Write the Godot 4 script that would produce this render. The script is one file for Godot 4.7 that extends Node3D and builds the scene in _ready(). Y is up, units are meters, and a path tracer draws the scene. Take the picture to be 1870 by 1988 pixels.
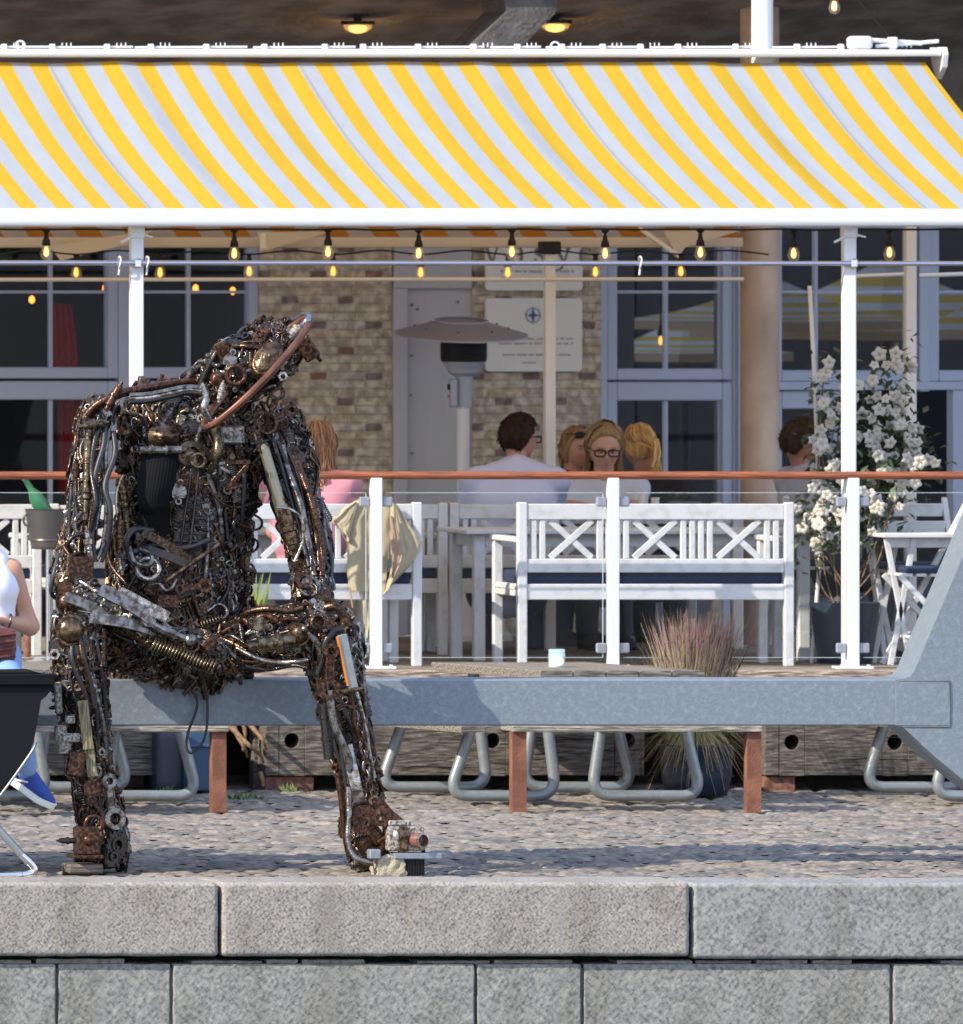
extends Node3D
# Picture units: 1870 x 1988. Camera stands across the canal, lens shifted to the right.
const FPX := 28000.0
const CAMX := -16.5125
const CAMY := 2.4
const CAMZ := 70.0
const VPX := -5670.0
const VPY := 338.0

var rng := RandomNumberGenerator.new()
var M := {}
var used_names := {}
var noise := FastNoiseLite.new()

# a measured position at distance z as a place in the world
func W(px: float, py: float, z: float) -> Vector3:
	var k := (CAMZ - z) / FPX
	return Vector3((px - VPX) * k + CAMX, CAMY - (py - VPY) * k, z)
func mpp(z: float) -> float:
	return (CAMZ - z) / FPX
func ground_y(z: float) -> float:
	return -0.575 - 0.0129 * clampf(z - 0.4, -1.0, 7.2)
func rr(a: float, b: float) -> float:
	return rng.randf_range(a, b)

class MB:
	var v := PackedVector3Array()
	var n := PackedVector3Array()
	var c := PackedColorArray()
	var uv := PackedVector2Array()
	var ix := PackedInt32Array()
	var col := Color(1, 1, 1)
	var has_col := false
	var has_uv := false
	var needs_fix := false
	func vert(p: Vector3, nn: Vector3) -> int:
		v.append(p)
		n.append(nn)
		c.append(col)
		if has_uv:
			uv.append(Vector2.ZERO)
		return v.size() - 1
	func tri(a: int, b: int, d: int) -> void:
		var g := (v[d] - v[a]).cross(v[b] - v[a])
		if g.dot(n[a] + n[b] + n[d]) < 0.0:
			ix.append(a); ix.append(d); ix.append(b)
		else:
			ix.append(a); ix.append(b); ix.append(d)
	func quad(p0: Vector3, p1: Vector3, p2: Vector3, p3: Vector3, nn: Vector3) -> void:
		var a := vert(p0, nn)
		vert(p1, nn); vert(p2, nn); vert(p3, nn)
		tri(a, a + 1, a + 2)
		tri(a, a + 2, a + 3)
	func box(t: Transform3D, size: Vector3, b: float = 0.0) -> void:
		var h := size * 0.5
		b = minf(b, minf(h.x, minf(h.y, h.z)) * 0.9)
		for k in 3:
			var i := (k + 1) % 3
			var j := (k + 2) % 3
			for s in [-1.0, 1.0]:
				var q: Array = []
				for w in [[-1, -1], [1, -1], [1, 1], [-1, 1]]:
					var p := Vector3()
					p[k] = s * h[k]
					p[i] = w[0] * (h[i] - b)
					p[j] = w[1] * (h[j] - b)
					q.append(t * p)
				var nn := Vector3()
				nn[k] = s
				quad(q[0], q[1], q[2], q[3], (t.basis * nn).normalized())
			if b > 0.0:
				for si in [-1.0, 1.0]:
					for sj in [-1.0, 1.0]:
						var e: Array = []
						for w in [[-1.0, 0], [1.0, 0], [1.0, 1], [-1.0, 1]]:
							var p := Vector3()
							p[k] = w[0] * (h[k] - b)
							p[i] = si * (h[i] if w[1] == 0 else h[i] - b)
							p[j] = sj * (h[j] - b if w[1] == 0 else h[j])
							e.append(t * p)
						var nn := Vector3()
						nn[i] = si
						nn[j] = sj
						quad(e[0], e[1], e[2], e[3], (t.basis * nn).normalized())
		if b > 0.0:
			for sx in [-1.0, 1.0]:
				for sy in [-1.0, 1.0]:
					for sz in [-1.0, 1.0]:
						var nn := (t.basis * Vector3(sx, sy, sz)).normalized()
						var a := vert(t * Vector3(sx * h.x, sy * (h.y - b), sz * (h.z - b)), nn)
						vert(t * Vector3(sx * (h.x - b), sy * h.y, sz * (h.z - b)), nn)
						vert(t * Vector3(sx * (h.x - b), sy * (h.y - b), sz * h.z), nn)
						tri(a, a + 1, a + 2)
	func bx(lo: Vector3, hi: Vector3, b: float = 0.0) -> void:
		box(Transform3D(Basis(), (lo + hi) * 0.5), (hi - lo).abs(), b)
	# a bar of square section between two points
	func bar(a: Vector3, d: Vector3, w: float, th: float, b: float = 0.0, side: Vector3 = Vector3(0, 0, 1)) -> void:
		var y := (d - a).normalized()
		var z := (side - y * side.dot(y)).normalized()
		var x := y.cross(z)
		box(Transform3D(Basis(x, y, z), (a + d) * 0.5), Vector3(w, a.distance_to(d), th), b)
	func tube(p: PackedVector3Array, r, sides: int = 8, caps: bool = true, closed: bool = false) -> void:
		var m := p.size()
		if m < 2:
			return
		var t0 := (p[1] - p[0]).normalized()
		var up := Vector3(0, 1, 0) if absf(t0.y) < 0.9 else Vector3(1, 0, 0)
		var u := t0.cross(up).normalized()
		var first := v.size()
		var tt := t0
		for i in m:
			if closed:
				tt = (p[(i + 1) % m] - p[(i - 1 + m) % m]).normalized()
			elif i == 0:
				tt = t0
			elif i == m - 1:
				tt = (p[i] - p[i - 1]).normalized()
			else:
				tt = (p[i + 1] - p[i - 1]).normalized()
			u = (u - tt * u.dot(tt)).normalized()
			var w := tt.cross(u)
			var rad: float = r[i] if (r is Array or r is PackedFloat32Array) else r
			for k in sides:
				var a := TAU * k / sides
				var d := u * cos(a) + w * sin(a)
				vert(p[i] + d * rad, d)
		var rows := m if closed else m - 1
		for i in rows:
			for k in sides:
				var a := first + i * sides + k
				var b := first + i * sides + (k + 1) % sides
				var e := first + ((i + 1) % m) * sides + k
				var f := first + ((i + 1) % m) * sides + (k + 1) % sides
				tri(a, b, f)
				tri(a, f, e)
		if caps and not closed:
			for q in [0, m - 1]:
				var nn := (p[0] - p[1]).normalized() if q == 0 else (p[m - 1] - p[m - 2]).normalized()
				var ctr := vert(p[q], nn)
				var s0 := v.size()
				for k in sides:
					vert(v[first + q * sides + k], nn)
				for k in sides:
					tri(ctr, s0 + k, s0 + (k + 1) % sides)
	func rod(a: Vector3, b: Vector3, r: float, sides: int = 8) -> void:
		tube(PackedVector3Array([a, b]), r, sides)
	# profile: (radius, height) pairs along the local y axis
	func lathe(prof: Array, t: Transform3D = Transform3D(), sides: int = 16, smooth: bool = false) -> void:
		var nrm: Array = []
		for i in prof.size() - 1:
			var d: Vector2 = prof[i + 1] - prof[i]
			nrm.append(Vector2(d.y, -d.x).normalized())
		for i in prof.size() - 1:
			var na: Vector2 = nrm[i]
			var nb: Vector2 = nrm[i]
			if smooth:
				if i > 0:
					na = (nrm[i] + nrm[i - 1]).normalized()
				if i < nrm.size() - 1:
					nb = (nrm[i] + nrm[i + 1]).normalized()
			var s0 := v.size()
			for k in sides:
				var a := TAU * k / sides
				var ca := cos(a)
				var sa := sin(a)
				vert(t * Vector3(prof[i].x * ca, prof[i].y, prof[i].x * sa), (t.basis * Vector3(na.x * ca, na.y, na.x * sa)).normalized())
				vert(t * Vector3(prof[i + 1].x * ca, prof[i + 1].y, prof[i + 1].x * sa), (t.basis * Vector3(nb.x * ca, nb.y, nb.x * sa)).normalized())
			for k in sides:
				var k2 := (k + 1) % sides
				if prof[i].x > 1e-6:
					tri(s0 + k * 2, s0 + k2 * 2, s0 + k2 * 2 + 1)
				if prof[i + 1].x > 1e-6:
					tri(s0 + k * 2, s0 + k2 * 2 + 1, s0 + k * 2 + 1)
	# plate of an outline in the local xy plane
	func prism(poly: PackedVector2Array, depth: float, t: Transform3D = Transform3D()) -> void:
		var q := Geometry2D.triangulate_polygon(poly)
		var h := depth * 0.5
		for s in [1.0, -1.0]:
			var nn: Vector3 = (t.basis * Vector3(0, 0, s)).normalized()
			var s0 := v.size()
			for p in poly:
				vert(t * Vector3(p.x, p.y, s * h), nn)
			for i in range(0, q.size(), 3):
				tri(s0 + q[i], s0 + q[i + 1], s0 + q[i + 2])
		var area := 0.0
		for i in poly.size():
			area += poly[i].cross(poly[(i + 1) % poly.size()])
		for i in poly.size():
			var a := poly[i]
			var b := poly[(i + 1) % poly.size()]
			var d := (b - a) * signf(area)
			quad(t * Vector3(a.x, a.y, h), t * Vector3(b.x, b.y, h), t * Vector3(b.x, b.y, -h), t * Vector3(a.x, a.y, -h), (t.basis * Vector3(d.y, -d.x, 0)).normalized())
	# plate with a hole: outer and inner outline with the same number of points
	func ringplate(o: PackedVector2Array, i_: PackedVector2Array, depth: float, t: Transform3D = Transform3D()) -> void:
		var h := depth * 0.5
		var m := o.size()
		for k in m:
			var k2 := (k + 1) % m
			for s in [1.0, -1.0]:
				quad(t * Vector3(o[k].x, o[k].y, s * h), t * Vector3(o[k2].x, o[k2].y, s * h), t * Vector3(i_[k2].x, i_[k2].y, s * h), t * Vector3(i_[k].x, i_[k].y, s * h), (t.basis * Vector3(0, 0, s)).normalized())
			var d := o[k2] - o[k]
			quad(t * Vector3(o[k].x, o[k].y, h), t * Vector3(o[k2].x, o[k2].y, h), t * Vector3(o[k2].x, o[k2].y, -h), t * Vector3(o[k].x, o[k].y, -h), (t.basis * Vector3(d.y, -d.x, 0)).normalized())
			d = i_[k2] - i_[k]
			quad(t * Vector3(i_[k].x, i_[k].y, h), t * Vector3(i_[k2].x, i_[k2].y, h), t * Vector3(i_[k2].x, i_[k2].y, -h), t * Vector3(i_[k].x, i_[k].y, -h), (t.basis * Vector3(-d.y, d.x, 0)).normalized())
	# a sheet of (nu+1) x (nv+1) points, smooth
	func sheet(nu: int, nv: int, f: Callable, g = null) -> void:
		var s0 := v.size()
		for j in nv + 1:
			for i in nu + 1:
				if g != null:
					col = g.call(float(i) / nu, float(j) / nv)
				vert(f.call(float(i) / nu, float(j) / nv), Vector3.ZERO)
		for j in nv:
			for i in nu:
				var a := s0 + j * (nu + 1) + i
				for t in [[a, a + 1, a + nu + 2], [a, a + nu + 2, a + nu + 1]]:
					var fn := (v[t[2]] - v[t[0]]).cross(v[t[1]] - v[t[0]])
					n[t[0]] += fn
					n[t[1]] += fn
					n[t[2]] += fn
					ix.append(t[0]); ix.append(t[1]); ix.append(t[2])
		for k in range(s0, v.size()):
			n[k] = n[k].normalized() if n[k].length() > 1e-12 else Vector3.UP
	# join the normals of points that meet (closes the seam of a sheet rolled up in u)
	func weld_u(s0: int, nu: int, nv: int) -> void:
		for j in nv + 1:
			var a := s0 + j * (nu + 1)
			var m := (n[a] + n[a + nu]).normalized()
			n[a] = m
			n[a + nu] = m
	# box with rounded edges and a wavy skin; seed through the offset o
	func rbox(lo: Vector3, hi: Vector3, r: float, cuts: Vector3i, ns: FastNoiseLite = null, amp: float = 0.0, fr: float = 1.0) -> void:
		needs_fix = true
		var ctr := (lo + hi) * 0.5
		var h := (hi - lo) * 0.5
		var inner := h - Vector3(r, r, r)
		for k in 3:
			var i := (k + 1) % 3
			var j := (k + 2) % 3
			for s in [-1.0, 1.0]:
				var nu := cuts[i]
				var nv := cuts[j]
				var f := func(a: float, b: float) -> Vector3:
					var p := Vector3()
					p[k] = s * h[k]
					p[i] = edge_snap(a, h[i], r)
					p[j] = edge_snap(b, h[j], r)
					var q := p.clamp(-inner, inner)
					var d := (p - q).normalized()
					var w := ctr + q + d * r
					if ns:
						w += d * amp * ns.get_noise_3dv(w * fr)
					return w
				var s0 := v.size()
				sheet(nu, nv, f)
				for m in range(s0, v.size()):
					var p := v[m] - ctr
					var q := p.clamp(-inner, inner)
					var d := (p - q)
					if n[m].dot(d) < 0.0:
						n[m] = -n[m]
	func edge_snap(a: float, h: float, r: float) -> float:
		# puts extra cuts into the rounded edge
		var x := a * 2.0 - 1.0
		var e := 1.0 - 0.34
		if absf(x) > e:
			var t := (absf(x) - e) / (1.0 - e)
			return signf(x) * (h - r + r * t) if r > 0 else signf(x) * h
		return x / e * (h - r)
	func fix() -> void:
		for i in range(0, ix.size(), 3):
			var a := ix[i]
			var b := ix[i + 1]
			var d := ix[i + 2]
			if (v[d] - v[a]).cross(v[b] - v[a]).dot(n[a] + n[b] + n[d]) < 0.0:
				ix[i + 1] = d
				ix[i + 2] = b
	func add(o: MB, t: Transform3D = Transform3D()) -> void:
		var s0 := v.size()
		for i in o.v.size():
			v.append(t * o.v[i])
			n.append((t.basis * o.n[i]).normalized())
			c.append(o.c[i] if o.has_col else col)
			if has_uv:
				uv.append(Vector2.ZERO)
		for i in o.ix:
			ix.append(s0 + i)
	func mesh(mat: Material = null) -> ArrayMesh:
		if needs_fix:
			fix()
		var m := ArrayMesh.new()
		if v.size() == 0 or ix.size() == 0:
			return m
		var a := []
		a.resize(Mesh.ARRAY_MAX)
		a[Mesh.ARRAY_VERTEX] = v
		a[Mesh.ARRAY_NORMAL] = n
		if has_col:
			a[Mesh.ARRAY_COLOR] = c
		if has_uv:
			a[Mesh.ARRAY_TEX_UV] = uv
		a[Mesh.ARRAY_INDEX] = ix
		m.add_surface_from_arrays(Mesh.PRIMITIVE_TRIANGLES, a)
		if mat:
			m.surface_set_material(0, mat)
		return m

# ---------- naming and hierarchy
func numbered(s: String) -> String:
	if not used_names.has(s):
		used_names[s] = 0
		return s
	used_names[s] += 1
	return "%s_%03d" % [s, used_names[s]]
func tag(o: Node, label: String, category: String, group: String = "") -> Node:
	o.set_meta("label", label)
	o.set_meta("category", category)
	if group != "":
		o.set_meta("group", group)
	return o
func thing(called: String, label: String, category: String, at: Vector3, group: String = "") -> Node3D:
	var o := Node3D.new()
	o.name = numbered(called)
	o.position = at
	add_child(o, true)
	tag(o, label, category, group)
	return o
func origin_of(p: Node) -> Vector3:
	var q := Vector3.ZERO
	while p is Node3D and p != self:
		q += p.position
		p = p.get_parent()
	return q
# a part whose shape was laid out in world places
func part(th: Node, called: String, mb: MB, mat: Material) -> MeshInstance3D:
	var o := MeshInstance3D.new()
	o.name = child_name(th, called)
	o.mesh = mb.mesh()
	o.material_override = null
	if o.mesh.get_surface_count():
		o.mesh.surface_set_material(0, mat)
	th.add_child(o, true)
	o.position = -origin_of(th)
	return o
func child_name(th: Node, called: String) -> String:
	if not th.has_meta("_n"):
		th.set_meta("_n", {})
	var d: Dictionary = th.get_meta("_n")
	if not d.has(called):
		d[called] = 0
		return called
	d[called] += 1
	return "%s_%03d" % [called, d[called]]
# a part that shares a mesh
func piece(th: Node, called: String, mesh: Mesh, mat: Material, t: Transform3D) -> MeshInstance3D:
	var o := MeshInstance3D.new()
	o.name = child_name(th, called)
	o.mesh = mesh
	o.set_surface_override_material(0, mat)
	th.add_child(o, true)
	var base := origin_of(th)
	o.transform = Transform3D(t.basis, t.origin - base)
	return o
func single(called: String, mb: MB, mat: Material, label: String, category: String, group: String = "") -> MeshInstance3D:
	var o := MeshInstance3D.new()
	o.name = numbered(called)
	o.mesh = mb.mesh(mat)
	add_child(o, true)
	tag(o, label, category, group)
	return o
func struct(called: String, mb: MB, mat: Material) -> MeshInstance3D:
	var o := MeshInstance3D.new()
	o.name = numbered(called)
	o.mesh = mb.mesh(mat)
	add_child(o, true)
	o.set_meta("kind", "structure")
	return o
func stuff_part(th: Node, called: String, mesh: Mesh, mat: Material, places: Array, colors: Array = []) -> MultiMeshInstance3D:
	var mm := MultiMesh.new()
	mm.transform_format = MultiMesh.TRANSFORM_3D
	mm.use_colors = colors.size() > 0
	mm.mesh = mesh
	mm.instance_count = places.size()
	var base := origin_of(th)
	for i in places.size():
		var t: Transform3D = places[i]
		mm.set_instance_transform(i, Transform3D(t.basis, t.origin - base))
		if colors.size():
			mm.set_instance_color(i, colors[i])
	var o := MultiMeshInstance3D.new()
	o.name = child_name(th, called)
	o.multimesh = mm
	o.material_override = mat
	o.set_meta("kind", "stuff")
	th.add_child(o, true)
	return o

# ---------- materials
func ntex(size: int, freq: float, kind: int, oct: int, cols: Array, offs: Array, sd: int, normal: float = 0.0) -> NoiseTexture2D:
	var f := FastNoiseLite.new()
	f.noise_type = kind
	f.frequency = freq
	f.seed = sd
	f.fractal_type = FastNoiseLite.FRACTAL_FBM if oct > 1 else FastNoiseLite.FRACTAL_NONE
	f.fractal_octaves = oct
	var t := NoiseTexture2D.new()
	t.width = size
	t.height = size
	t.seamless = true
	t.seamless_blend_skirt = 0.15
	t.generate_mipmaps = false
	if normal > 0.0:
		t.as_normal_map = true
		t.bump_strength = normal
	if cols.size():
		var g := Gradient.new()
		g.colors = PackedColorArray(cols)
		g.offsets = PackedFloat32Array(offs)
		t.color_ramp = g
	t.noise = f
	return t
func lin(r: float, g: float, b: float) -> Color:
	return Color(r, g, b).linear_to_srgb()
func mat(called: String, c: Color, rough: float, metal: float = 0.0, tex: Texture2D = null, scale: float = 1.0, nrm: Texture2D = null, nscale: float = 0.5, world: bool = true) -> StandardMaterial3D:
	var m := StandardMaterial3D.new()
	m.resource_name = called
	m.albedo_color = c
	m.roughness = rough
	m.metallic = metal
	if tex or nrm:
		m.uv1_triplanar = true
		m.uv1_world_triplanar = world
		m.uv1_scale = Vector3(scale, scale, scale)
	if tex:
		m.albedo_texture = tex
	if nrm:
		m.normal_enabled = true
		m.normal_texture = nrm
		m.normal_scale = nscale
	M[called] = m
	return m
func vmat(called: String, rough: float, metal: float = 0.0) -> StandardMaterial3D:
	var m := mat(called, Color.WHITE, rough, metal)
	m.vertex_color_use_as_albedo = true
	return m
func basis_y(y: Vector3, z: Vector3) -> Basis:
	y = y.normalized()
	z = (z - y * z.dot(y)).normalized()
	return Basis(y.cross(z), y, z)
func circle(r: float, m: int, ph: float = 0.0) -> PackedVector2Array:
	var p := PackedVector2Array()
	for i in m:
		p.append(Vector2.from_angle(TAU * i / m + ph) * r)
	return p
func curve_pts(p: Array, steps: int) -> PackedVector3Array:
	# Catmull-Rom through the points
	var out := PackedVector3Array()
	for i in p.size() - 1:
		var a: Vector3 = p[maxi(i - 1, 0)]
		var b: Vector3 = p[i]
		var d: Vector3 = p[i + 1]
		var e: Vector3 = p[mini(i + 2, p.size() - 1)]
		for k in steps:
			out.append(b.cubic_interpolate(d, a, e, float(k) / steps))
	out.append(p[p.size() - 1])
	return out

func _ready() -> void:
	rng.seed = 20
	noise.seed = 5
	noise.frequency = 1.0
	noise.noise_type = FastNoiseLite.TYPE_SIMPLEX_SMOOTH
	var cam := Camera3D.new()
	cam.name = "camera"
	add_child(cam)
	cam.projection = Camera3D.PROJECTION_FRUSTUM
	cam.size = 1988.0 / FPX
	cam.frustum_offset = Vector2((935.0 - VPX) / FPX, -(994.0 - VPY) / FPX)
	cam.near = 1.0
	cam.far = 3000.0
	cam.position = Vector3(CAMX, CAMY, CAMZ)
	var ca := CameraAttributesPhysical.new()
	ca.frustum_near = 1.0
	ca.frustum_far = 3000.0
	ca.frustum_focal_length = 420.0
	ca.frustum_focus_distance = 63.6
	ca.exposure_aperture = 420.0 / 60.0
	cam.attributes = ca
	cam.projection = Camera3D.PROJECTION_FRUSTUM
	cam.size = 1988.0 / FPX
	cam.current = true
	var env := Environment.new()
	env.background_mode = Environment.BG_SKY
	var sky := Sky.new()
	var sm := ProceduralSkyMaterial.new()
	sm.sky_top_color = Color(0.60, 0.69, 0.85)
	sm.sky_horizon_color = Color(0.92, 0.93, 0.95)
	sm.sky_curve = 0.18
	sm.ground_bottom_color = Color(0.25, 0.25, 0.25)
	sm.ground_horizon_color = Color(0.55, 0.58, 0.62)
	sm.sky_energy_multiplier = 1.0
	sky.sky_material = sm
	env.sky = sky
	env.background_energy_multiplier = 1.6
	env.tonemap_mode = Environment.TONE_MAPPER_LINEAR
	env.tonemap_exposure = 1.48
	env.sdfgi_enabled = true
	env.ssao_enabled = true
	env.ssil_enabled = true
	var we := WorldEnvironment.new()
	we.name = "world_environment"
	we.environment = env
	add_child(we)
	var sun := DirectionalLight3D.new()
	sun.name = "sun"
	sun.light_energy = 1.5
	sun.light_color = Color(1.0, 0.955, 0.88)
	sun.light_angular_distance = 0.5
	sun.shadow_enabled = true
	add_child(sun)
	var el := deg_to_rad(33.0)
	var az := deg_to_rad(67.0)
	var dir := Vector3(sin(az) * cos(el), -sin(el), -cos(az) * cos(el))
	sun.look_at_from_position(Vector3(0, 30, 0), Vector3(0, 30, 0) + dir, Vector3.UP)
	make_materials()
	build_ground()
	build_quay()
	build_building()
	build_deck()
	build_awning()
	build_railing()
	build_strings()
	build_terrace()
	build_front()
	build_plants()
	build_people()
	build_statue()

func make_materials() -> void:
	var S := FastNoiseLite.TYPE_SIMPLEX
	var SS := FastNoiseLite.TYPE_SIMPLEX_SMOOTH
	var VC := FastNoiseLite.TYPE_VALUE_CUBIC
	# granite: grains of pink, grey and black
	var gr := ntex(1024, 0.14, VC, 2, [Color(0.44, 0.435, 0.43), Color(0.62, 0.607, 0.598), Color(0.70, 0.682, 0.667), Color(0.745, 0.72, 0.70), Color(0.82, 0.80, 0.78)], [0.18, 0.34, 0.5, 0.66, 0.84], 3)
	var grn := ntex(1024, 0.10, VC, 2, [], [], 4, 9.0)
	mat("granite_pink", Color(0.85, 0.835, 0.81), 0.85, 0, gr, 1.0, grn, 0.16)
	var gr2 := ntex(1024, 0.08, VC, 3, [Color(0.50, 0.505, 0.51), Color(0.61, 0.612, 0.615), Color(0.675, 0.675, 0.675), Color(0.71, 0.71, 0.70), Color(0.78, 0.78, 0.77)], [0.2, 0.36, 0.5, 0.64, 0.85], 7)
	mat("granite_grey", Color(0.81, 0.805, 0.79), 0.85, 0, gr2, 1.0, grn, 0.15)
	mat("granite_wall", Color(0.80, 0.795, 0.77), 0.9, 0, gr2, 1.0, grn, 0.2)
	var stain := ntex(512, 0.006, SS, 3, [Color(0.92, 0.915, 0.90), Color(0.98, 0.978, 0.973), Color(1, 1, 1)], [0.25, 0.45, 0.65], 17)
	for k in ["granite_pink", "granite_grey", "granite_wall"]:
		var m: StandardMaterial3D = M[k]
		m.detail_enabled = true
		m.detail_albedo = stain
		m.detail_blend_mode = BaseMaterial3D.BLEND_MODE_MUL
		m.detail_uv_layer = BaseMaterial3D.DETAIL_UV_2
		m.uv2_triplanar = true
		m.uv2_world_triplanar = true
		m.uv2_scale = Vector3(0.9, 0.42, 0.62)
	mat("mortar", lin(0.16, 0.155, 0.14), 0.95, 0, null, 1, grn, 0.8)
	mat("mortar_dark", lin(0.02, 0.02, 0.02), 0.95)
	var ct := ntex(512, 0.03, VC, 3, [Color(0.46, 0.455, 0.455), Color(0.58, 0.565, 0.55), Color(0.70, 0.67, 0.635)], [0.25, 0.5, 0.78], 11)
	var sett := mat("sett_stone", Color(0.95, 0.93, 0.90), 0.8, 0, ct, 3.0, grn, 0.25)
	sett.vertex_color_use_as_albedo = true
	for i in 6:
		var cols := [Color(0.90, 0.905, 0.91), Color(0.96, 0.925, 0.885), Color(0.84, 0.845, 0.86), Color(0.98, 0.96, 0.93), Color(0.94, 0.89, 0.85), Color(0.76, 0.765, 0.78)]
		mat("sett_%d" % i, cols[i] * Color(0.93, 0.91, 0.88), 0.8, 0, ct, 3.0, grn, 0.25)
	mat("sand_joint", lin(0.20, 0.185, 0.165), 0.95, 0, null, 1, grn, 1.0)
	mat("quay_paving", lin(0.24, 0.23, 0.22), 0.9, 0, ct, 1.0, grn, 0.8)
	var water := mat("canal_water", lin(0.015, 0.03, 0.03), 0.12, 0, null, 0.4, ntex(512, 0.02, SS, 3, [], [], 31, 6.0), 0.6)
	water.metallic_specular = 0.5
	# galvanised steel
	var gv := ntex(1024, 0.035, FastNoiseLite.TYPE_CELLULAR, 2, [Color(0.90, 0.91, 0.92), Color(0.93, 0.938, 0.945), Color(0.97, 0.975, 0.98)], [0.2, 0.5, 0.9], 12)
	var gm := mat("galvanised", lin(0.285, 0.33, 0.365), 0.5, 0.25, gv, 1.6, grn, 0.12)
	gm.roughness_texture = null
	mat("galvanised_tube", lin(0.36, 0.39, 0.39), 0.42, 0.5, gv, 3.0)
	var galv_stain := ntex(512, 0.045, SS, 2, [Color(0.92, 0.92, 0.92), Color(0.95, 0.95, 0.95), Color(1.0, 1.0, 1.0)], [0.3, 0.68, 0.82], 44)
	for k in ["galvanised", "galvanised_tube"]:
		var m: StandardMaterial3D = M[k]
		m.detail_enabled = true
		m.detail_albedo = galv_stain
		m.detail_blend_mode = BaseMaterial3D.BLEND_MODE_MUL
		m.detail_uv_layer = BaseMaterial3D.DETAIL_UV_2
		m.uv2_triplanar = true
		m.uv2_world_triplanar = true
		m.uv2_scale = Vector3(0.9, 0.9, 0.9)
	# wood: noise stretched along x
	var wd := ntex(512, 0.02, SS, 4, [Color(0.50, 0.48, 0.45), Color(0.70, 0.68, 0.65), Color(0.92, 0.90, 0.87)], [0.25, 0.5, 0.8], 13)
	var wdn := ntex(512, 0.02, SS, 4, [], [], 14, 8.0)
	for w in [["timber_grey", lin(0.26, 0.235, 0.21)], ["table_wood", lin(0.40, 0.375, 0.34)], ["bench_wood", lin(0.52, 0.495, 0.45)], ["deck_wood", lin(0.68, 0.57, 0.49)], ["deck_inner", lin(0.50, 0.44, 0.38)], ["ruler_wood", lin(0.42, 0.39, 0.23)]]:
		var m := mat(w[0], w[1], 0.85, 0, wd, 1.0, wdn, 0.7)
		m.uv1_scale = Vector3(0.6, 7.0, 5.0)
	(M["ruler_wood"] as StandardMaterial3D).uv1_scale = Vector3(9, 0.8, 9)
	var mh := mat("mahogany", lin(0.60, 0.185, 0.075), 0.35, 0, wd, 1.0)
	mh.uv1_scale = Vector3(0.4, 14, 14)
	mh.clearcoat_enabled = true
	mh.clearcoat = 0.3
	var cc0 := ntex(512, 0.008, SS, 5, [Color(0.80, 0.79, 0.78), Color(1, 1, 1)], [0.3, 0.75], 26)
	var rt := ntex(512, 0.018, S, 4, [Color(0.20, 0.155, 0.125), Color(0.36, 0.27, 0.205), Color(0.53, 0.39, 0.29)], [0.25, 0.5, 0.78], 21)
	mat("corten", lin(0.235, 0.095, 0.055), 0.8, 0, cc0, 1.2, grn, 0.2)
	# statue metals
	var grime := ntex(512, 0.016, S, 4, [Color(0.52, 0.45, 0.39), Color(0.80, 0.76, 0.72), Color(1, 1, 1)], [0.28, 0.46, 0.66], 23)
	var rgh := ntex(512, 0.02, S, 3, [Color(0.10, 0.10, 0.10), Color(0.42, 0.42, 0.42)], [0.3, 0.7], 24)
	var oil := ntex(512, 0.02, S, 4, [Color(0.20, 0.165, 0.14), Color(0.32, 0.26, 0.21), Color(0.44, 0.345, 0.26), Color(0.54, 0.39, 0.27)], [0.3, 0.5, 0.7, 0.85], 22)
	mat("oily_steel", Color(0.85, 0.82, 0.8), 0.3, 0.75, oil, 5.0, grn, 0.5)
	mat("rusty_steel", Color(0.78, 0.70, 0.65), 0.40, 0.55, rt, 4.0, grn, 0.6)
	mat("dark_iron", lin(0.05, 0.045, 0.042), 0.28, 0.8, oil, 6.0, grn, 0.4)
	(M["dark_iron"] as StandardMaterial3D).albedo_texture = null
	mat("bright_steel", lin(0.46, 0.45, 0.43), 0.25, 0.9, grime, 2.5, grn, 0.4)
	mat("grey_steel", lin(0.22, 0.215, 0.21), 0.35, 0.8, grime, 2.5, grn, 0.4)
	mat("brass", lin(0.17, 0.142, 0.095), 0.28, 0.85, grime, 2.5, grn, 0.4)
	mat("bronze", lin(0.18, 0.125, 0.08), 0.3, 0.8, grime, 2.5, grn, 0.4)
	for k in ["oily_steel", "rusty_steel", "dark_iron", "bright_steel", "grey_steel", "brass", "bronze"]:
		var sm: StandardMaterial3D = M[k]
		sm.roughness = 1.0
		sm.roughness_texture = rgh
	mat("rubber", lin(0.022, 0.022, 0.024), 0.45, 0)
	mat("strap", lin(0.012, 0.012, 0.013), 0.95, 0, null, 20.0, grn, 1.2)
	mat("blue_steel", lin(0.22, 0.225, 0.26), 0.25, 0.9)
	mat("orange_paint", lin(0.48, 0.17, 0.03), 0.55)
	(M["strap"] as StandardMaterial3D).metallic_specular = 0.12
	mat("old_white", lin(0.36, 0.35, 0.325), 0.55, 0, grime, 7.0, grn, 0.5)
	mat("void_black", lin(0.008, 0.007, 0.007), 0.7)
	var scrap := vmat("scrap", 0.3, 0.75)
	scrap.uv1_triplanar = true
	scrap.uv1_scale = Vector3(6, 6, 6)
	scrap.normal_enabled = true
	scrap.normal_texture = grn
	scrap.normal_scale = 0.4
	# terrace
	var worn := ntex(512, 0.014, SS, 5, [Color(0.93, 0.925, 0.91), Color(0.985, 0.985, 0.98), Color(1, 1, 1)], [0.22, 0.42, 0.6], 52)
	mat("white_paint", lin(0.60, 0.615, 0.63), 0.42, 0, worn, 1.3, grn, 0.12)
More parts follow.
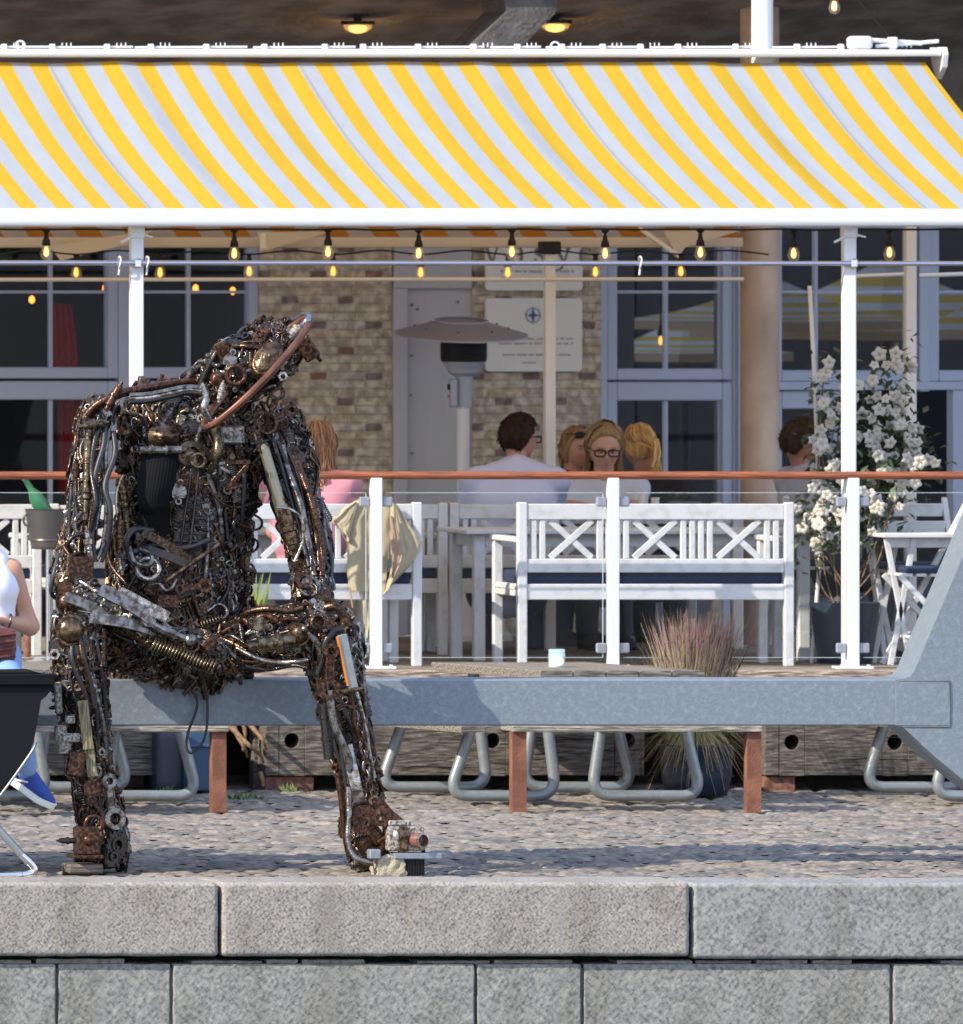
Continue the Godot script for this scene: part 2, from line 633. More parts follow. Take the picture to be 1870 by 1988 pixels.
	mat("white_metal", lin(0.68, 0.69, 0.70), 0.35)
	mat("cream_paint", lin(0.66, 0.63, 0.60), 0.6)
	mat("navy_cloth", lin(0.010, 0.022, 0.065), 0.9, 0, null, 30, grn, 0.6)
	mat("frame_blue", lin(0.39, 0.455, 0.58), 0.5)
	mat("panel_grey", lin(0.44, 0.445, 0.46), 0.55, 0, null, 2.0, grn, 0.2)
	var cc := ntex(512, 0.008, SS, 5, [Color(0.72, 0.71, 0.7), Color(1, 1, 1)], [0.3, 0.75], 25)
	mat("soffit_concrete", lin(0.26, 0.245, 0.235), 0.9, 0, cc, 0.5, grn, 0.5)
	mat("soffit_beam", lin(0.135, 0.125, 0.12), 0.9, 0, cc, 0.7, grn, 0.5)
	mat("column_cream", lin(0.58, 0.455, 0.355), 0.7, 0, cc0, 0.3, grn, 0.1)
	mat("wall_plain", lin(0.30, 0.26, 0.20), 0.9, 0, cc, 1.0)
	for b in [["brick_buff", lin(0.62, 0.55, 0.41)], ["brick_yellow", lin(0.62, 0.535, 0.365)], ["brick_pale", lin(0.62, 0.57, 0.46)], ["brick_brown", lin(0.56, 0.49, 0.38)], ["brick_purple", lin(0.26, 0.195, 0.185)], ["brick_red", lin(0.32, 0.18, 0.14)]]:
		mat(b[0], b[1], 0.92, 0, cc0, 3.0, grn, 0.15)
	mat("brick_mortar", lin(0.50, 0.455, 0.37), 0.95, 0, cc0, 3.0)
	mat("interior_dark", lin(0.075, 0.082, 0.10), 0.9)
	mat("interior_grey", lin(0.16, 0.17, 0.18), 0.9)
	mat("red_curtain", lin(0.40, 0.02, 0.02), 0.9)
	var gl := mat("window_glass", Color(0.2, 0.25, 0.3, 0.03), 0.02)
	gl.transparency = BaseMaterial3D.TRANSPARENCY_ALPHA
	gl.metallic_specular = 0.28
	var gl2 := mat("balustrade_glass", Color(0.3, 0.36, 0.36, 0.03), 0.02)
	gl2.transparency = BaseMaterial3D.TRANSPARENCY_ALPHA
	gl2.metallic_specular = 0.22
	var gl3 := mat("bulb_glass", Color(1.0, 0.97, 0.9, 0.06), 0.02)
	gl3.transparency = BaseMaterial3D.TRANSPARENCY_ALPHA
	mat("glass_edge", lin(0.45, 0.55, 0.53), 0.2)
	var fil := mat("filament", Color(1.0, 0.62, 0.2), 0.5)
	fil.emission_enabled = true
	fil.emission = Color(1.0, 0.62, 0.25)
	fil.emission_energy_multiplier = 1.9
	var fil2 := mat("filament_pale", Color(1.0, 0.8, 0.5), 0.5)
	fil2.emission_enabled = true
	fil2.emission = Color(1.0, 0.74, 0.40)
	fil2.emission_energy_multiplier = 1.9
	var ld := mat("lamp_glow", Color(1.0, 0.8, 0.5), 0.5)
	ld.emission_enabled = true
	ld.emission = Color(1.0, 0.72, 0.36)
	ld.emission_energy_multiplier = 1.7
	mat("black_plastic", lin(0.02, 0.02, 0.022), 0.5)
	mat("tray_plastic", lin(0.011, 0.011, 0.013), 0.55, 0, null, 2.0, grn, 0.15)
	(M["tray_plastic"] as StandardMaterial3D).metallic_specular = 0.18
	(M["black_plastic"] as StandardMaterial3D).metallic_specular = 0.3
	mat("chrome", lin(0.62, 0.64, 0.66), 0.18, 1.0)
	mat("stainless", lin(0.39, 0.43, 0.51), 0.55, 0.15)
	mat("bucket_steel", lin(0.11, 0.105, 0.10), 0.4, 0.6)
	mat("clamp_steel", lin(0.30, 0.33, 0.37), 0.4, 0.4)
	mat("bottle_green", lin(0.03, 0.16, 0.07), 0.15)
	mat("signal_red", lin(0.65, 0.05, 0.03), 0.5)
	mat("sign_board", lin(0.72, 0.72, 0.67), 0.5)
	mat("sign_ink", lin(0.16, 0.17, 0.18), 0.6)
	mat("sign_grey", lin(0.36, 0.38, 0.38), 0.6)
	mat("sign_blue", lin(0.02, 0.11, 0.28), 0.6)
	var cloth := vmat("awning_cloth", 0.85)
	cloth.albedo_texture = ntex(512, 0.012, SS, 4, [Color(0.985, 0.983, 0.98), Color(1, 1, 1)], [0.3, 0.6], 51)
	cloth.uv1_triplanar = true
	cloth.uv1_world_triplanar = true
	cloth.uv1_scale = Vector3(1.6, 0.8, 0.35)
	cloth.backlight_enabled = true
	cloth.backlight = Color(1.0, 0.93, 0.80)
	mat("coat_beige", lin(0.41, 0.35, 0.235), 0.9, 0, null, 30, grn, 0.4)
	mat("coat_lining", lin(0.38, 0.27, 0.19), 0.8)
	mat("beige_cloth", lin(0.55, 0.47, 0.38), 0.85)
	mat("jar_glass", Color(0.85, 0.95, 0.95, 0.25), 0.05).transparency = BaseMaterial3D.TRANSPARENCY_ALPHA
	mat("pot_blue", lin(0.018, 0.03, 0.05), 0.35)
	mat("bin_blue", lin(0.03, 0.07, 0.13), 0.5)
	mat("brick_support", lin(0.27, 0.125, 0.09), 0.9, 0, cc, 5.0, grn, 0.7)
	mat("bark", lin(0.28, 0.17, 0.09), 0.9, 0, cc, 8.0, grn, 1.0)
	var leaf := vmat("leaf", 0.6)
	leaf.backlight_enabled = true
	leaf.backlight = Color(0.3, 0.35, 0.2)
	var pet := mat("petal", lin(0.50, 0.48, 0.43), 0.7)
	pet.backlight_enabled = true
	pet.backlight = Color(0.4, 0.4, 0.36)
	mat("pollen", lin(0.6, 0.35, 0.05), 0.8)
	vmat("skin", 0.5)
	(M["skin"] as StandardMaterial3D).subsurf_scatter_enabled = true
	(M["skin"] as StandardMaterial3D).subsurf_scatter_strength = 0.15
	vmat("cloth", 0.85)
	var hairm := vmat("hair", 0.6)
	hairm.metallic_specular = 0.3

# ---------- ground, quay and canal
func build_ground() -> void:
	var m := MB.new()
	# the quay: gently falling to the water, level behind
	m.quad(Vector3(-120, ground_y(7.0) - 0.020, 7.0), Vector3(120, ground_y(7.0) - 0.020, 7.0), Vector3(120, ground_y(0.4) - 0.020, 0.4), Vector3(-120, ground_y(0.4) - 0.020, 0.4), Vector3.UP)
	m.quad(Vector3(-120, ground_y(0.4) - 0.020, 0.4), Vector3(120, ground_y(0.4) - 0.020, 0.4), Vector3(120, ground_y(0.4) - 0.020, -300), Vector3(-120, ground_y(0.4) - 0.020, -300), Vector3.UP)
	m.quad(Vector3(-1500, -2.2, -30), Vector3(-120, -2.2, -30), Vector3(-120, -2.2, -1500), Vector3(-1500, -2.2, -1500), Vector3.UP)
	struct("ground", m, M["sand_joint"])
	var w := MB.new()
	w.quad(Vector3(-1500, -2.3, 7.46), Vector3(1500, -2.3, 7.46), Vector3(1500, -2.3, 1500), Vector3(-1500, -2.3, 1500), Vector3.UP)
	struct("canal_water", w, M["canal_water"])
	# setts in courses across the quay
	var th := Node3D.new()
	th.name = "paved_quay"
	add_child(th)
	th.set_meta("kind", "structure")
	var shapes: Array = []
	for s in 4:
		var b := MB.new()
		var ns := FastNoiseLite.new()
		ns.seed = 60 + s
		ns.frequency = 3.0
		var f := func(u: float, v: float) -> Vector3:
			var x := u * 2.0 - 1.0
			var z := v * 2.0 - 1.0
			var e := maxf(absf(x), absf(z))
			var hgt: float = 1.0 - pow(absf(x), 6.0) * 0.45 - pow(absf(z), 6.0) * 0.45 + ns.get_noise_2d(x, z) * 0.35
			if e > 0.99:
				hgt = -2.0
			var sq := 1.0 - 0.10 * x * x * z * z
			return Vector3(x * 0.5 * sq, hgt, -z * 0.5 * sq)
		b.sheet(5, 5, f)
		shapes.append(b.mesh())
	var rows := 0
	var z := 6.97
	var all: Array = []
	while z > -0.3:
		var d := rr(0.10, 0.135)
		var x := -5.2 + rr(0, 0.2)
		while x < 5.2:
			var w_ := rr(0.10, 0.19)
			var hb := rr(0.002, 0.0045)
			var gy := ground_y(z - d * 0.5) - 0.012 + rr(-0.0025, 0.0025)
			all.append([Transform3D(Basis(Vector3(w_ - 0.012, rr(-0.003, 0.003), 0), Vector3(0, hb, 0), Vector3(0, rr(-0.003, 0.003), d - 0.008)), Vector3(x + w_ * 0.5, gy, z - d * 0.5)), rng.randi() % 4])
			x += w_
		z -= d
	# the nearest ones in view are stones of their own
	var near := 0
	var rest: Array = []
	for i in 4:
		rest.append([])
	for a in all:
		var t: Transform3D = a[0]
		var k := FPX / (CAMZ - t.origin.z)
		var px := VPX + (t.origin.x - CAMX) * k
		if near < 290 and px > -30 and px < 1900 and t.origin.z > 4.0:
			piece(th, "sett", shapes[a[1]], M["sett_%d" % (rng.randi() % 6)], t)
			near += 1
		else:
			rest[a[1]].append(t)
	var pal := [Color(0.78, 0.785, 0.80), Color(0.88, 0.83, 0.77), Color(0.68, 0.69, 0.71), Color(0.94, 0.91, 0.87), Color(0.86, 0.78, 0.71), Color(0.60, 0.61, 0.63), Color(0.82, 0.81, 0.79)]
	for i in 4:
		var cols: Array = []
		for t in rest[i]:
			var c: Color = pal[rng.randi() % pal.size()]
			cols.append(c * rr(0.85, 1.05))
		stuff_part(th, "setts", shapes[i], M["sett_stone"], rest[i], cols)

func build_quay() -> void:
	var th := Node3D.new()
	th.name = "quay_wall"
	add_child(th)
	th.set_meta("kind", "structure")
	var zf := 7.5
	var yt := W(0, 1713, zf).y
	var yb := W(0, 1857, zf).y
	var ns := FastNoiseLite.new()
	ns.seed = 9
	ns.frequency = 1.0
	ns.fractal_octaves = 4
	# coping blocks
	var joints := [-900.0, -330.0, 428.0, 1343.0, 2190.0, 2900.0]
	for i in joints.size() - 1:
		var x0 := W(joints[i] + 3.0, 0, zf).x
		var x1 := W(joints[i + 1] - 3.0, 0, zf).x
		var m := MB.new()
		var drop := 0.012 if i == 3 else 0.0
		m.rbox(Vector3(x0, yb - drop, zf - 0.52), Vector3(x1, yt - drop * 0.3, zf + (0.0 if i != 3 else -0.008)), 0.022, Vector3i(120, 26, 14), ns, 0.0035, 14.0)
		part(th, "coping_block", m, M["granite_pink"] if i < 3 else M["granite_grey"])
	# wall stones below
	var yw := W(0, 1871, zf - 0.03).y
	var js := [-700.0, -260.0, 115.0, 338.0, 928.0, 1136.0, 1737.0, 2110.0, 2600.0]
	var big := [0, 1, 0, 1, 0, 1, 0, 1, 0]
	for row in 3:
		var y1 := yw - row * 0.46
		var y0 := y1 - 0.45
		for i in js.size() - 1:
			var off := 0.0 if row == 0 else (90.0 if row == 1 else -120.0)
			var x0 := W(js[i] + off + 2.0, 0, zf).x
			var x1 := W(js[i + 1] + off - 2.0, 0, zf).x
			var m := MB.new()
			m.rbox(Vector3(x0, y0, zf - 0.6), Vector3(x1, y1, zf - 0.035 - 0.006 * (i % 3)), 0.010, Vector3i(60, 28, 4), ns, 0.0045, 12.0)
			part(th, "wall_stone", m, M["granite_wall"])
	var mo := MB.new()
	mo.bx(Vector3(-60, -2.6, zf - 0.5), Vector3(60, yw - 0.02, zf - 0.065))
	part(th, "wall_mortar", mo, M["mortar"])
	var dk := MB.new()
	dk.bx(Vector3(-60, yw - 0.02, zf - 0.5), Vector3(60, yt - 0.08, zf - 0.22))
	part(th, "wall_backing", dk, M["mortar_dark"])
	# thin packing stones in the bed joint
	var px := -100.0
	while px < 1960.0:
		var w_ := rr(60, 190)
		if rng.randf() < 0.82:
			var m := MB.new()
			m.rbox(Vector3(W(px, 0, zf).x, yw - 0.003, zf - 0.3), Vector3(W(px + w_ - 8, 0, zf).x, yw + rr(0.012, 0.022), zf - rr(0.05, 0.075)), 0.006, Vector3i(12, 4, 4), ns, 0.006, 25.0)
			part(th, "packing_stone", m, M["granite_wall"])
		px += w_

# ---------- restaurant building behind the terrace
const ZF := -5.0
func fx(px: float) -> float:
	return W(px, 0, ZF).x
func fy(py: float) -> float:
	return W(0, py, ZF).y

func build_building() -> void:
	var th := thing("restaurant_building", "pale brick restaurant with grey-blue windows under a dark concrete overhang", "building", Vector3(0, 0, ZF))
	# brick piers, each brick on its own
	var shapes: Array = []
	for s in 3:
		var b := MB.new()
		b.box(Transform3D(Basis(), Vector3.ZERO), Vector3(1, 1, 1), 0.06)
		for i in b.v.size():
			var p := b.v[i]
			b.v[i] = p + Vector3(0, noise.get_noise_3d(p.x * 2 + s * 9.0, p.y, 3) * 0.10, 0)
		shapes.append(b.mesh())
	for pier in [[504.0, 762.0, 0], [918.0, 1167.0, 1]]:
		var x0 := fx(pier[0])
		var x1 := fx(pier[1])
		var bk := MB.new()
		bk.bx(Vector3(x0 + 0.002, -0.6, ZF - 0.35), Vector3(x1 - 0.002, 2.75, ZF - 0.003))
		var pm := part(th, "brick_pier", bk, M["brick_mortar"])
		var row := 0
		var y := 0.62
		var per := 0.29
		while y < 2.12:
			# every third course has dark headers, set off by half a bay each time
			var seq: Array = [[0.089, 2], [0.201, 0]] if row % 3 == 1 else ([[0.178, 0], [0.112, 1]] if row % 3 == 2 else [[0.112, 1], [0.178, 0]])
			var x: float = x0 - per * (0.5 if (row / 3) % 2 == 0 else 1.0) - 0.03 * (row % 3)
			if row % 3 != 1:
				x -= rr(0.0, 0.1)
			var q := 0
			while x < x1:
				var w_: float = seq[q % 2][0]
				var mt: String = ["brick_buff", "brick_buff", "brick_yellow", "brick_pale", "brick_brown"][rng.randi() % 5]
				if seq[q % 2][1] == 2:
					mt = "brick_purple" if rng.randf() < 0.86 else ["brick_red", "brick_brown"][rng.randi() % 2]
				var a := maxf(x + 0.0035, x0)
				var b2 := minf(x + w_ - 0.0035, x1)
				if b2 - a > 0.02:
					piece(pm, "brick", shapes[rng.randi() % 3], M[mt], Transform3D(Basis().scaled(Vector3(b2 - a, 0.0365, 0.05)), Vector3((a + b2) * 0.5, y + 0.022, ZF - 0.024 + rr(-0.001, 0.002))))
				x += w_
				q += 1
			y += 0.0442
			row += 1
	# wall parts around the openings
	var wl := MB.new()
	wl.bx(Vector3(-30, -0.6, ZF - 0.4), Vector3(fx(-560), 2.8, ZF))
	wl.bx(Vector3(fx(2420), -0.6, ZF - 0.4), Vector3(30, 2.8, ZF))
	part(th, "side_wall", wl, M["wall_plain"])
	var top := MB.new()
	top.bx(Vector3(-30, 2.45, ZF - 0.4), Vector3(30, 7.5, ZF - 0.02))
	part(th, "upper_wall", top, M["soffit_concrete"])
	# dark overhang: a vault that rises towards the water
	var v := MB.new()
	var prof := [Vector2(-5.0, 2.70), Vector2(-4.75, 2.93), Vector2(-4.4, 3.07), Vector2(-3.9, 3.19), Vector2(-3.3, 3.29), Vector2(-2.75, 3.36), Vector2(-2.75, 3.7), Vector2(-2.75, 8.0)]
	var f := func(a: float, b: float) -> Vector3:
		var t := b * (prof.size() - 1)
		var i := mini(int(t), prof.size() - 2)
		var q: Vector2 = prof[i].lerp(prof[i + 1], t - i)
		return Vector3(lerpf(-30, 30, a), q.y, q.x)
	v.sheet(8, 7, f)
	v.bx(Vector3(-30, 7.5, -14), Vector3(30, 8.0, -2.76))
	part(th, "concrete_overhang", v, M["soffit_concrete"])
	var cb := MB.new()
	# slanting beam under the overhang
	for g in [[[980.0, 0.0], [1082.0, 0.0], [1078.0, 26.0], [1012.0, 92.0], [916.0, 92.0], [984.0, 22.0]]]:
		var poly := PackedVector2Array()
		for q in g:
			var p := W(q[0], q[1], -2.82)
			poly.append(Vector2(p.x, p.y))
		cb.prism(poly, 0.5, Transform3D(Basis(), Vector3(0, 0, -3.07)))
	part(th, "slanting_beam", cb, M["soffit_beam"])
	# round column
	var col := MB.new()
	var zc := -3.6
	var cx := W(1475, 0, zc).x
	var cr := 37.0 * mpp(zc)
	col.lathe([Vector2(cr, -0.02), Vector2(cr, 3.3)], Transform3D(Basis(), Vector3(cx, 0, zc)), 40, true)
	part(th, "column", col, M["column_cream"])
	# grey cover panel between the piers
	var pn := MB.new()
	pn.bx(Vector3(fx(760), 0, ZF - 0.2), Vector3(fx(920), fy(418), ZF - 0.02))
	var pnl := part(th, "cover_panel", pn, M["panel_grey"])
	var p2 := MB.new()
	p2.bx(Vector3(fx(762), 0, ZF - 0.03), Vector3(fx(789), fy(560), ZF + 0.03), 0.004)
	p2.bx(Vector3(fx(764), fy(560), ZF - 0.03), Vector3(fx(916), fy(420), ZF + 0.012), 0.004)
	part(pnl, "frame", p2, M["panel_grey"])
	var sc := MB.new()
	for q in [[801, 592], [890, 586], [801, 690], [800, 768], [900, 770], [802, 880], [812, 600]]:
		sc.lathe([Vector2(0.008, 0), Vector2(0.008, 0.006), Vector2(0.0, 0.007)], Transform3D(Basis(Vector3.RIGHT, PI / 2), Vector3(fx(q[0]), fy(q[1]), ZF - 0.02)), 8)
	part(pnl, "screws", sc, M["grey_steel"])
	# windows: left bay with two, right bay with one, then three beyond the column
	window(th, -290, -30, 420, 715, 0, true)
	window(th, -25, 232, 420, 735, 102, true)
	window(th, 258, 505, 420, 735, 370, true)
	window(th, -25, 232, 740, 1290, 102, false)
	window(th, 258, 505, 740, 1290, 370, false)
	for q in [[Vector3(fx(232), 0, ZF - 0.12), Vector3(fx(258), fy(420), ZF - 0.015), 0.004], [Vector3(fx(-560), 0, ZF - 0.12), Vector3(fx(-25), fy(715), ZF - 0.02), 0.004], [Vector3(fx(1166), 0, ZF - 0.12), Vector3(fx(1180), fy(420), ZF - 0.005), 0.004], [Vector3(fx(1425), 0, ZF - 0.12), Vector3(fx(1500), fy(420), ZF - 0.015), 0.004], [Vector3(fx(1432), 0, ZF - 0.03), Vector3(fx(1442), fy(420), ZF + 0.02), 0.003], [Vector3(fx(1785), fy(760), ZF - 0.12), Vector3(fx(1805), fy(420), ZF + 0.005), 0.003], [Vector3(fx(1500), fy(757), ZF - 0.12), Vector3(fx(2420), fy(741), ZF + 0.012), 0.003], [Vector3(fx(1850), 0, ZF - 0.12), Vector3(fx(1905), fy(757), ZF), 0.003]]:
		var fr := MB.new()
		fr.bx(q[0], q[1], q[2])
		part(th, "window_surround", fr, M["frame_blue"])
	window(th, 1180, 1425, 420, 738, 1297, true)
	window(th, 1180, 1425, 742, 1290, 1297, false)
	window(th, 1500, 1785, 420, 741, 1588, true)
	window(th, 1805, 2100, 420, 741, 1940, true)
	window(th, 1500, 1640, 758, 1290, 0, false)
	window(th, 1905, 2200, 758, 1290, 2050, false)
	# rooms behind
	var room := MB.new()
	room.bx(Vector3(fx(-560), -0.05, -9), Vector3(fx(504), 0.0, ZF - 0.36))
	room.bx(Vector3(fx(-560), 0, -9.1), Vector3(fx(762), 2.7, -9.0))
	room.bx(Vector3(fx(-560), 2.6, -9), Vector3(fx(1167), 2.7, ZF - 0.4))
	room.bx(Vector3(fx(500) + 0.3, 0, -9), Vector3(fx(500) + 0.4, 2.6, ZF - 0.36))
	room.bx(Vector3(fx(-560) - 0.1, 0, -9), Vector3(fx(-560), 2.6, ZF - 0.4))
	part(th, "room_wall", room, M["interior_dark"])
	var cur := MB.new()
	var fc := func(a: float, b: float) -> Vector3:
		var p := W(lerpf(104, 152 - 14 * (1 - b) * (1 - b), a), lerpf(590, 735, b), -5.6)
		return p + Vector3(0, 0, sin(a * 22.0) * 0.02)
	cur.sheet(24, 6, fc)
	var fc2 := func(a: float, b: float) -> Vector3:
		var p := W(lerpf(112, 215, a), lerpf(770, 960, b), -5.9)
		return p + Vector3(0, 0, sin(a * 30.0) * 0.03)
	cur.sheet(24, 4, fc2)
	part(th, "curtain", cur, M["red_curtain"])
	var inl := MB.new()
	for q in [[62, 590], [205, 567], [380, 568], [590, 0], [452, 573]]:
		if q[1] > 0:
			inl.lathe([Vector2(0.0, 0), Vector2(0.016, 0.012), Vector2(0.014, 0.035), Vector2(0.0, 0.045)], Transform3D(Basis(), W(q[0], q[1], -6.5)), 10, true)
	part(th, "interior_light", inl, M["filament"])
	# yard seen through the right-hand windows
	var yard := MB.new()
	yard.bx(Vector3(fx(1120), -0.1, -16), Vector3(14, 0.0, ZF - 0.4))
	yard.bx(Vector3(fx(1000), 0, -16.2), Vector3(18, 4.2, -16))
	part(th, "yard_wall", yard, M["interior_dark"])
	var rw := MB.new()
	# inner window frame of the wing behind the right window
	var zi := -6.6
	for q in [[1196, 400, 1232, 1290], [1393, 400, 1412, 1290], [1232, 716, 1393, 752]]:
		var a := W(q[0], q[1], zi)
		var b := W(q[2], q[3], zi)
		rw.bx(Vector3(a.x, b.y, zi - 0.08), Vector3(b.x, a.y, zi + 0.0), 0.004)
	part(th, "inner_frame", rw, M["interior_grey"])
	parasols_behind()
	# signs on the second pier
	sign_upper()
	sign_lower()
	ceiling_lamps()

func window(th: Node, x0: float, x1: float, y0: float, y1: float, mull: float, upper: bool) -> void:
	var w := MB.new()
	var st := 20.0
	var zb := ZF - 0.10
	var zt := ZF - 0.02
	var b := 0.006
	w.bx(Vector3(fx(x0), fy(y1), zb), Vector3(fx(x0 + st), fy(y0), zt), b)
	w.bx(Vector3(fx(x1 - st), fy(y1), zb), Vector3(fx(x1), fy(y0), zt), b)
	w.bx(Vector3(fx(x0 + st), fy(y1), zb), Vector3(fx(x1 - st), fy(y1 - st - 2), zt), b)
	var head := 36.0 if not upper else 24.0
	w.bx(Vector3(fx(x0 + st), fy(y0 + head), zb), Vector3(fx(x1 - st), fy(y0), zt), b)
	# inner bead
	var sb := st + 3.0
	w.bx(Vector3(fx(x0 + st), fy(y1 - st), zb), Vector3(fx(x0 + sb), fy(y0 + head), zt - 0.03))
	w.bx(Vector3(fx(x1 - sb), fy(y1 - st), zb), Vector3(fx(x1 - st), fy(y0 + head), zt - 0.03))
	var o := part(th, "window", w, M["frame_blue"])
	var mu := MB.new()
	if mull != 0:
		mu.bx(Vector3(fx(mull - 4), fy(y1 - st), zb + 0.015), Vector3(fx(mull + 4), fy(y0 + head), zt - 0.02), 0.004)
	if upper:
		mu.bx(Vector3(fx(x0 + st), fy(570), zb + 0.018), Vector3(fx(x1 - st), fy(564), zt - 0.024), 0.003)
	if mu.ix.size():
		part(o, "muntin", mu, M["frame_blue"])
	var g := MB.new()
	g.quad(Vector3(fx(x0 + 5), fy(y1 - 5), ZF - 0.07), Vector3(fx(x1 - 5), fy(y1 - 5), ZF - 0.07), Vector3(fx(x1 - 5), fy(y0 + 5), ZF - 0.07), Vector3(fx(x0 + 5), fy(y0 + 5), ZF - 0.07), Vector3(0, 0, 1))
	part(o, "pane", g, M["window_glass"])

func stripe_color(x: float, period: float) -> Color:
	return Color(0.80, 0.55, 0.05) if fposmod(x, period) < period * 0.5 else Color(0.78, 0.80, 0.82)

# yellow and white parasols in the yard, seen through the glass
func parasols_behind() -> void:
	var defs := [
		["upper yellow and white striped parasol seen through the window left of the column", 1500.0, 536.0, 622.0, 250.0, -11.0],
		["lower yellow and white striped parasol seen through the window left of the column", 1330.0, 606.0, 684.0, 170.0, -13.5],
		["wide yellow and white striped parasol seen through the glass right of the column", 1720.0, 500.0, 640.0, 310.0, -12.0],
		["yellow and white striped parasol behind the glass at the right edge", 2040.0, 470.0, 640.0, 210.0, -10.0]]
	for d in defs:
		var zc: float = d[5]
		var apex := W(d[1], d[2], zc)
		var th := thing("striped_parasol", d[0], "parasol", Vector3(apex.x, 0, zc), "striped parasols seen through the windows")
		var k := mpp(zc)
		var R: float = d[4] * k
		var yl := W(0, d[3], zc).y
		var m := MB.new()
		m.has_col = true
		# four sloping panels, striped along the hem
		for s in 4:
			var a0 := PI / 2 * s + 0.3
			var c0 := Vector3(cos(a0), 0, sin(a0)) * R * 1.2
			var c1 := Vector3(cos(a0 + PI / 2), 0, sin(a0 + PI / 2)) * R * 1.2
			for i in 10:
				var t0 := i / 10.0
				var t1 := (i + 1) / 10.0
				m.col = stripe_color(i * 0.5, 1.0)
				var hh := apex.y - yl
				var dn := Vector3(apex.x, yl, zc)
				var f := func(t: float, q: Vector3) -> Vector3:
					return dn + q * t + Vector3(0, hh * (1.0 - t) - 0.05 * sin(t * PI), 0)
				m.quad(f.call(t0, c0), f.call(t0, c1), f.call(t1, c1), f.call(t1, c0), ((c0 + c1).normalized() + Vector3(0, 2, 0)).normalized())
			# hanging valance
			m.col = Color(0.62, 0.5, 0.36)
			var e := Vector3(apex.x, yl, zc)
			m.quad(e + c0, e + c1, e + c1 + Vector3(0, -0.05, 0), e + c0 + Vector3(0, -0.05, 0), (c0 + c1).normalized())
		part(th, "canopy", m, M["awning_cloth"])
		var p := MB.new()
		p.rod(Vector3(apex.x, 0, zc), apex, 0.025, 10)
		part(th, "pole", p, M["black_plastic"])

func text_mesh(s: String, size: float, font: String, bold: bool = false, italic: bool = false) -> TextMesh:
	var t := TextMesh.new()
	t.text = s
	var f := SystemFont.new()
	f.font_names = PackedStringArray([font])
	if bold:
		f.font_weight = 700
	f.font_italic = italic
	t.font = f
	t.font_size = 32
	t.pixel_size = size / 32.0
	t.depth = 0.003
	return t
func sign_line(th: Node, s: String, px: float, py: float, hpx: float, mt: String, font: String = "Droid Sans", italic: bool = false) -> void:
	var t := text_mesh(s, hpx * mpp(ZF + 0.04) * 1.35, font, false, italic)
	var p := W(px, py, ZF + 0.05)
	piece(th, "lettering", t, M[mt], Transform3D(Basis(), Vector3(p.x, p.y, ZF + 0.0475)))
func rounded_rect(w: float, h: float, r: float) -> PackedVector2Array:
	var p := PackedVector2Array()
	for q in [[1, 1, 0.0], [-1, 1, PI / 2], [-1, -1, PI], [1, -1, PI * 1.5]]:
		for k in 5:
			p.append(Vector2(q[0] * (w / 2 - r), q[1] * (h / 2 - r)) + Vector2.from_angle(q[2] + PI / 2 * k / 4.0) * r)
	return p
func sign_upper() -> void:
	var a := W(943, 425, ZF + 0.04)
	var b := W(1131, 564, ZF + 0.04)
	var c := (a + b) * 0.5
	var th := thing("restaurant_sign", "pale sign board with script lettering on the brick pier, upper of two", "sign", Vector3(c.x, b.y, ZF))
	var m := MB.new()
	m.prism(rounded_rect(b.x - a.x, a.y - b.y, 0.02), 0.03, Transform3D(Basis(), Vector3(c.x, c.y, ZF + 0.03)))
	part(th, "board", m, M["sign_board"])
	sign_line(th, "V a s y c", 1043, 492, 42, "sign_ink", "Droid Serif", true)
	print_line(th, 972, 1116, 527, 7.0)
func sign_lower() -> void:
	var a := W(943, 579, ZF + 0.04)
	var b := W(1130, 721, ZF + 0.04)
	var c := (a + b) * 0.5
	var th := thing("notice_board", "pale notice board with blue compass star behind the patio heater", "sign", Vector3(c.x, b.y, ZF))
	var m := MB.new()
	m.prism(rounded_rect(b.x - a.x, a.y - b.y, 0.02), 0.03, Transform3D(Basis(), Vector3(c.x, c.y, ZF + 0.03)))
	part(th, "board", m, M["sign_board"])
	var s := MB.new()
	var p := W(1035, 612, ZF + 0.045)
	p.z = ZF + 0.0475
	var k := mpp(ZF)
	s.ringplate(circle(14.5 * k, 32), circle(13.3 * k, 32), 0.003, Transform3D(Basis(), p))
	var star := PackedVector2Array()
	for i in 8:
		star.append(Vector2.from_angle(PI / 4 * i + PI / 2) * ((17.0 if i % 4 == 0 else 13.0) if i % 2 == 0 else 4.0) * k)
	s.prism(star, 0.004, Transform3D(Basis(), p))
	part(th, "compass_star", s, M["sign_blue"])
	print_line(th, 968, 1112, 658, 5.0)
	print_line(th, 968, 1112, 667, 5.0)
	print_line(th, 976, 1108, 689, 5.5)
	print_line(th, 1014, 1040, 704, 5.5)
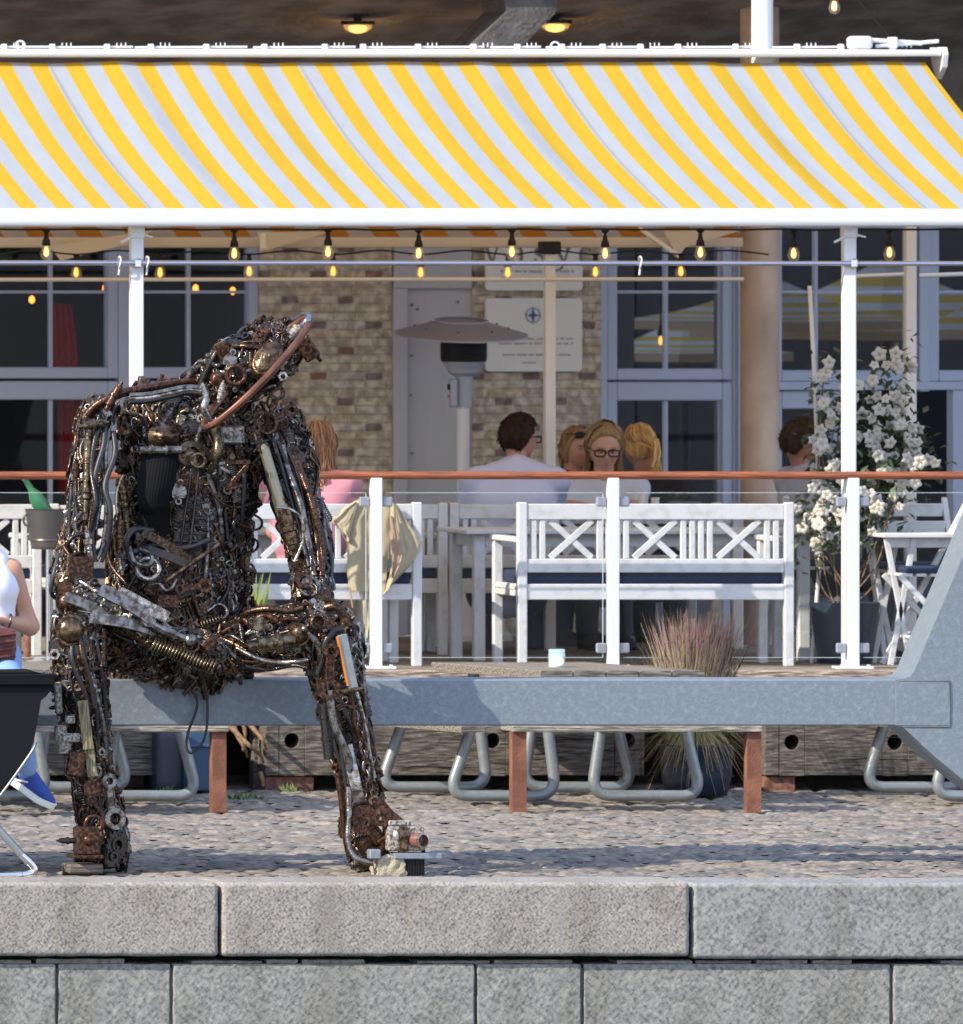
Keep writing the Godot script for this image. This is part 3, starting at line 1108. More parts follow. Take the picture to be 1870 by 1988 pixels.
# rows of print too small to read
func print_line(th: Node, x0: float, x1: float, py: float, h: float) -> void:
	var m := MB.new()
	var px := x0
	var left := rng.randi_range(3, 8)
	while px < x1:
		var w := rr(1.6, 3.2)
		var a := W(px, py - h * (0.5 if rng.randf() < 0.3 else 0.32), ZF + 0.0455)
		var b := W(px + w, py + h * 0.32, ZF + 0.0455)
		m.bx(Vector3(a.x, b.y, ZF + 0.0445), Vector3(b.x, a.y, ZF + 0.0475))
		px += w + 1.2
		left -= 1
		if left <= 0:
			px += 3.5
			left = rng.randi_range(2, 8)
	part(th, "small_print", m, M["sign_grey"])
func ceiling_lamps() -> void:
	for d in [[695.0, 52.0, "round glowing ceiling lamp above the middle of the awning, left of the slanting beam"], [1078.0, 50.0, "round glowing ceiling lamp on the slanting beam, right of the other lamp"]]:
		var z := -3.75
		var p := W(d[0], d[1], z)
		var th := thing("ceiling_lamp", d[2], "lamp", p, "lamps under the dark overhang")
		var pl := MB.new()
		pl.lathe([Vector2(0.0, 0.03), Vector2(0.085, 0.03), Vector2(0.085, 0.012), Vector2(0.0, 0.012)], Transform3D(Basis(), p), 24)
		pl.rod(p + Vector3(0, 0.02, 0), p + Vector3(0, 0.2, 0), 0.02, 10)
		part(th, "mount", pl, M["black_plastic"])
		var gl := MB.new()
		var pr: Array = []
		for i in 9:
			var a := PI / 2 * i / 8.0
			pr.append(Vector2(cos(a) * 0.074, 0.01 - sin(a) * 0.045))
		gl.lathe(pr, Transform3D(Basis(), p), 24, true)
		part(th, "glass_bowl", gl, M["bulb_glass"])
		var bl := MB.new()
		bl.lathe([Vector2(0.0, 0.009), Vector2(0.035, 0.007), Vector2(0.05, -0.006), Vector2(0.038, -0.024), Vector2(0.0, -0.031)], Transform3D(Basis(), p), 16, true)
		part(th, "lamp_bulb", bl, M["lamp_glow"])
		var l := OmniLight3D.new()
		l.name = child_name(th, "glow")
		l.light_color = Color(1.0, 0.75, 0.42)
		l.light_energy = 0.05
		l.light_size = 0.02
		l.omni_range = 12.0
		l.omni_attenuation = 2.0
		l.shadow_enabled = true
		th.add_child(l, true)
		l.position = Vector3(0, -0.012, 0)

# ---------- terrace deck and the timbers it stands on
func build_deck() -> void:
	var th := Node3D.new()
	th.name = "terrace_deck"
	add_child(th)
	th.set_meta("kind", "structure")
	var b := MB.new()
	b.box(Transform3D(), Vector3(1, 1, 1), 0.0)
	var pm := MB.new()
	pm.box(Transform3D(), Vector3(20, 0.045, 0.142), 0.004)
	var mesh := pm.mesh()
	var z := 0.205
	while z > -4.95:
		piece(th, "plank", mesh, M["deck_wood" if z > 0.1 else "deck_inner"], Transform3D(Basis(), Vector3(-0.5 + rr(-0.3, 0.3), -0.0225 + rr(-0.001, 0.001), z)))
		z -= 0.149
	var fr := MB.new()
	fr.bx(Vector3(-10, -0.56, -1.1), Vector3(10, -0.05, -1.0))
	part(th, "base_wall", fr, M["mortar_dark"])
	# old squared timbers with bored holes, laid along the deck edge
	var zt := 0.26
	var segs := [[-420.0, 305.0], [515.0, 1252.0], [1484.0, 2300.0]]
	var holes := [[-60.0, 150.0], [567.0, 957.0, 1219.0], [1538.0, 1738.0, 2050.0]]
	var hy := [1437.0, 1438.0, 1441.0]
	var names := ["grey squared timber under the left end of the terrace, behind the tube legs", "grey squared timber with round holes under the middle of the terrace", "cracked grey squared timber with round holes under the right end of the terrace"]
	for i in 3:
		var x0 := W(segs[i][0], 0, zt).x
		var x1 := W(segs[i][1], 0, zt).x
		var y0 := W(0, 1506, zt).y
		var y1 := -0.052
		var o := thing("squared_timber", names[i], "timber", Vector3((x0 + x1) / 2, y0, zt), "timbers under the terrace edge")
		var m := MB.new()
		# front face is cut round each hole
		var ym := W(0, hy[i], zt).y
		var hr := 15.0 * mpp(zt)
		var xs: Array = []
		for h in holes[i]:
			xs.append(W(h, 0, zt).x)
		var xa := x0
		var zb := zt - 0.24
		for hx in xs:
			var l0: float = hx - 0.06
			var l1: float = hx + 0.06
			timber_block(m, Vector3(xa, y0, zb), Vector3(l0, y1, zt))
			# square with a round hole
			var sq := PackedVector2Array()
			var ci := PackedVector2Array()
			for k in 24:
				var a := TAU * k / 24.0 + PI / 4
				var dv := Vector2.from_angle(a)
				var s := 0.06 / maxf(absf(dv.x), absf(dv.y))
				sq.append(Vector2(hx, ym) + dv * s)
				ci.append(Vector2(hx, ym) + dv * hr)
			m.ringplate(sq, ci, 0.24, Transform3D(Basis(), Vector3(0, 0, zt - 0.12)))
			m.bx(Vector3(l0, y0, zb), Vector3(l1, ym - 0.06, zt))
			m.bx(Vector3(l0, ym + 0.06, zb), Vector3(l1, y1, zt))
			xa = l1
		timber_block(m, Vector3(xa, y0, zb), Vector3(x1, y1, zt))
		part(o, "beam", m, M["timber_grey"])
		var bk := MB.new()
		for hx in xs:
			bk.bx(Vector3(hx - 0.07, ym - 0.07, zb - 0.02), Vector3(hx + 0.07, ym + 0.07, zb - 0.004))
		part(o, "hole_backing", bk, M["mortar_dark"])
		var cr := MB.new()
		# drying cracks: thin dark slivers set into the face
		for k in 9:
			var cxp := rr(segs[i][0], segs[i][1])
			var cyp := rr(1415, 1495)
			var pts := PackedVector3Array()
			var px := cxp
			var py := cyp
			for q in 7:
				pts.append(W(px, py, zt + 0.0005))
				px += rr(12, 34)
				py += rr(-3, 3.5)
			cr.tube(pts, [0.0003, 0.0016, 0.0026, 0.003, 0.0024, 0.0015, 0.0003], 5)
		part(o, "cracks", cr, M["mortar_dark"])
	# bricks the timbers rest on
	for d in [[516.0, 611.0, "red brick block under the left end of the middle timber"], [1484.0, 1546.0, "red brick block under the left end of the cracked right timber"], [-120.0, -30.0, ""], [150.0, 225.0, "dark red brick block under the left timber behind the statue"], [2000.0, 2090.0, ""]]:
		var m := MB.new()
		var y0 := ground_y(0.2) - 0.03
		m.rbox(Vector3(W(d[0], 0, 0.25).x, y0, 0.03), Vector3(W(d[1], 0, 0.25).x, W(0, 1507.5, 0.25).y, 0.235), 0.008, Vector3i(8, 5, 5), noise, 0.004, 20.0)
		if d[2] != "":
			single("brick_block", m, M["brick_support"], d[2], "brick", "brick blocks under the timbers")
		else:
			part(th, "brick_block", m, M["brick_support"])
func timber_block(m: MB, lo: Vector3, hi: Vector3) -> void:
	m.rbox(lo, hi, 0.008, Vector3i(30, 14, 3), noise, 0.004, 9.0)

# ---------- striped awning and its frame
func build_awning() -> void:
	var zb := -2.45
	var th := thing("striped_awning", "long yellow and white striped awning with white front bar", "awning", Vector3(0, 2.15, 0))
	var x0 := -3.6
	var x1 := W(1796, 0, zb).x
	var ya := W(0, 121, zb).y
	var yf := W(0, 407, 0.03).y
	var per := 69.2 * mpp(zb)
	var ph := W(54.6, 0, zb).x
	var m := MB.new()
	m.has_col = true
	# fabric sags between roller and front bar; seams leave long shallow folds
	var surf := func(x: float, t: float) -> Vector3:
		var z := lerpf(zb, 0.0, t)
		var y := lerpf(ya, yf, t) - 0.055 * sin(PI * pow(t, 0.9))
		var fold := 0.0
		for q in [-2.45, -1.24, -0.62, 0.55, 1.72]:
			var dx: float = x - q
			fold += 0.010 * exp(-dx * dx / 0.004) - 0.006 * exp(-(dx - 0.11) * (dx - 0.11) / 0.010)
		fold += 0.006 * sin(x * 5.1 + 0.6) + 0.004 * sin(x * 13.0)
		return Vector3(x, y + fold * (0.35 + 0.65 * sin(PI * clampf(t, 0.05, 0.9))), z)
	var x := ph - per * 12
	var half := per * 0.5
	while x < x1:
		for s in 2:
			var a := clampf(x + s * half, x0, x1)
			var b := clampf(x + (s + 1) * half, x0, x1)
			if b - a > 0.001:
				m.col = Color(0.88, 0.57, 0.04) if s == 0 else Color(0.60, 0.66, 0.745)
				m.sheet(4, 22, func(u: float, v: float) -> Vector3: return surf.call(lerpf(a, b, u), v))
		x += per
	part(th, "fabric", m, M["awning_cloth"])
	# sewn seams where two widths of cloth overlap
	for q in [-2.88, -1.63, -0.38, 0.87, 2.12]:
		var sx: float = ph + roundf((q - ph) / half) * half
		var sm := MB.new()
		sm.has_col = true
		sm.col = Color(0.50, 0.53, 0.57)
		sm.sheet(2, 22, func(u: float, v: float) -> Vector3: return surf.call(sx + 0.004 + u * 0.016, v) + Vector3(0, 0.0025, 0.001))
		part(th, "seam", sm, M["awning_cloth"])
	var fb := MB.new()
	var yb := W(0, 440, 0.08).y
	var yt := W(0, 405, 0.08).y
	fb.rbox(Vector3(x0, yb, -0.02), Vector3(x1 + 0.02, yt, 0.085), 0.022, Vector3i(4, 8, 8))
	part(th, "front_bar", fb, M["white_metal"])
	var cs := MB.new()
	var cy0 := W(0, 119, zb).y
	var cy1 := W(0, 95, zb).y
	cs.rbox(Vector3(x0, cy0 + 0.02, zb - 0.16), Vector3(W(1822, 0, zb).x, cy1, zb + 0.08), 0.018, Vector3i(4, 8, 8))
	part(th, "roller_case", cs, M["white_metal"])
	var ec := MB.new()
	var xe := W(1822, 0, zb).x
	var poly := PackedVector2Array([Vector2(zb - 0.16, cy1 + 0.008), Vector2(zb + 0.07, cy1 + 0.008), Vector2(zb + 0.095, cy1 - 0.03), Vector2(zb + 0.075, cy0 - 0.03), Vector2(zb - 0.03, cy0 - 0.09), Vector2(zb - 0.12, cy0 - 0.02)])
	ec.prism(poly, 0.025, Transform3D(Basis(Vector3(0, 0, 1), Vector3(0, 1, 0), Vector3(-1, 0, 0)), Vector3(xe + 0.012, 0, 0)))
	part(th, "end_cap", ec, M["white_metal"])
	# rods, clips and rings along the top of the case
	var rl := MB.new()
	var zr := zb - 0.02
	for s in [[-700.0, 96.0], [100.0, 258.0], [262.0, 480.0], [492.0, 690.0], [702.0, 940.0], [952.0, 1050.0], [1060.0, 1250.0], [1262.0, 1480.0], [1500.0, 1640.0]]:
		rl.rod(W(s[0], 92, zr), W(s[1], 91, zr), 0.006, 6)
	part(th, "cable_rod", rl, M["white_metal"])
	var cl := MB.new()
	var px := 8.0
	while px < 1800:
		var p := W(px, 90, zr)
		cl.bx(p + Vector3(-0.012, -0.02, -0.02), p + Vector3(0.012, 0.012, 0.02), 0.003)
		for k in 3:
			cl.rod(p + Vector3(0.05 + k * 0.022, -0.005, 0), p + Vector3(0.05 + k * 0.022, 0.018, 0), 0.003, 5)
		px += rr(70, 120)
	part(th, "clip", cl, M["white_metal"])
	for q in [[40.0, 88.0], [1078.0, 90.0]]:
		var rg := MB.new()
		var pts := PackedVector3Array()
		for k in 14:
			pts.append(W(q[0], q[1], zr) + Vector3(cos(TAU * k / 14) * 0.022, sin(TAU * k / 14) * 0.022, 0))
		rg.tube(pts, 0.005, 6, false, true)
		part(th, "ring", rg, M["white_metal"])
	var mt := MB.new()
	mt.rbox(W(1648, 92, zr) + Vector3(0, -0.01, -0.06), W(1690, 70, zr) + Vector3(0, 0, 0.06), 0.02, Vector3i(8, 8, 8))
	mt.rod(W(1690, 78, zr), W(1790, 84, zr), 0.012, 8)
	mt.rod(W(1700, 90, zr), W(1822, 80, zr), 0.010, 8)
	mt.bx(W(1725, 90, zr) + Vector3(0, -0.01, -0.03), W(1740, 72, zr) + Vector3(0, 0, 0.03), 0.004)
	part(th, "motor", mt, M["white_metal"])
	var rm := MB.new()
	rm.rod(W(525, 97, zr), W(548, 96, zr), 0.008, 6)
	part(th, "red_tag", rm, M["signal_red"])
	# folding arms under the cloth
	for xa in [-0.9, 1.28]:
		var am := MB.new()
		am.bar(Vector3(xa, ya - 0.10, zb + 0.05), Vector3(xa + 0.85, yf - 0.02, -1.2), 0.05, 0.035, 0.006, Vector3.UP)
		am.bar(Vector3(xa + 0.85, yf - 0.02, -1.2), Vector3(xa + 0.25, yf - 0.04, -0.03), 0.05, 0.035, 0.006, Vector3.UP)
		part(th, "folding_arm", am, M["cream_paint"])
	# posts that carry the front bar
	for d in [[265.0, "white square awning post behind the statue, left of the two"], [1648.0, "white square awning post beside the flowering plant, right of the two"]]:
		var p := W(d[0], 440, -0.06)
		var o := thing("awning_post", d[1], "post", Vector3(p.x, 0, -0.06), "white posts under the awning bar")
		var pm := MB.new()
		pm.bx(Vector3(p.x - 0.030, 0.0, -0.09), Vector3(p.x + 0.030, p.y - 0.002, -0.03), 0.004)
		part(o, "post", pm, M["white_metal"])
		var cp := MB.new()
		cp.bx(Vector3(p.x - 0.034, p.y - 0.055, -0.095), Vector3(p.x + 0.034, p.y - 0.001, -0.02), 0.005)
		part(o, "cap", cp, M["white_metal"])
		var hk := MB.new()
		hk.rod(Vector3(p.x - 0.03, p.y - 0.05, -0.02), Vector3(p.x - 0.09, p.y - 0.075, 0.02), 0.006, 6)
		part(o, "hook", hk, M["white_metal"])
		hk = MB.new()
		hk.rod(Vector3(p.x + 0.03, p.y - 0.04, -0.02), Vector3(p.x + 0.06, p.y - 0.05, 0.02), 0.005, 6)
		part(o, "hook", hk, M["white_metal"])
	# white column behind the roller case
	var uc := MB.new()
	var zc := -2.66
	var pc := W(1480, 120, zc)
	uc.lathe([Vector2(0.0, 2.78), Vector2(0.10, 2.78), Vector2(0.10, 2.80), Vector2(0.053, 2.80), Vector2(0.053, 4.2)], Transform3D(Basis(), Vector3(pc.x, 0.0, zc)), 24)
	single("white_column", uc, M["white_metal"], "round white steel column rising above the awning at upper right", "column")
	# second awning deeper in the terrace, only its valance shows
	var zs := -2.9
	var s2 := thing("inner_awning", "beige edged inner awning in the shade under the striped one", "awning", Vector3(0, 2.0, zs))
	var vb := MB.new()
	var vy0 := W(0, 481, zs).y
	var vy1 := W(0, 460, zs).y
	var vx1 := W(1442, 0, zs).x
	vb.rbox(Vector3(-3.6, vy0, zs - 0.06), Vector3(vx1, vy1, zs + 0.02), 0.012, Vector3i(4, 6, 6))
	part(s2, "front_bar", vb, M["beige_cloth"])
	var vf := MB.new()
	vf.has_col = true
	var xx := -3.6
	var i := 0
	while xx < vx1:
		var xb := minf(xx + 0.125, vx1)
		vf.col = Color(0.62, 0.26, 0.03) if i % 2 == 0 else Color(0.6, 0.56, 0.52)
		vf.sheet(2, 6, func(u: float, v: float) -> Vector3: return Vector3(lerpf(xx, xb, u), lerpf(vy1 - 0.005, 2.30, v), lerpf(zs, -3.6, v)))
		xx = xb
		i += 1
	part(s2, "fabric", vf, M["awning_cloth"])
	# hanging corners of the cloth
	for q in [[[96.0, 478.0], [300.0, 446.0], [262.0, 470.0], [118.0, 506.0]], [[500.0, 450.0], [640.0, 450.0], [516.0, 486.0], [506.0, 486.0]], [[1288.0, 448.0], [1436.0, 448.0], [1330.0, 480.0], [1316.0, 500.0]]]:
		var tp := MB.new()
		var pl := PackedVector2Array()
		for c in q:
			var p := W(c[0], c[1], zs + 0.1)
			pl.append(Vector2(p.x, p.y))
		tp.prism(pl, 0.012, Transform3D(Basis(), Vector3(0, 0, zs + 0.1)))
		part(s2, "hanging_corner", tp, M["beige_cloth"])
	var ln := MB.new()
	ln.bar(W(1240, 442, -2.6), W(1322, 500, -2.6), 0.022, 0.02, 0.003)
	part(s2, "stay", ln, M["cream_paint"])
	ln = MB.new()
	ln.bar(W(511, 452, -2.6), W(511, 484, -2.6), 0.03, 0.02, 0.004)
	part(s2, "stay", ln, M["cream_paint"])
	# pole of that awning
	var pz := -2.75
	var pp := W(1067, 480, pz)
	var o2 := thing("parasol_pole", "beige square pole between the man in the blue shirt and the women", "pole", Vector3(pp.x, 0, pz))
	var pb := MB.new()
	pb.bx(Vector3(pp.x - 0.026, 0.0, pz - 0.026), Vector3(pp.x + 0.026, pp.y, pz + 0.026), 0.004)
	part(o2, "pole", pb, M["cream_paint"])
	var pk := MB.new()
	pk.bx(Vector3(pp.x - 0.05, pp.y - 0.035, pz - 0.04), Vector3(pp.x + 0.05, pp.y + 0.03, pz + 0.04), 0.006)
	part(o2, "bracket", pk, M["black_plastic"])
	# second slim post and the leaning pole at right
	var z3 := -1.6
	var p3 := W(1767, 470, z3)
	var sp := MB.new()
	sp.bx(Vector3(p3.x - 0.026, 0, z3 - 0.026), Vector3(p3.x + 0.026, 2.4, z3 + 0.026), 0.004)
	single("slim_post", sp, M["cream_paint"], "slim beige post right of the flowering plant, in front of the open door", "post")

# ---------- railing
func build_railing() -> void:
	var hr := MB.new()
	var y := W(0, 923, 0).y
	var pts := PackedVector3Array()
	for i in 9:
		pts.append(Vector3(-5 + i * 1.25, y, 0.0))
	hr.tube(pts, 0.0195, 14)
	single("handrail", hr, M["mahogany"], "round red-brown wooden handrail running along the terrace", "handrail")
	var posts := [-190.0, 270.0, 730.0, 1190.0, 1656.0, 2115.0]
	var lab := ["", "white railing post directly behind the statue", "white railing post in front of the beige coat", "white railing post in front of the lattice bench", "white railing post in front of the flowering plant", ""]
	for i in posts.size():
		if lab[i] == "":
			continue
		var x := W(posts[i], 0, 0).x
		var o := thing("railing_post", lab[i], "post", Vector3(x, 0, 0), "white posts of the terrace railing")
		var m := MB.new()
		m.bx(Vector3(x - 0.028, 0.0, -0.022), Vector3(x + 0.028, y - 0.012, 0.022), 0.004)
		part(o, "post", m, M["white_metal"])
		var bp := MB.new()
		bp.bx(Vector3(x - 0.085, -0.002, -0.07), Vector3(x + 0.085, 0.012, 0.07), 0.003)
		for sx in [-0.065, 0.065]:
			bp.lathe([Vector2(0.009, 0.012), Vector2(0.009, 0.02), Vector2(0, 0.021)], Transform3D(Basis(), Vector3(x + sx, 0, 0.045)), 6)
		part(o, "base_plate", bp, M["white_metal"])
		for q in [[-1, 974.0], [1, 974.0], [-1, 1258.0], [1, 1258.0]]:
			var c := MB.new()
			var cy := W(0, q[1], 0).y
			var cx: float = x + q[0] * 0.056
			c.bx(Vector3(cx - 0.026, cy - 0.024, -0.012), Vector3(cx + 0.024, cy + 0.024, 0.012), 0.006)
			part(o, "glass_clamp", c, M["clamp_steel"])
	# panes
	var gl := ["", "clear glass railing pane at the left edge, before the wine bucket", "clear glass railing pane behind the statue", "clear glass railing pane between the coat and the lattice bench", "clear glass railing pane before the lattice bench and grass", "clear glass railing pane at the right edge before the folding chair"]
	var ends := [-650.0, -190.0, 270.0, 730.0, 1190.0, 1656.0, 2115.0]
	for i in range(1, 6):
		var a := W(ends[i] + 20, 957, 0)
		var b := W(ends[i + 1] - 20, 1276, 0)
		if i == 1:
			a = W(-170, 957, 0)
		var o := thing("glass_pane", gl[i], "glass pane", Vector3((a.x + b.x) / 2, b.y, 0), "glass panes of the railing")
		var m := MB.new()
		m.quad(Vector3(a.x, b.y, 0), Vector3(b.x, b.y, 0), Vector3(b.x, a.y, 0), Vector3(a.x, a.y, 0), Vector3(0, 0, 1))
		part(o, "pane", m, M["balustrade_glass"])
		var e := MB.new()
		e.bx(Vector3(a.x, a.y, -0.004), Vector3(b.x, a.y + 0.0025, 0.004))
		e.bx(Vector3(b.x, b.y, -0.004), Vector3(b.x + 0.0025, a.y, 0.004))
		e.bx(Vector3(a.x, b.y - 0.0025, -0.004), Vector3(b.x, b.y, 0.004))
		part(o, "polished_edge", e, M["glass_edge"])

# ---------- steel tubes and strings of bulbs
func build_strings() -> void:
	var t1 := MB.new()
	t1.rod(W(-300, 510, -0.01), W(2200, 512, -0.01), 0.0125, 10)
	var o1 := thing("curtain_rail", "pale steel tube across the whole terrace below the awning bar", "rail", W(935, 510, -0.01))
	part(o1, "tube", t1, M["blue_steel"])
	(M["blue_steel"] as StandardMaterial3D).albedo_color = lin(0.42, 0.43, 0.52)
	for px in [232.0, 286.0, 1243.0]:
		var h := MB.new()
		var p := W(px, 510, -0.01)
		var pts := PackedVector3Array()
		for k in 12:
			pts.append(p + Vector3(0.004 * sin(k), cos(TAU * k / 12) * 0.030, sin(TAU * k / 12) * 0.022))
		h.tube(pts, 0.004, 6, false, true)
		h.rod(p + Vector3(0, -0.03, 0), p + Vector3(-0.004, -0.06, 0), 0.005, 6)
		part(o1, "hook", h, M["white_metal"])
	for px in [265.0, 1655.0]:
		var c := MB.new()
		var p := W(px + 3, 511, -0.01)
		c.bx(p + Vector3(-0.016, -0.022, -0.022), p + Vector3(0.016, 0.022, 0.022), 0.006)
		part(o1, "clamp", c, M["chrome"])
	var t2 := MB.new()
	t2.rod(W(-300, 543, -2.5), W(1444, 542, -2.5), 0.010, 8)
	t2.rod(W(1640, 537, -2.3), W(1760, 532, -2.3), 0.010, 8)
	t2.rod(W(1785, 535, -2.3), W(2200, 520, -2.3), 0.011, 8)
	single("inner_rail", t2, M["cream_paint"], "thin brownish tube deeper in the terrace below the bulbs", "rail")
	# near row of bulbs
	var near := [[90.0, 487.0, "above the left window"], [455.0, 490.0, "second from left in the near row"], [637.0, 487.0, "in the near row left of the grey panel"], [813.0, 490.0, "in the near row before the grey panel"], [994.0, 487.0, "in the near row before the upper sign"], [1175.0, 490.0, "in the near row left of the right-hand window"], [1360.0, 488.0, "in the near row before the right-hand window"], [1541.0, 490.0, "in the near row just right of the column"], [1727.0, 488.0, "rightmost in the near row"]]
	for d in near:
		bulb(W(d[0], d[1], -0.35), 1.0, W(0, 447, -0.35).y, "clear filament bulb with black socket " + d[2], "filament_pale")
	var wire := MB.new()
	var wp: Array = []
	for i in 31:
		var px := -100.0 + i * 70.0
		wp.append(W(px, 447 - 2.5 * absf(sin(i * 1.3)), -0.35))
	wire.tube(curve_pts(wp, 3), 0.006, 6)
	single("light_cable", wire, M["black_plastic"], "black cable carrying the near row of bulbs under the awning", "cable")
	var far := [[148.0, 527.0, "in the far row, leftmost, before the dark window"], [311.0, 527.0, "in the far row right of the left post"], [484.0, 525.0, "in the far row at the edge of the left brick pier"], [647.0, 525.0, "in the far row before the left brick pier"], [817.0, 527.0, "in the far row before the grey panel"], [986.0, 527.0, "in the far row over the upper sign"], [1156.0, 526.0, "in the far row right of the upper sign"], [1322.0, 525.0, "in the far row before the right-hand window"]]
	for d in far:
		bulb(W(d[0], d[1], -2.2), 0.95, W(0, 494, -2.2).y, "amber filament bulb " + d[2])
	var w2 := MB.new()
	var wq: Array = []
	for i in 11:
		var px := -20.0 + i * 168.0
		if px > 1500:
			break
		wq.append(W(px - 84, 486, -2.2))
		wq.append(W(px, 494, -2.2))
	w2.tube(curve_pts(wq, 4), 0.005, 6)
	single("inner_light_cable", w2, M["black_plastic"], "black cable carrying the far row of bulbs", "cable")
	var tb := W(1620, 10, -2.62)
	bulb(tb, 1.0, tb.y + 0.09, "single clear bulb hanging at the very top right beside the white column", "filament_pale")
	bulb(W(1283, 660, -6.2), 0.9, W(0, 560, -6.2).y, "amber bulb behind the glass of the window left of the column")
	var w3 := MB.new()
	w3.tube(PackedVector3Array([tb + Vector3(0, 0.09, 0), tb + Vector3(0.0, 0.6, 0)]), 0.004, 5)
	w3.rod(W(1640, -30, -2.45), W(1727, 72, -2.45), 0.003, 5)
	single("stay_wire", w3, M["black_plastic"], "thin dark wire slanting down to the awning end at top right", "wire")

func bulb(p: Vector3, s: float, ytop: float, label: String, glow: String = "filament") -> void:
	var th := thing("filament_bulb", label, "light bulb", p, "filament bulbs on the terrace")
	var so := MB.new()
	so.lathe([Vector2(0.0, 0.085), Vector2(0.010, 0.085), Vector2(0.013, 0.06), Vector2(0.019, 0.05), Vector2(0.021, 0.026), Vector2(0.0, 0.026)], Transform3D(Basis().scaled(Vector3(s, s, s)), p), 12, true)
	so.rod(p + Vector3(0, 0.08 * s, 0), Vector3(p.x, maxf(ytop, p.y + 0.09 * s), p.z), 0.005, 6)
	# cable loop above the socket
	so.lathe([Vector2(0.004, 0.0), Vector2(0.022, 0.02)], Transform3D(Basis(), Vector3(p.x, maxf(ytop, p.y + 0.09 * s) - 0.02, p.z)), 8, true)
	part(th, "socket", so, M["black_plastic"])
	var g := MB.new()
	g.lathe([Vector2(0.015, 0.028), Vector2(0.022, 0.012), Vector2(0.029, -0.008), Vector2(0.029, -0.022), Vector2(0.020, -0.038), Vector2(0.008, -0.046), Vector2(0.0, -0.047)], Transform3D(Basis().scaled(Vector3(s, s, s)), p), 16, true)
	part(th, "glass", g, M["bulb_glass"])
	var f := MB.new()
	f.lathe([Vector2(0.0, 0.022), Vector2(0.008, 0.016), Vector2(0.0125, -0.004), Vector2(0.011, -0.022), Vector2(0.0, -0.03)], Transform3D(Basis().scaled(Vector3(s, s, s)), p), 10, true)
	part(th, "filament", f, M[glow])

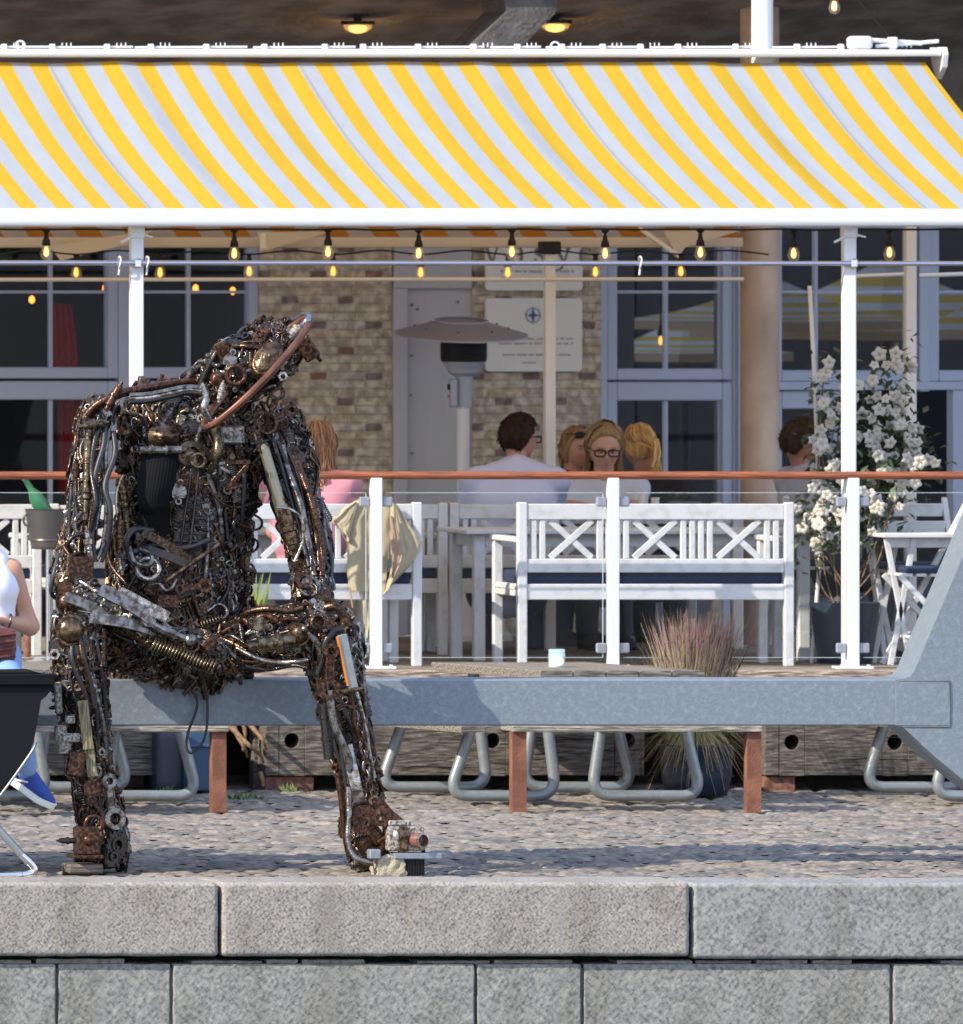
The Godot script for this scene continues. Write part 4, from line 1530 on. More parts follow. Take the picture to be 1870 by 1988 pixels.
# ---------- benches, tables and things on the terrace
func garden_bench(x0p: float, x1p: float, z: float, top_py: float, nx: int, label: String, group: String, seat_dir: float = -1.0) -> Node3D:
	var a := W(x0p, top_py, z)
	var x0 := a.x
	var x1 := W(x1p, 0, z).x
	var top := a.y
	var wm: Material = M["white_paint"]
	var th := thing("garden_bench", label, "bench", Vector3((x0 + x1) / 2, 0, z), group)
	var pw := 0.046
	var k := top / 0.80
	for s in 2:
		var x: float = x0 if s == 0 else x1 - pw
		var m := MB.new()
		m.bx(Vector3(x, 0.0, z - 0.022), Vector3(x + pw, top, z + 0.022), 0.005)
		part(th, "back_post", m, wm)
		var f := MB.new()
		f.bx(Vector3(x, 0.0, z + seat_dir * 0.50 - 0.022), Vector3(x + pw, 0.60 * k, z + seat_dir * 0.50 + 0.022), 0.005)
		part(th, "front_leg", f, wm)
		var ar := MB.new()
		var za := z + seat_dir * 0.024
		var zb := z + seat_dir * 0.55
		ar.bx(Vector3(x - 0.006, 0.602 * k, minf(za, zb)), Vector3(x + pw + 0.006, 0.63 * k, maxf(za, zb)), 0.006)
		part(th, "armrest", ar, wm)
		var sr := MB.new()
		var zc := z + seat_dir * 0.478
		sr.bx(Vector3(x + 0.008, 0.34 * k, minf(za, zc)), Vector3(x + pw - 0.008, 0.40 * k, maxf(za, zc)), 0.003)
		part(th, "side_rail", sr, wm)
	var xi0 := x0 + pw
	var xi1 := x1 - pw
	var y_a := 0.715 * k
	var y_b := 0.525 * k
	var m1 := MB.new()
	m1.bx(Vector3(xi0, y_a, z - 0.016), Vector3(xi1, top - 0.008, z + 0.016), 0.004)
	part(th, "top_rail", m1, wm)
	var m2 := MB.new()
	m2.bx(Vector3(xi0, 0.458 * k, z - 0.016), Vector3(xi1, y_b, z + 0.016), 0.004)
	part(th, "lower_rail", m2, wm)
	var m3 := MB.new()
	m3.bx(Vector3(xi0, 0.325 * k, z - 0.014), Vector3(xi1, 0.402 * k, z + 0.014), 0.004)
	part(th, "seat_apron", m3, wm)
	for i in 6:
		var sl := MB.new()
		var zz := z + seat_dir * (0.05 + i * 0.082)
		sl.bx(Vector3(x0 + 0.002, 0.372 * k, zz - 0.033), Vector3(x1 - 0.002, 0.392 * k, zz + 0.033), 0.004)
		part(th, "seat_slat", sl, wm)
	var cu := MB.new()
	var c0 := z + seat_dir * 0.018
	var c1 := z + seat_dir * 0.50
	cu.rbox(Vector3(x0 + pw, 0.394 * k, minf(c0, c1)), Vector3(x1 - pw, 0.462 * k, maxf(c0, c1)), 0.018, Vector3i(24, 6, 12), noise, 0.006, 6.0)
	part(th, "cushion", cu, M["navy_cloth"])
	# lattice: crosses between pairs of uprights
	var vw := 0.028
	var gap := 0.015
	var total := xi1 - xi0
	var groups := nx + 1
	var nv: Array = []
	for g in groups:
		nv.append(2 if g == 0 or g == groups - 1 else 4)
	var vcount := 0
	for g in nv:
		vcount += g
	var cross := (total - vcount * (vw + gap) - 0.03) / nx
	var x := xi0 + 0.020
	for g in groups:
		for q in nv[g]:
			var u := MB.new()
			u.bx(Vector3(x, y_b, z - 0.010), Vector3(x + vw, y_a, z + 0.010), 0.003)
			part(th, "upright_slat", u, wm)
			x += vw + gap
		if g < nx:
			var e := 0.008
			var p := MB.new()
			p.bar(Vector3(x + e, y_b + 0.004, z + 0.0005), Vector3(x + cross - gap - e, y_a - 0.004, z + 0.0005), 0.03, 0.014, 0.002)
			part(th, "cross_slat", p, wm)
			var p2 := MB.new()
			p2.bar(Vector3(x + e, y_a - 0.004, z - 0.003), Vector3(x + cross - gap - e, y_b + 0.004, z - 0.003), 0.03, 0.014, 0.002)
			part(th, "cross_slat", p2, wm)
			x += cross
	return th

func white_table(x0p: float, x1p: float, z0: float, z1: float, top_py: float, label: String) -> void:
	var a := W(x0p, top_py, z0)
	var x0 := a.x
	var x1 := W(x1p, 0, z0).x
	var th := thing("terrace_table", label, "table", Vector3((x0 + x1) / 2, 0, (z0 + z1) / 2), "white terrace tables")
	var wm: Material = M["white_paint"]
	var n := 7
	var d := (z0 - z1) / n
	for i in n:
		var s := MB.new()
		s.bx(Vector3(x0, a.y - 0.022, z0 - (i + 1) * d + 0.004), Vector3(x1, a.y, z0 - i * d - 0.004), 0.004)
		part(th, "top_slat", s, wm)
	for q in [[x0 + 0.05, z0 - 0.05], [x1 - 0.11, z0 - 0.05], [x0 + 0.05, z1 + 0.11], [x1 - 0.11, z1 + 0.11]]:
		var l := MB.new()
		l.bx(Vector3(q[0], 0, q[1] - 0.055), Vector3(q[0] + 0.055, a.y - 0.024, q[1]), 0.005)
		part(th, "leg", l, wm)
	var ap := MB.new()
	for zz in [z0 - 0.075, z1 + 0.07]:
		ap.bx(Vector3(x0 + 0.107, a.y - 0.085, zz - 0.011), Vector3(x1 - 0.112, a.y - 0.024, zz + 0.011), 0.003)
	for xx in [x0 + 0.07, x1 - 0.085]:
		ap.bx(Vector3(xx, a.y - 0.085, z1 + 0.115), Vector3(xx + 0.022, a.y - 0.024, z0 - 0.11), 0.003)
	part(th, "apron", ap, wm)

func folding_chair(cx: float, z: float, w: float, turn: float, label: String) -> void:
	var th := thing("folding_chair", label, "chair", Vector3(cx, 0, z), "white folding chairs at right")
	var wm: Material = M["white_paint"]
	var T := Transform3D(Basis(Vector3.UP, turn), Vector3(cx, 0, z))
	var h := w / 2
	for s in [-1.0, 1.0]:
		var m := MB.new()
		m.bar(T * Vector3(s * h, 0, 0.22), T * Vector3(s * h, 0.80, -0.20), 0.028, 0.02, 0.003)
		part(th, "back_leg", m, wm)
		var f := MB.new()
		f.bar(T * Vector3(s * (h - 0.03), 0, -0.20), T * Vector3(s * (h - 0.03), 0.44, 0.22), 0.028, 0.02, 0.003)
		part(th, "front_leg", f, wm)
	for y in [0.74, 0.655]:
		var b := MB.new()
		b.box(T * Transform3D(Basis(), Vector3(0, y, -0.165 + (0.74 - y) * 0.5)), Vector3(w - 0.03, 0.065, 0.014), 0.004)
		part(th, "back_slat", b, wm)
	for i in 6:
		var s := MB.new()
		s.box(T * Transform3D(Basis(), Vector3(0, 0.445, -0.16 + i * 0.068)), Vector3(w - 0.07, 0.016, 0.05), 0.003)
		part(th, "seat_slat", s, wm)
	var c := MB.new()
	c.box(T * Transform3D(Basis(), Vector3(0, 0.47, 0.0)), Vector3(w - 0.05, 0.034, 0.38), 0.012)
	part(th, "cushion", c, M["navy_cloth"])
	var st := MB.new()
	st.rod(T * Vector3(-h, 0.14, 0.15), T * Vector3(h, 0.14, 0.15), 0.010, 8)
	part(th, "stretcher", st, wm)

func build_terrace() -> void:
	var g1 := "lattice benches along the railing"
	var g2 := "lattice benches in the shade of the awning"
	garden_bench(1004, 1540, -0.30, 975, 3, "sunlit white lattice bench right of centre, before the man and women", g1)
	garden_bench(283, 818, -0.30, 975, 3, "sunlit white lattice bench behind the statue with a beige coat on it", g1)
	garden_bench(872, 1400, -1.95, 976, 3, "shaded white lattice bench that the man in the blue shirt sits on", g2)
	garden_bench(346, 868, -1.95, 976, 3, "shaded white lattice bench just left of the man, behind the coat", g2)
	garden_bench(-440, 80, -1.85, 976, 3, "shaded white lattice bench at the left edge beside the wine bucket", g2)
	garden_bench(96, 330, -2.05, 978, 1, "short shaded white bench behind the wine bucket stand", g2)
	white_table(906, 1600, -0.98, -1.62, 1029, "long white slatted table behind the sunlit lattice bench")
	white_table(250, 790, -0.98, -1.62, 1031, "white slatted table behind the bench with the coat")
	white_table(860, 1470, -2.75, -3.35, 985, "white slatted table between the man and the women")
	# dish of succulents, napkin holder and glasses on the table before the women
	var pl := thing("succulent_bowl", "low bowl of pale green succulents on the women's table", "plant", W(1330, 988, -2.95))
	var bo := MB.new()
	var bp := W(1330, 985, -2.95)
	bo.lathe([Vector2(0.0, 0.0), Vector2(0.06, 0.0), Vector2(0.085, 0.03), Vector2(0.075, 0.03), Vector2(0.0, 0.02)], Transform3D(Basis(), bp), 18)
	part(pl, "bowl", bo, M["interior_grey"])
	var su := MB.new()
	su.has_col = true
	for i in 9:
		var c := bp + Vector3(rr(-0.06, 0.06), 0.045 + rr(0, 0.012), rr(-0.05, 0.05))
		for r in 2:
			for k in 7:
				var a := TAU * k / 7.0 + r * 0.4
				var d := Vector3(cos(a), 0.5 + r * 0.9, sin(a)).normalized()
				var side := d.cross(Vector3.UP).normalized()
				su.col = Color(0.16, 0.22, 0.14) * rr(0.8, 1.2)
				var ln := 0.026
				su.quad(c, c + d * ln * 0.6 + side * 0.007, c + d * ln, c + d * ln * 0.6 - side * 0.007, (side.cross(d)).normalized())
	part(pl, "leaves", su, M["leaf"])
	for q in [[1246.0, 984.0, 0.018, 0.075, "small pale tumbler on the women's table beside the blond woman"], [1272.0, 985.0, 0.022, 0.05, "short pale cup on the women's table left of the succulents"]]:
		var c := MB.new()
		var p := W(q[0], q[1], -2.9)
		c.lathe([Vector2(0, 0), Vector2(q[2] * 0.8, 0), Vector2(q[2], q[3]), Vector2(q[2] * 0.88, q[3]), Vector2(q[2] * 0.7, 0.006), Vector2(0, 0.006)], Transform3D(Basis(), p), 16)
		single("cup", c, M["cream_paint"], q[4], "cup")
	build_coat()
	# patio heater
	var zh := -4.3
	var hp := W(896, 640, zh)
	var k := mpp(zh)
	var th := thing("patio_heater", "steel patio heater with wide dish before the grey panel", "heater", Vector3(hp.x, 0, zh))
	var tl := Basis(Vector3.RIGHT, deg_to_rad(6.5))
	var di := MB.new()
	di.lathe([Vector2(0.0, 0.045), Vector2(0.125, 0.045), Vector2(0.13, 0.040), Vector2(0.24, 0.008), Vector2(0.335, -0.020), Vector2(0.338, -0.028), Vector2(0.24, -0.002), Vector2(0.12, 0.03), Vector2(0.0, 0.035)], Transform3D(tl, hp), 48)
	di.lathe([Vector2(0.11, 0.047), Vector2(0.135, 0.047), Vector2(0.135, 0.039), Vector2(0.11, 0.039)], Transform3D(tl, hp + Vector3(0, 0.004, 0)), 40)
	part(th, "dish", di, M["stainless"])
	var sc := MB.new()
	for a in 8:
		var d := Vector3(cos(a * PI / 4 + 0.3), 0, sin(a * PI / 4 + 0.3))
		sc.lathe([Vector2(0.006, 0), Vector2(0.006, 0.014), Vector2(0, 0.015)], Transform3D(tl, hp + tl * (d * 0.235 + Vector3(0, 0.006, 0))), 6)
	part(th, "rivets", sc, M["grey_steel"])
	var bn := MB.new()
	bn.lathe([Vector2(0.0, -0.03), Vector2(0.119, -0.03), Vector2(0.116, -0.155), Vector2(0.112, -0.165), Vector2(0.0, -0.165)], Transform3D(Basis(), hp + Vector3(0.012, 0, 0)), 32)
	for r in 8:
		var y := -0.045 - r * 0.014
		bn.lathe([Vector2(0.118, y + 0.002), Vector2(0.121, y), Vector2(0.118, y - 0.002)], Transform3D(Basis(), hp + Vector3(0.012, 0, 0)), 32)
	part(th, "burner", bn, M["black_plastic"])
	var nk := MB.new()
	nk.lathe([Vector2(0.109, -0.165), Vector2(0.085, -0.205), Vector2(0.08, -0.222), Vector2(0.06, -0.236), Vector2(0.045, -0.24), Vector2(0.042, -0.40), Vector2(0.0, -0.40)], Transform3D(Basis(), hp + Vector3(0.012, 0, 0)), 32)
	part(th, "neck", nk, M["stainless"])
	var bx := MB.new()
	bx.bx(hp + Vector3(-0.065, -0.40, 0.0), hp + Vector3(-0.03, -0.25, 0.05), 0.008)
	part(th, "valve_box", bx, M["stainless"])
	var kn := MB.new()
	kn.rod(hp + Vector3(-0.075, -0.295, 0.02), hp + Vector3(-0.055, -0.295, 0.02), 0.016, 12)
	part(th, "knob", kn, M["black_plastic"])
	var rd := MB.new()
	rd.rod(hp + Vector3(-0.074, -0.345, 0.02), hp + Vector3(-0.06, -0.345, 0.02), 0.006, 8)
	part(th, "ignition", rd, M["signal_red"])
	var po := MB.new()
	po.lathe([Vector2(0.033, 0.02), Vector2(0.033, hp.y - 0.40)], Transform3D(Basis(), Vector3(hp.x + 0.008, 0, zh)), 20, true)
	part(th, "pole", po, M["white_metal"])
	var ba := MB.new()
	ba.lathe([Vector2(0, 0.0), Vector2(0.25, 0.0), Vector2(0.25, 0.03), Vector2(0.21, 0.05), Vector2(0.21, 0.42), Vector2(0.05, 0.48), Vector2(0, 0.48)], Transform3D(Basis(), Vector3(hp.x + 0.008, 0, zh)), 28)
	part(th, "gas_housing", ba, M["white_metal"])
	# wine bucket on its stand, with a bottle
	var zb := -1.0
	var bt := W(94, 990, zb)
	var b0 := W(94, 1066, zb)
	var bk := thing("wine_bucket", "dull steel wine bucket on a pole stand at the left", "bucket", Vector3(bt.x, 0, zb))
	var hh := bt.y - b0.y
	var bm := MB.new()
	bm.lathe([Vector2(0.0, 0.0), Vector2(0.078, 0.0), Vector2(0.084, 0.012), Vector2(0.112, hh), Vector2(0.117, hh + 0.004), Vector2(0.108, hh), Vector2(0.08, 0.02), Vector2(0.0, 0.02)], Transform3D(Basis(), b0), 32)
	bm.lathe([Vector2(0.089, hh * 0.2), Vector2(0.093, hh * 0.23), Vector2(0.091, hh * 0.26)], Transform3D(Basis(), b0), 32)
	part(bk, "bucket", bm, M["bucket_steel"])
	var hd := MB.new()
	for s in [-1.0, 1.0]:
		var pts := PackedVector3Array()
		for i in 9:
			var a := PI * i / 8.0
			pts.append(b0 + Vector3(s * (0.102 + sin(a) * 0.025), hh * 0.75 + cos(a) * 0.03, 0.02))
		hd.tube(pts, 0.006, 6)
	part(bk, "handle", hd, M["bucket_steel"])
	var pm := MB.new()
	pm.rod(Vector3(b0.x, 0.02, zb), b0, 0.013, 12)
	pm.rod(Vector3(b0.x + 0.028, 0.02, zb + 0.01), b0 + Vector3(0.028, 0, 0.01), 0.008, 10)
	pm.lathe([Vector2(0.0, 0.0), Vector2(0.15, 0.0), Vector2(0.15, 0.012), Vector2(0.03, 0.025), Vector2(0.0, 0.025)], Transform3D(Basis(), Vector3(b0.x, 0, zb)), 28)
	part(bk, "stand", pm, M["chrome"])
	var bl := MB.new()
	var ax := (W(62, 950, zb) - W(98, 1010, zb)).normalized()
	bl.lathe([Vector2(0, -0.12), Vector2(0.038, -0.12), Vector2(0.04, 0.06), Vector2(0.034, 0.095), Vector2(0.016, 0.135), Vector2(0.0135, 0.185), Vector2(0.016, 0.19), Vector2(0.016, 0.205), Vector2(0, 0.205)], Transform3D(basis_y(ax, Vector3(0, 0, 1)), W(88, 995, zb)), 20, true)
	single("wine_bottle", bl, M["bottle_green"], "green wine bottle leaning in the steel bucket", "bottle")
	var re := MB.new()
	re.rbox(W(126, 1243, -1.1) + Vector3(0, 0, -0.06), W(147, 1156, -1.1) + Vector3(0, 0, 0.02), 0.012, Vector3i(5, 6, 5))
	re.rbox(W(125, 1282, -1.1) + Vector3(0, 0, -0.06), W(146, 1252, -1.1) + Vector3(0, 0, 0.02), 0.01, Vector3i(5, 6, 5))
	single("red_board", re, M["signal_red"], "bright red upright board left of the statue, behind the bucket stand", "board")
	var rb := MB.new()
	rb.rbox(W(48, 1276, -1.4) + Vector3(0, 0, -0.05), W(60, 1180, -1.4) + Vector3(0, 0, 0.02), 0.01, Vector3i(5, 6, 5))
	single("red_strip", rb, M["brick_support"], "dull red strip low on the terrace beside the seated woman", "board")
	# folding chairs and small table at right
	folding_chair(W(1775, 0, -1.1).x, -1.1, 0.40, 0.0, "white folding chair with two back slats behind the small table at right")
	folding_chair(W(1600, 0, -1.6).x, -1.75, 0.40, PI, "white folding chair half hidden behind the flowering plant")
	folding_chair(W(1822, 0, -0.42).x, -0.45, 0.36, -PI / 2, "white folding chair beside the steel upright at the right edge")
	var zt := -0.62
	var ta := thing("folding_table", "small white folding table at right, with crossed legs", "table", Vector3(W(1770, 0, zt).x, 0, zt))
	var y1 := W(0, 1034, zt).y
	var xa := W(1692, 0, zt).x
	var xb := W(1845, 0, zt).x
	for i in 5:
		var s := MB.new()
		s.bx(Vector3(xa, y1 - 0.02, zt + 0.22 - i * 0.09 - 0.08), Vector3(xb, y1, zt + 0.22 - i * 0.09), 0.003)
		part(ta, "top_slat", s, M["white_paint"])
	for q in [[1704.0, 1054.0, 1752.0, 1290.0], [1758.0, 1054.0, 1712.0, 1290.0]]:
		for zz in [zt + 0.16, zt - 0.16]:
			var l := MB.new()
			var p := W(q[0], q[1], zt)
			var p2 := W(q[2], q[3], zt)
			l.bar(Vector3(p.x, y1 - 0.022, zz), Vector3(p2.x, 0.0, zz), 0.028, 0.018, 0.003)
			part(ta, "leg", l, M["white_paint"])
	var rl := MB.new()
	rl.bx(Vector3(xa + 0.03, y1 - 0.07, zt + 0.14), Vector3(xb - 0.03, y1 - 0.021, zt + 0.158), 0.003)
	part(ta, "rail", rl, M["white_paint"])

# beige coat hung over the bench back
func build_coat() -> void:
	var th := thing("beige_coat", "beige coat thrown over the bench back behind a railing post", "coat", W(735, 1150, -0.26))
	var z0 := -0.262
	var left := [[712, 966], [690, 972], [672, 992], [664, 1015], [672, 1045], [674, 1080], [673, 1110], [678, 1146]]
	var right := [[742, 964], [752, 968], [756, 985], [757, 1010], [757, 1045], [756, 1080], [752, 1110], [748, 1152]]
	var m := MB.new()
	coat_sheet(m, left, right, z0, 0.024, 1.6)
	# over the rail to the back
	m.sheet(10, 4, func(u: float, v: float) -> Vector3:
		var p := W(lerpf(690, 756, u), lerpf(968, 1000, v), z0)
		return p + Vector3(0, 0, -0.045 - 0.01 * sin(u * 9.0) - 0.04 * v))
	part(th, "body", m, M["coat_beige"])
	var s := MB.new()
	coat_sheet(s, [[690, 972], [668, 985], [655, 1000], [640, 1006], [646, 1016], [662, 1030], [668, 1044]], [[694, 980], [690, 1000], [684, 1018], [680, 1035], [680, 1045], [682, 1052], [680, 1056]], z0 + 0.02, 0.018, 3.0)
	part(th, "collar", s, M["coat_beige"])
	var f := MB.new()
	coat_sheet(f, [[758, 975], [758, 1000], [757, 1040], [760, 1080], [756, 1115], [745, 1150], [742, 1154]], [[772, 980], [788, 1008], [806, 1035], [820, 1054], [806, 1086], [786, 1110], [750, 1148]], z0 + 0.005, 0.030, 1.7)
	part(th, "front_flap", f, M["coat_beige"])
	var l := MB.new()
	coat_sheet(l, [[757, 1000], [758, 1040], [762, 1080], [760, 1120]], [[764, 1004], [782, 1060], [778, 1090], [763, 1124]], z0 + 0.045, 0.012, 2.2)
	part(th, "lining", l, M["coat_lining"])
	var v := MB.new()
	coat_sheet(v, [[703, 1130], [704, 1170], [706, 1210], [707, 1236]], [[728, 1130], [726, 1170], [722, 1210], [718, 1240]], z0 - 0.03, 0.025, 4.0)
	part(th, "sleeve", v, M["coat_beige"])
	var b := MB.new()
	b.tube(PackedVector3Array([W(679, 1140, z0 + 0.03), W(682, 1160, z0 + 0.03), W(685, 1180, z0 + 0.03)]), 0.004, 6)
	part(th, "belt", b, M["coat_lining"])
func coat_sheet(m: MB, left: Array, right: Array, z: float, amp: float, waves: float) -> void:
	var f := func(u: float, v: float, back: float) -> Vector3:
		var t := v * (left.size() - 1)
		var i := mini(int(t), left.size() - 2)
		var q := t - i
		var lx := lerpf(left[i][0], left[i + 1][0], q)
		var ly := lerpf(left[i][1], left[i + 1][1], q)
		var rx := lerpf(right[i][0], right[i + 1][0], q)
		var ry := lerpf(right[i][1], right[i + 1][1], q)
		var p := W(lerpf(lx, rx, u), lerpf(ly, ry, u), z)
		var e := sin(PI * clampf(u, 0.0, 1.0))
		var w := sin(u * waves * TAU * 0.5 + v * 1.7) * 0.5 + noise.get_noise_2d(u * 3.0 + v * 0.7 + waves, v * 1.6) * 0.9
		p.z += amp * w * (0.35 + 0.65 * v) + amp * 0.4 * e - back * (0.002 + 0.010 * e)
		return p
	m.sheet(26, 30, func(u: float, v: float) -> Vector3: return f.call(u, v, 0.0))
	m.sheet(26, 30, func(u: float, v: float) -> Vector3: return f.call(1.0 - u, v, 1.0))

# ---------- quayside furniture in front of the terrace
func build_front() -> void:
	galvanised_beam()
	# benches with rust-brown legs
	rust_bench(995, 1481, "low wooden bench with rust-brown steel legs under the right part of the beam", [1011.0, 1467.0])
	rust_bench(-120, 445, "low wooden bench with rust-brown steel legs behind the statue's left leg", [-100.0, 428.0])
	picnic_table(1049, 1302, 320.0, "weathered picnic table on bent steel tubes with a candle jar on it", [[871.0, 1080.0, 914.0, 1052.0], [1148.0, 1362.0, 1182.0, 1330.0]], [[896.0, 993.0], [1240.0, 1337.0]])
	picnic_table(20, 1300, 330.0, "weathered picnic table on bent steel tubes at the left edge, where the woman sits", [[-150.0, 92.0, -110.0, 55.0], [205.0, 384.0, 240.0, 350.0]], [[-130.0, -35.0], [262.0, 352.0]])
	picnic_table(2080, 1302, 320.0, "picnic table on bent steel tubes at the right edge, mostly hidden by the steel plate", [[1812.0, 2010.0, 1850.0, 1985.0], [2100.0, 2300.0, 2135.0, 2270.0]], [[1860.0, 1955.0], [2150.0, 2245.0]])
	# candle jar
	var zj := 1.15
	var p := W(1081, 1300, zj)
	var jt := thing("candle_jar", "small round candle jar with white label on the picnic table", "jar", p)
	var j := MB.new()
	j.lathe([Vector2(0, 0), Vector2(0.036, 0), Vector2(0.040, 0.006), Vector2(0.040, 0.075), Vector2(0.037, 0.080), Vector2(0.039, 0.083), Vector2(0.039, 0.098), Vector2(0.036, 0.098), Vector2(0.035, 0.01), Vector2(0, 0.01)], Transform3D(Basis(), p), 28, false)
	part(jt, "glass", j, M["jar_glass"])
	var wx := MB.new()
	wx.lathe([Vector2(0, 0.012), Vector2(0.034, 0.012), Vector2(0.034, 0.06), Vector2(0, 0.058)], Transform3D(Basis(), p), 24)
	part(jt, "wax", wx, M["white_paint"])
	var lb := MB.new()
	lb.lathe([Vector2(0, 0), Vector2(0.025, 0), Vector2(0.025, 0.002), Vector2(0, 0.002)], Transform3D(Basis(Vector3.RIGHT, PI / 2), p + Vector3(0, 0.042, 0.0395)), 24)
	part(jt, "label_disc", lb, M["white_metal"])
	wheelbarrow()
	# dark planter, bin and bent branch in the gap between the timbers
	var zb := 0.45
	var q0 := W(365, 1536, zb)
	var q1 := W(408, 1412, zb)
	var bi := thing("blue_bin", "blue plastic crate behind the bench leg, under the terrace", "crate", W(385, 1536, zb))
	var bm := MB.new()
	bm.rbox(Vector3(q0.x, q0.y, zb - 0.3), Vector3(q1.x + 0.05, q1.y, zb), 0.012, Vector3i(8, 8, 8))
	bm.bx(Vector3(q0.x - 0.01, W(0, 1448, zb).y - 0.008, zb - 0.31), Vector3(q1.x + 0.06, W(0, 1448, zb).y + 0.008, zb + 0.012), 0.004)
	part(bi, "shell", bm, M["bin_blue"])
	var dk := MB.new()
	dk.rbox(W(303, 1536, 0.35) + Vector3(0, 0, -0.3), W(364, 1415, 0.35), 0.02, Vector3i(8, 8, 8))
	single("dark_planter", dk, M["pot_blue"], "dark blue plant tub left of the blue crate, behind the tube leg", "planter")
	var br := thing("bent_branches", "bent bare orange-brown branches in the dark gap between the timbers", "branch", W(480, 1530, 0.25))
	for b in [[[440, 1405, 0.3], [462, 1425, 0.35], [485, 1448, 0.4], [505, 1465, 0.35], [512, 1480, 0.3]], [[482, 1402, 0.3], [497, 1420, 0.35], [510, 1436, 0.4], [517, 1455, 0.35]], [[452, 1400, 0.2], [462, 1430, 0.22], [474, 1450, 0.25], [480, 1470, 0.2]], [[470, 1398, 0.18], [476, 1425, 0.2], [472, 1460, 0.2]], [[505, 1500, 0.32], [510, 1515, 0.34], [511, 1526, 0.34]]]:
		var pts: Array = []
		for c in b:
			pts.append(W(c[0], c[1], c[2]))
		var m := MB.new()
		var cp := curve_pts(pts, 6)
		var ra: Array = []
		for i in cp.size():
			ra.append(lerpf(0.014, 0.006, float(i) / cp.size()) * (1.0 + 0.2 * noise.get_noise_1d(i * 1.7)))
		m.tube(cp, ra, 7)
		part(br, "branch", m, M["bark"])
	var ug := MB.new()
	ug.bx(W(500, 1535, 0.1) + Vector3(-0.02, 0, -0.1), W(517, 1400, 0.1), 0.006)
	part(br, "upright_stub", ug, M["timber_grey"])

func galvanised_beam() -> void:
	var zf := 6.15
	var dp := 0.30
	var th := thing("steel_beam_bench", "long galvanised steel beam bench with slanting steel end plate at right", "bench", Vector3(W(935, 0, zf).x, ground_y(zf), zf))
	var a := W(-420, 1319, zf)
	var b := W(1742, 1409, zf)
	var m := MB.new()
	m.bx(Vector3(a.x, b.y, zf - dp), Vector3(b.x, a.y, zf), 0.006)
	part(th, "beam", m, M["galvanised"])
	var poly := PackedVector2Array()
	for q in [[1742.5, 1319], [1756, 1317.8], [1767, 1313], [1776, 1302], [1846, 1136], [1910, 985], [1946, 900], [2060, 900], [1985, 1200], [2035, 1420], [2140, 1700], [2040, 1700], [1960, 1580], [1872, 1516], [1814, 1468], [1752, 1410], [1742.5, 1409]]:
		var p := W(q[0], q[1], zf)
		poly.append(Vector2(p.x, maxf(p.y, ground_y(zf) - 0.02)))
	var e := MB.new()
	e.prism(poly, dp, Transform3D(Basis(), Vector3(0, 0, zf - dp * 0.5)))
	part(th, "end_plate", e, M["galvanised"])
	var sp := MB.new()
	var s0 := W(1680, 1412, zf)
	var s1 := W(1843, 1323, zf)
	sp.bx(Vector3(W(1739, 0, zf).x, s0.y + 0.008, zf - 0.01), Vector3(s1.x, s1.y, zf + 0.0025), 0.001)
	part(th, "splice_plate", sp, M["galvanised"])
	# weld bead round the splice
	mat("weld", lin(0.12, 0.125, 0.125), 0.6, 0.2)
	var wd := MB.new()
	var we := PackedVector3Array()
	for q in [[1745, 1322.5], [1800, 1322.5], [1843, 1322.5], [1843.5, 1360], [1843, 1411], [1790, 1411.5], [1745, 1411.5]]:
		we.append(W(q[0], q[1], zf) + Vector3(0, 0, 0.002))
	wd.tube(we, [0.001, 0.002, 0.004, 0.005, 0.004, 0.0025, 0.001], 6)
	part(th, "weld_bead", wd, M["weld"])
	var lp := MB.new()
	var pl := PackedVector2Array()
	for q in [[-420, 1319], [-420, 1409], [-520, 1520], [-640, 1700], [-760, 1700], [-640, 1400], [-520, 1000], [-420, 1000]]:
		var p := W(q[0], q[1], zf)
		pl.append(Vector2(p.x - 0.001, maxf(p.y, ground_y(zf) - 0.02)))
	lp.prism(pl, dp, Transform3D(Basis(), Vector3(0, 0, zf - dp * 0.5)))
	part(th, "end_plate", lp, M["galvanised"])

func rust_bench(x0p: float, x1p: float, label: String, legs: Array) -> void:
	var z := 2.1
	var y1 := W(0, 1408, z).y
	var y0 := W(0, 1421, z).y
	var x0 := W(x0p, 0, z).x
	var x1 := W(x1p, 0, z).x
	var th := thing("wooden_bench", label, "bench", Vector3((x0 + x1) / 2, ground_y(z), z), "wooden benches with rust-brown legs")
	for i in 3:
		var m := MB.new()
		m.rbox(Vector3(x0, y0, z - 0.125 * (i + 1) + 0.006), Vector3(x1, y1, z - 0.125 * i), 0.006, Vector3i(40, 5, 6), noise, 0.003, 6.0)
		part(th, "plank", m, M["bench_wood"])
	for l in legs:
		var m := MB.new()
		var x := W(l, 0, z).x
		var g := ground_y(z) - 0.01
		# angle steel: a wide front flange and a side flange turned back
		var hw := 14.0 * mpp(z)
		m.bx(Vector3(x - hw, g, z - 0.030), Vector3(x + hw, y0 - 0.002, z - 0.024), 0.001)
		m.bx(Vector3(x - hw, g, z - 0.085), Vector3(x - hw + 0.007, y0 - 0.002, z - 0.0305), 0.001)
		m.bx(Vector3(x + hw - 0.012, g, z - 0.085), Vector3(x + hw - 0.004, y0 - 0.002, z - 0.0305), 0.001)
		part(th, "leg", m, M["corten"])

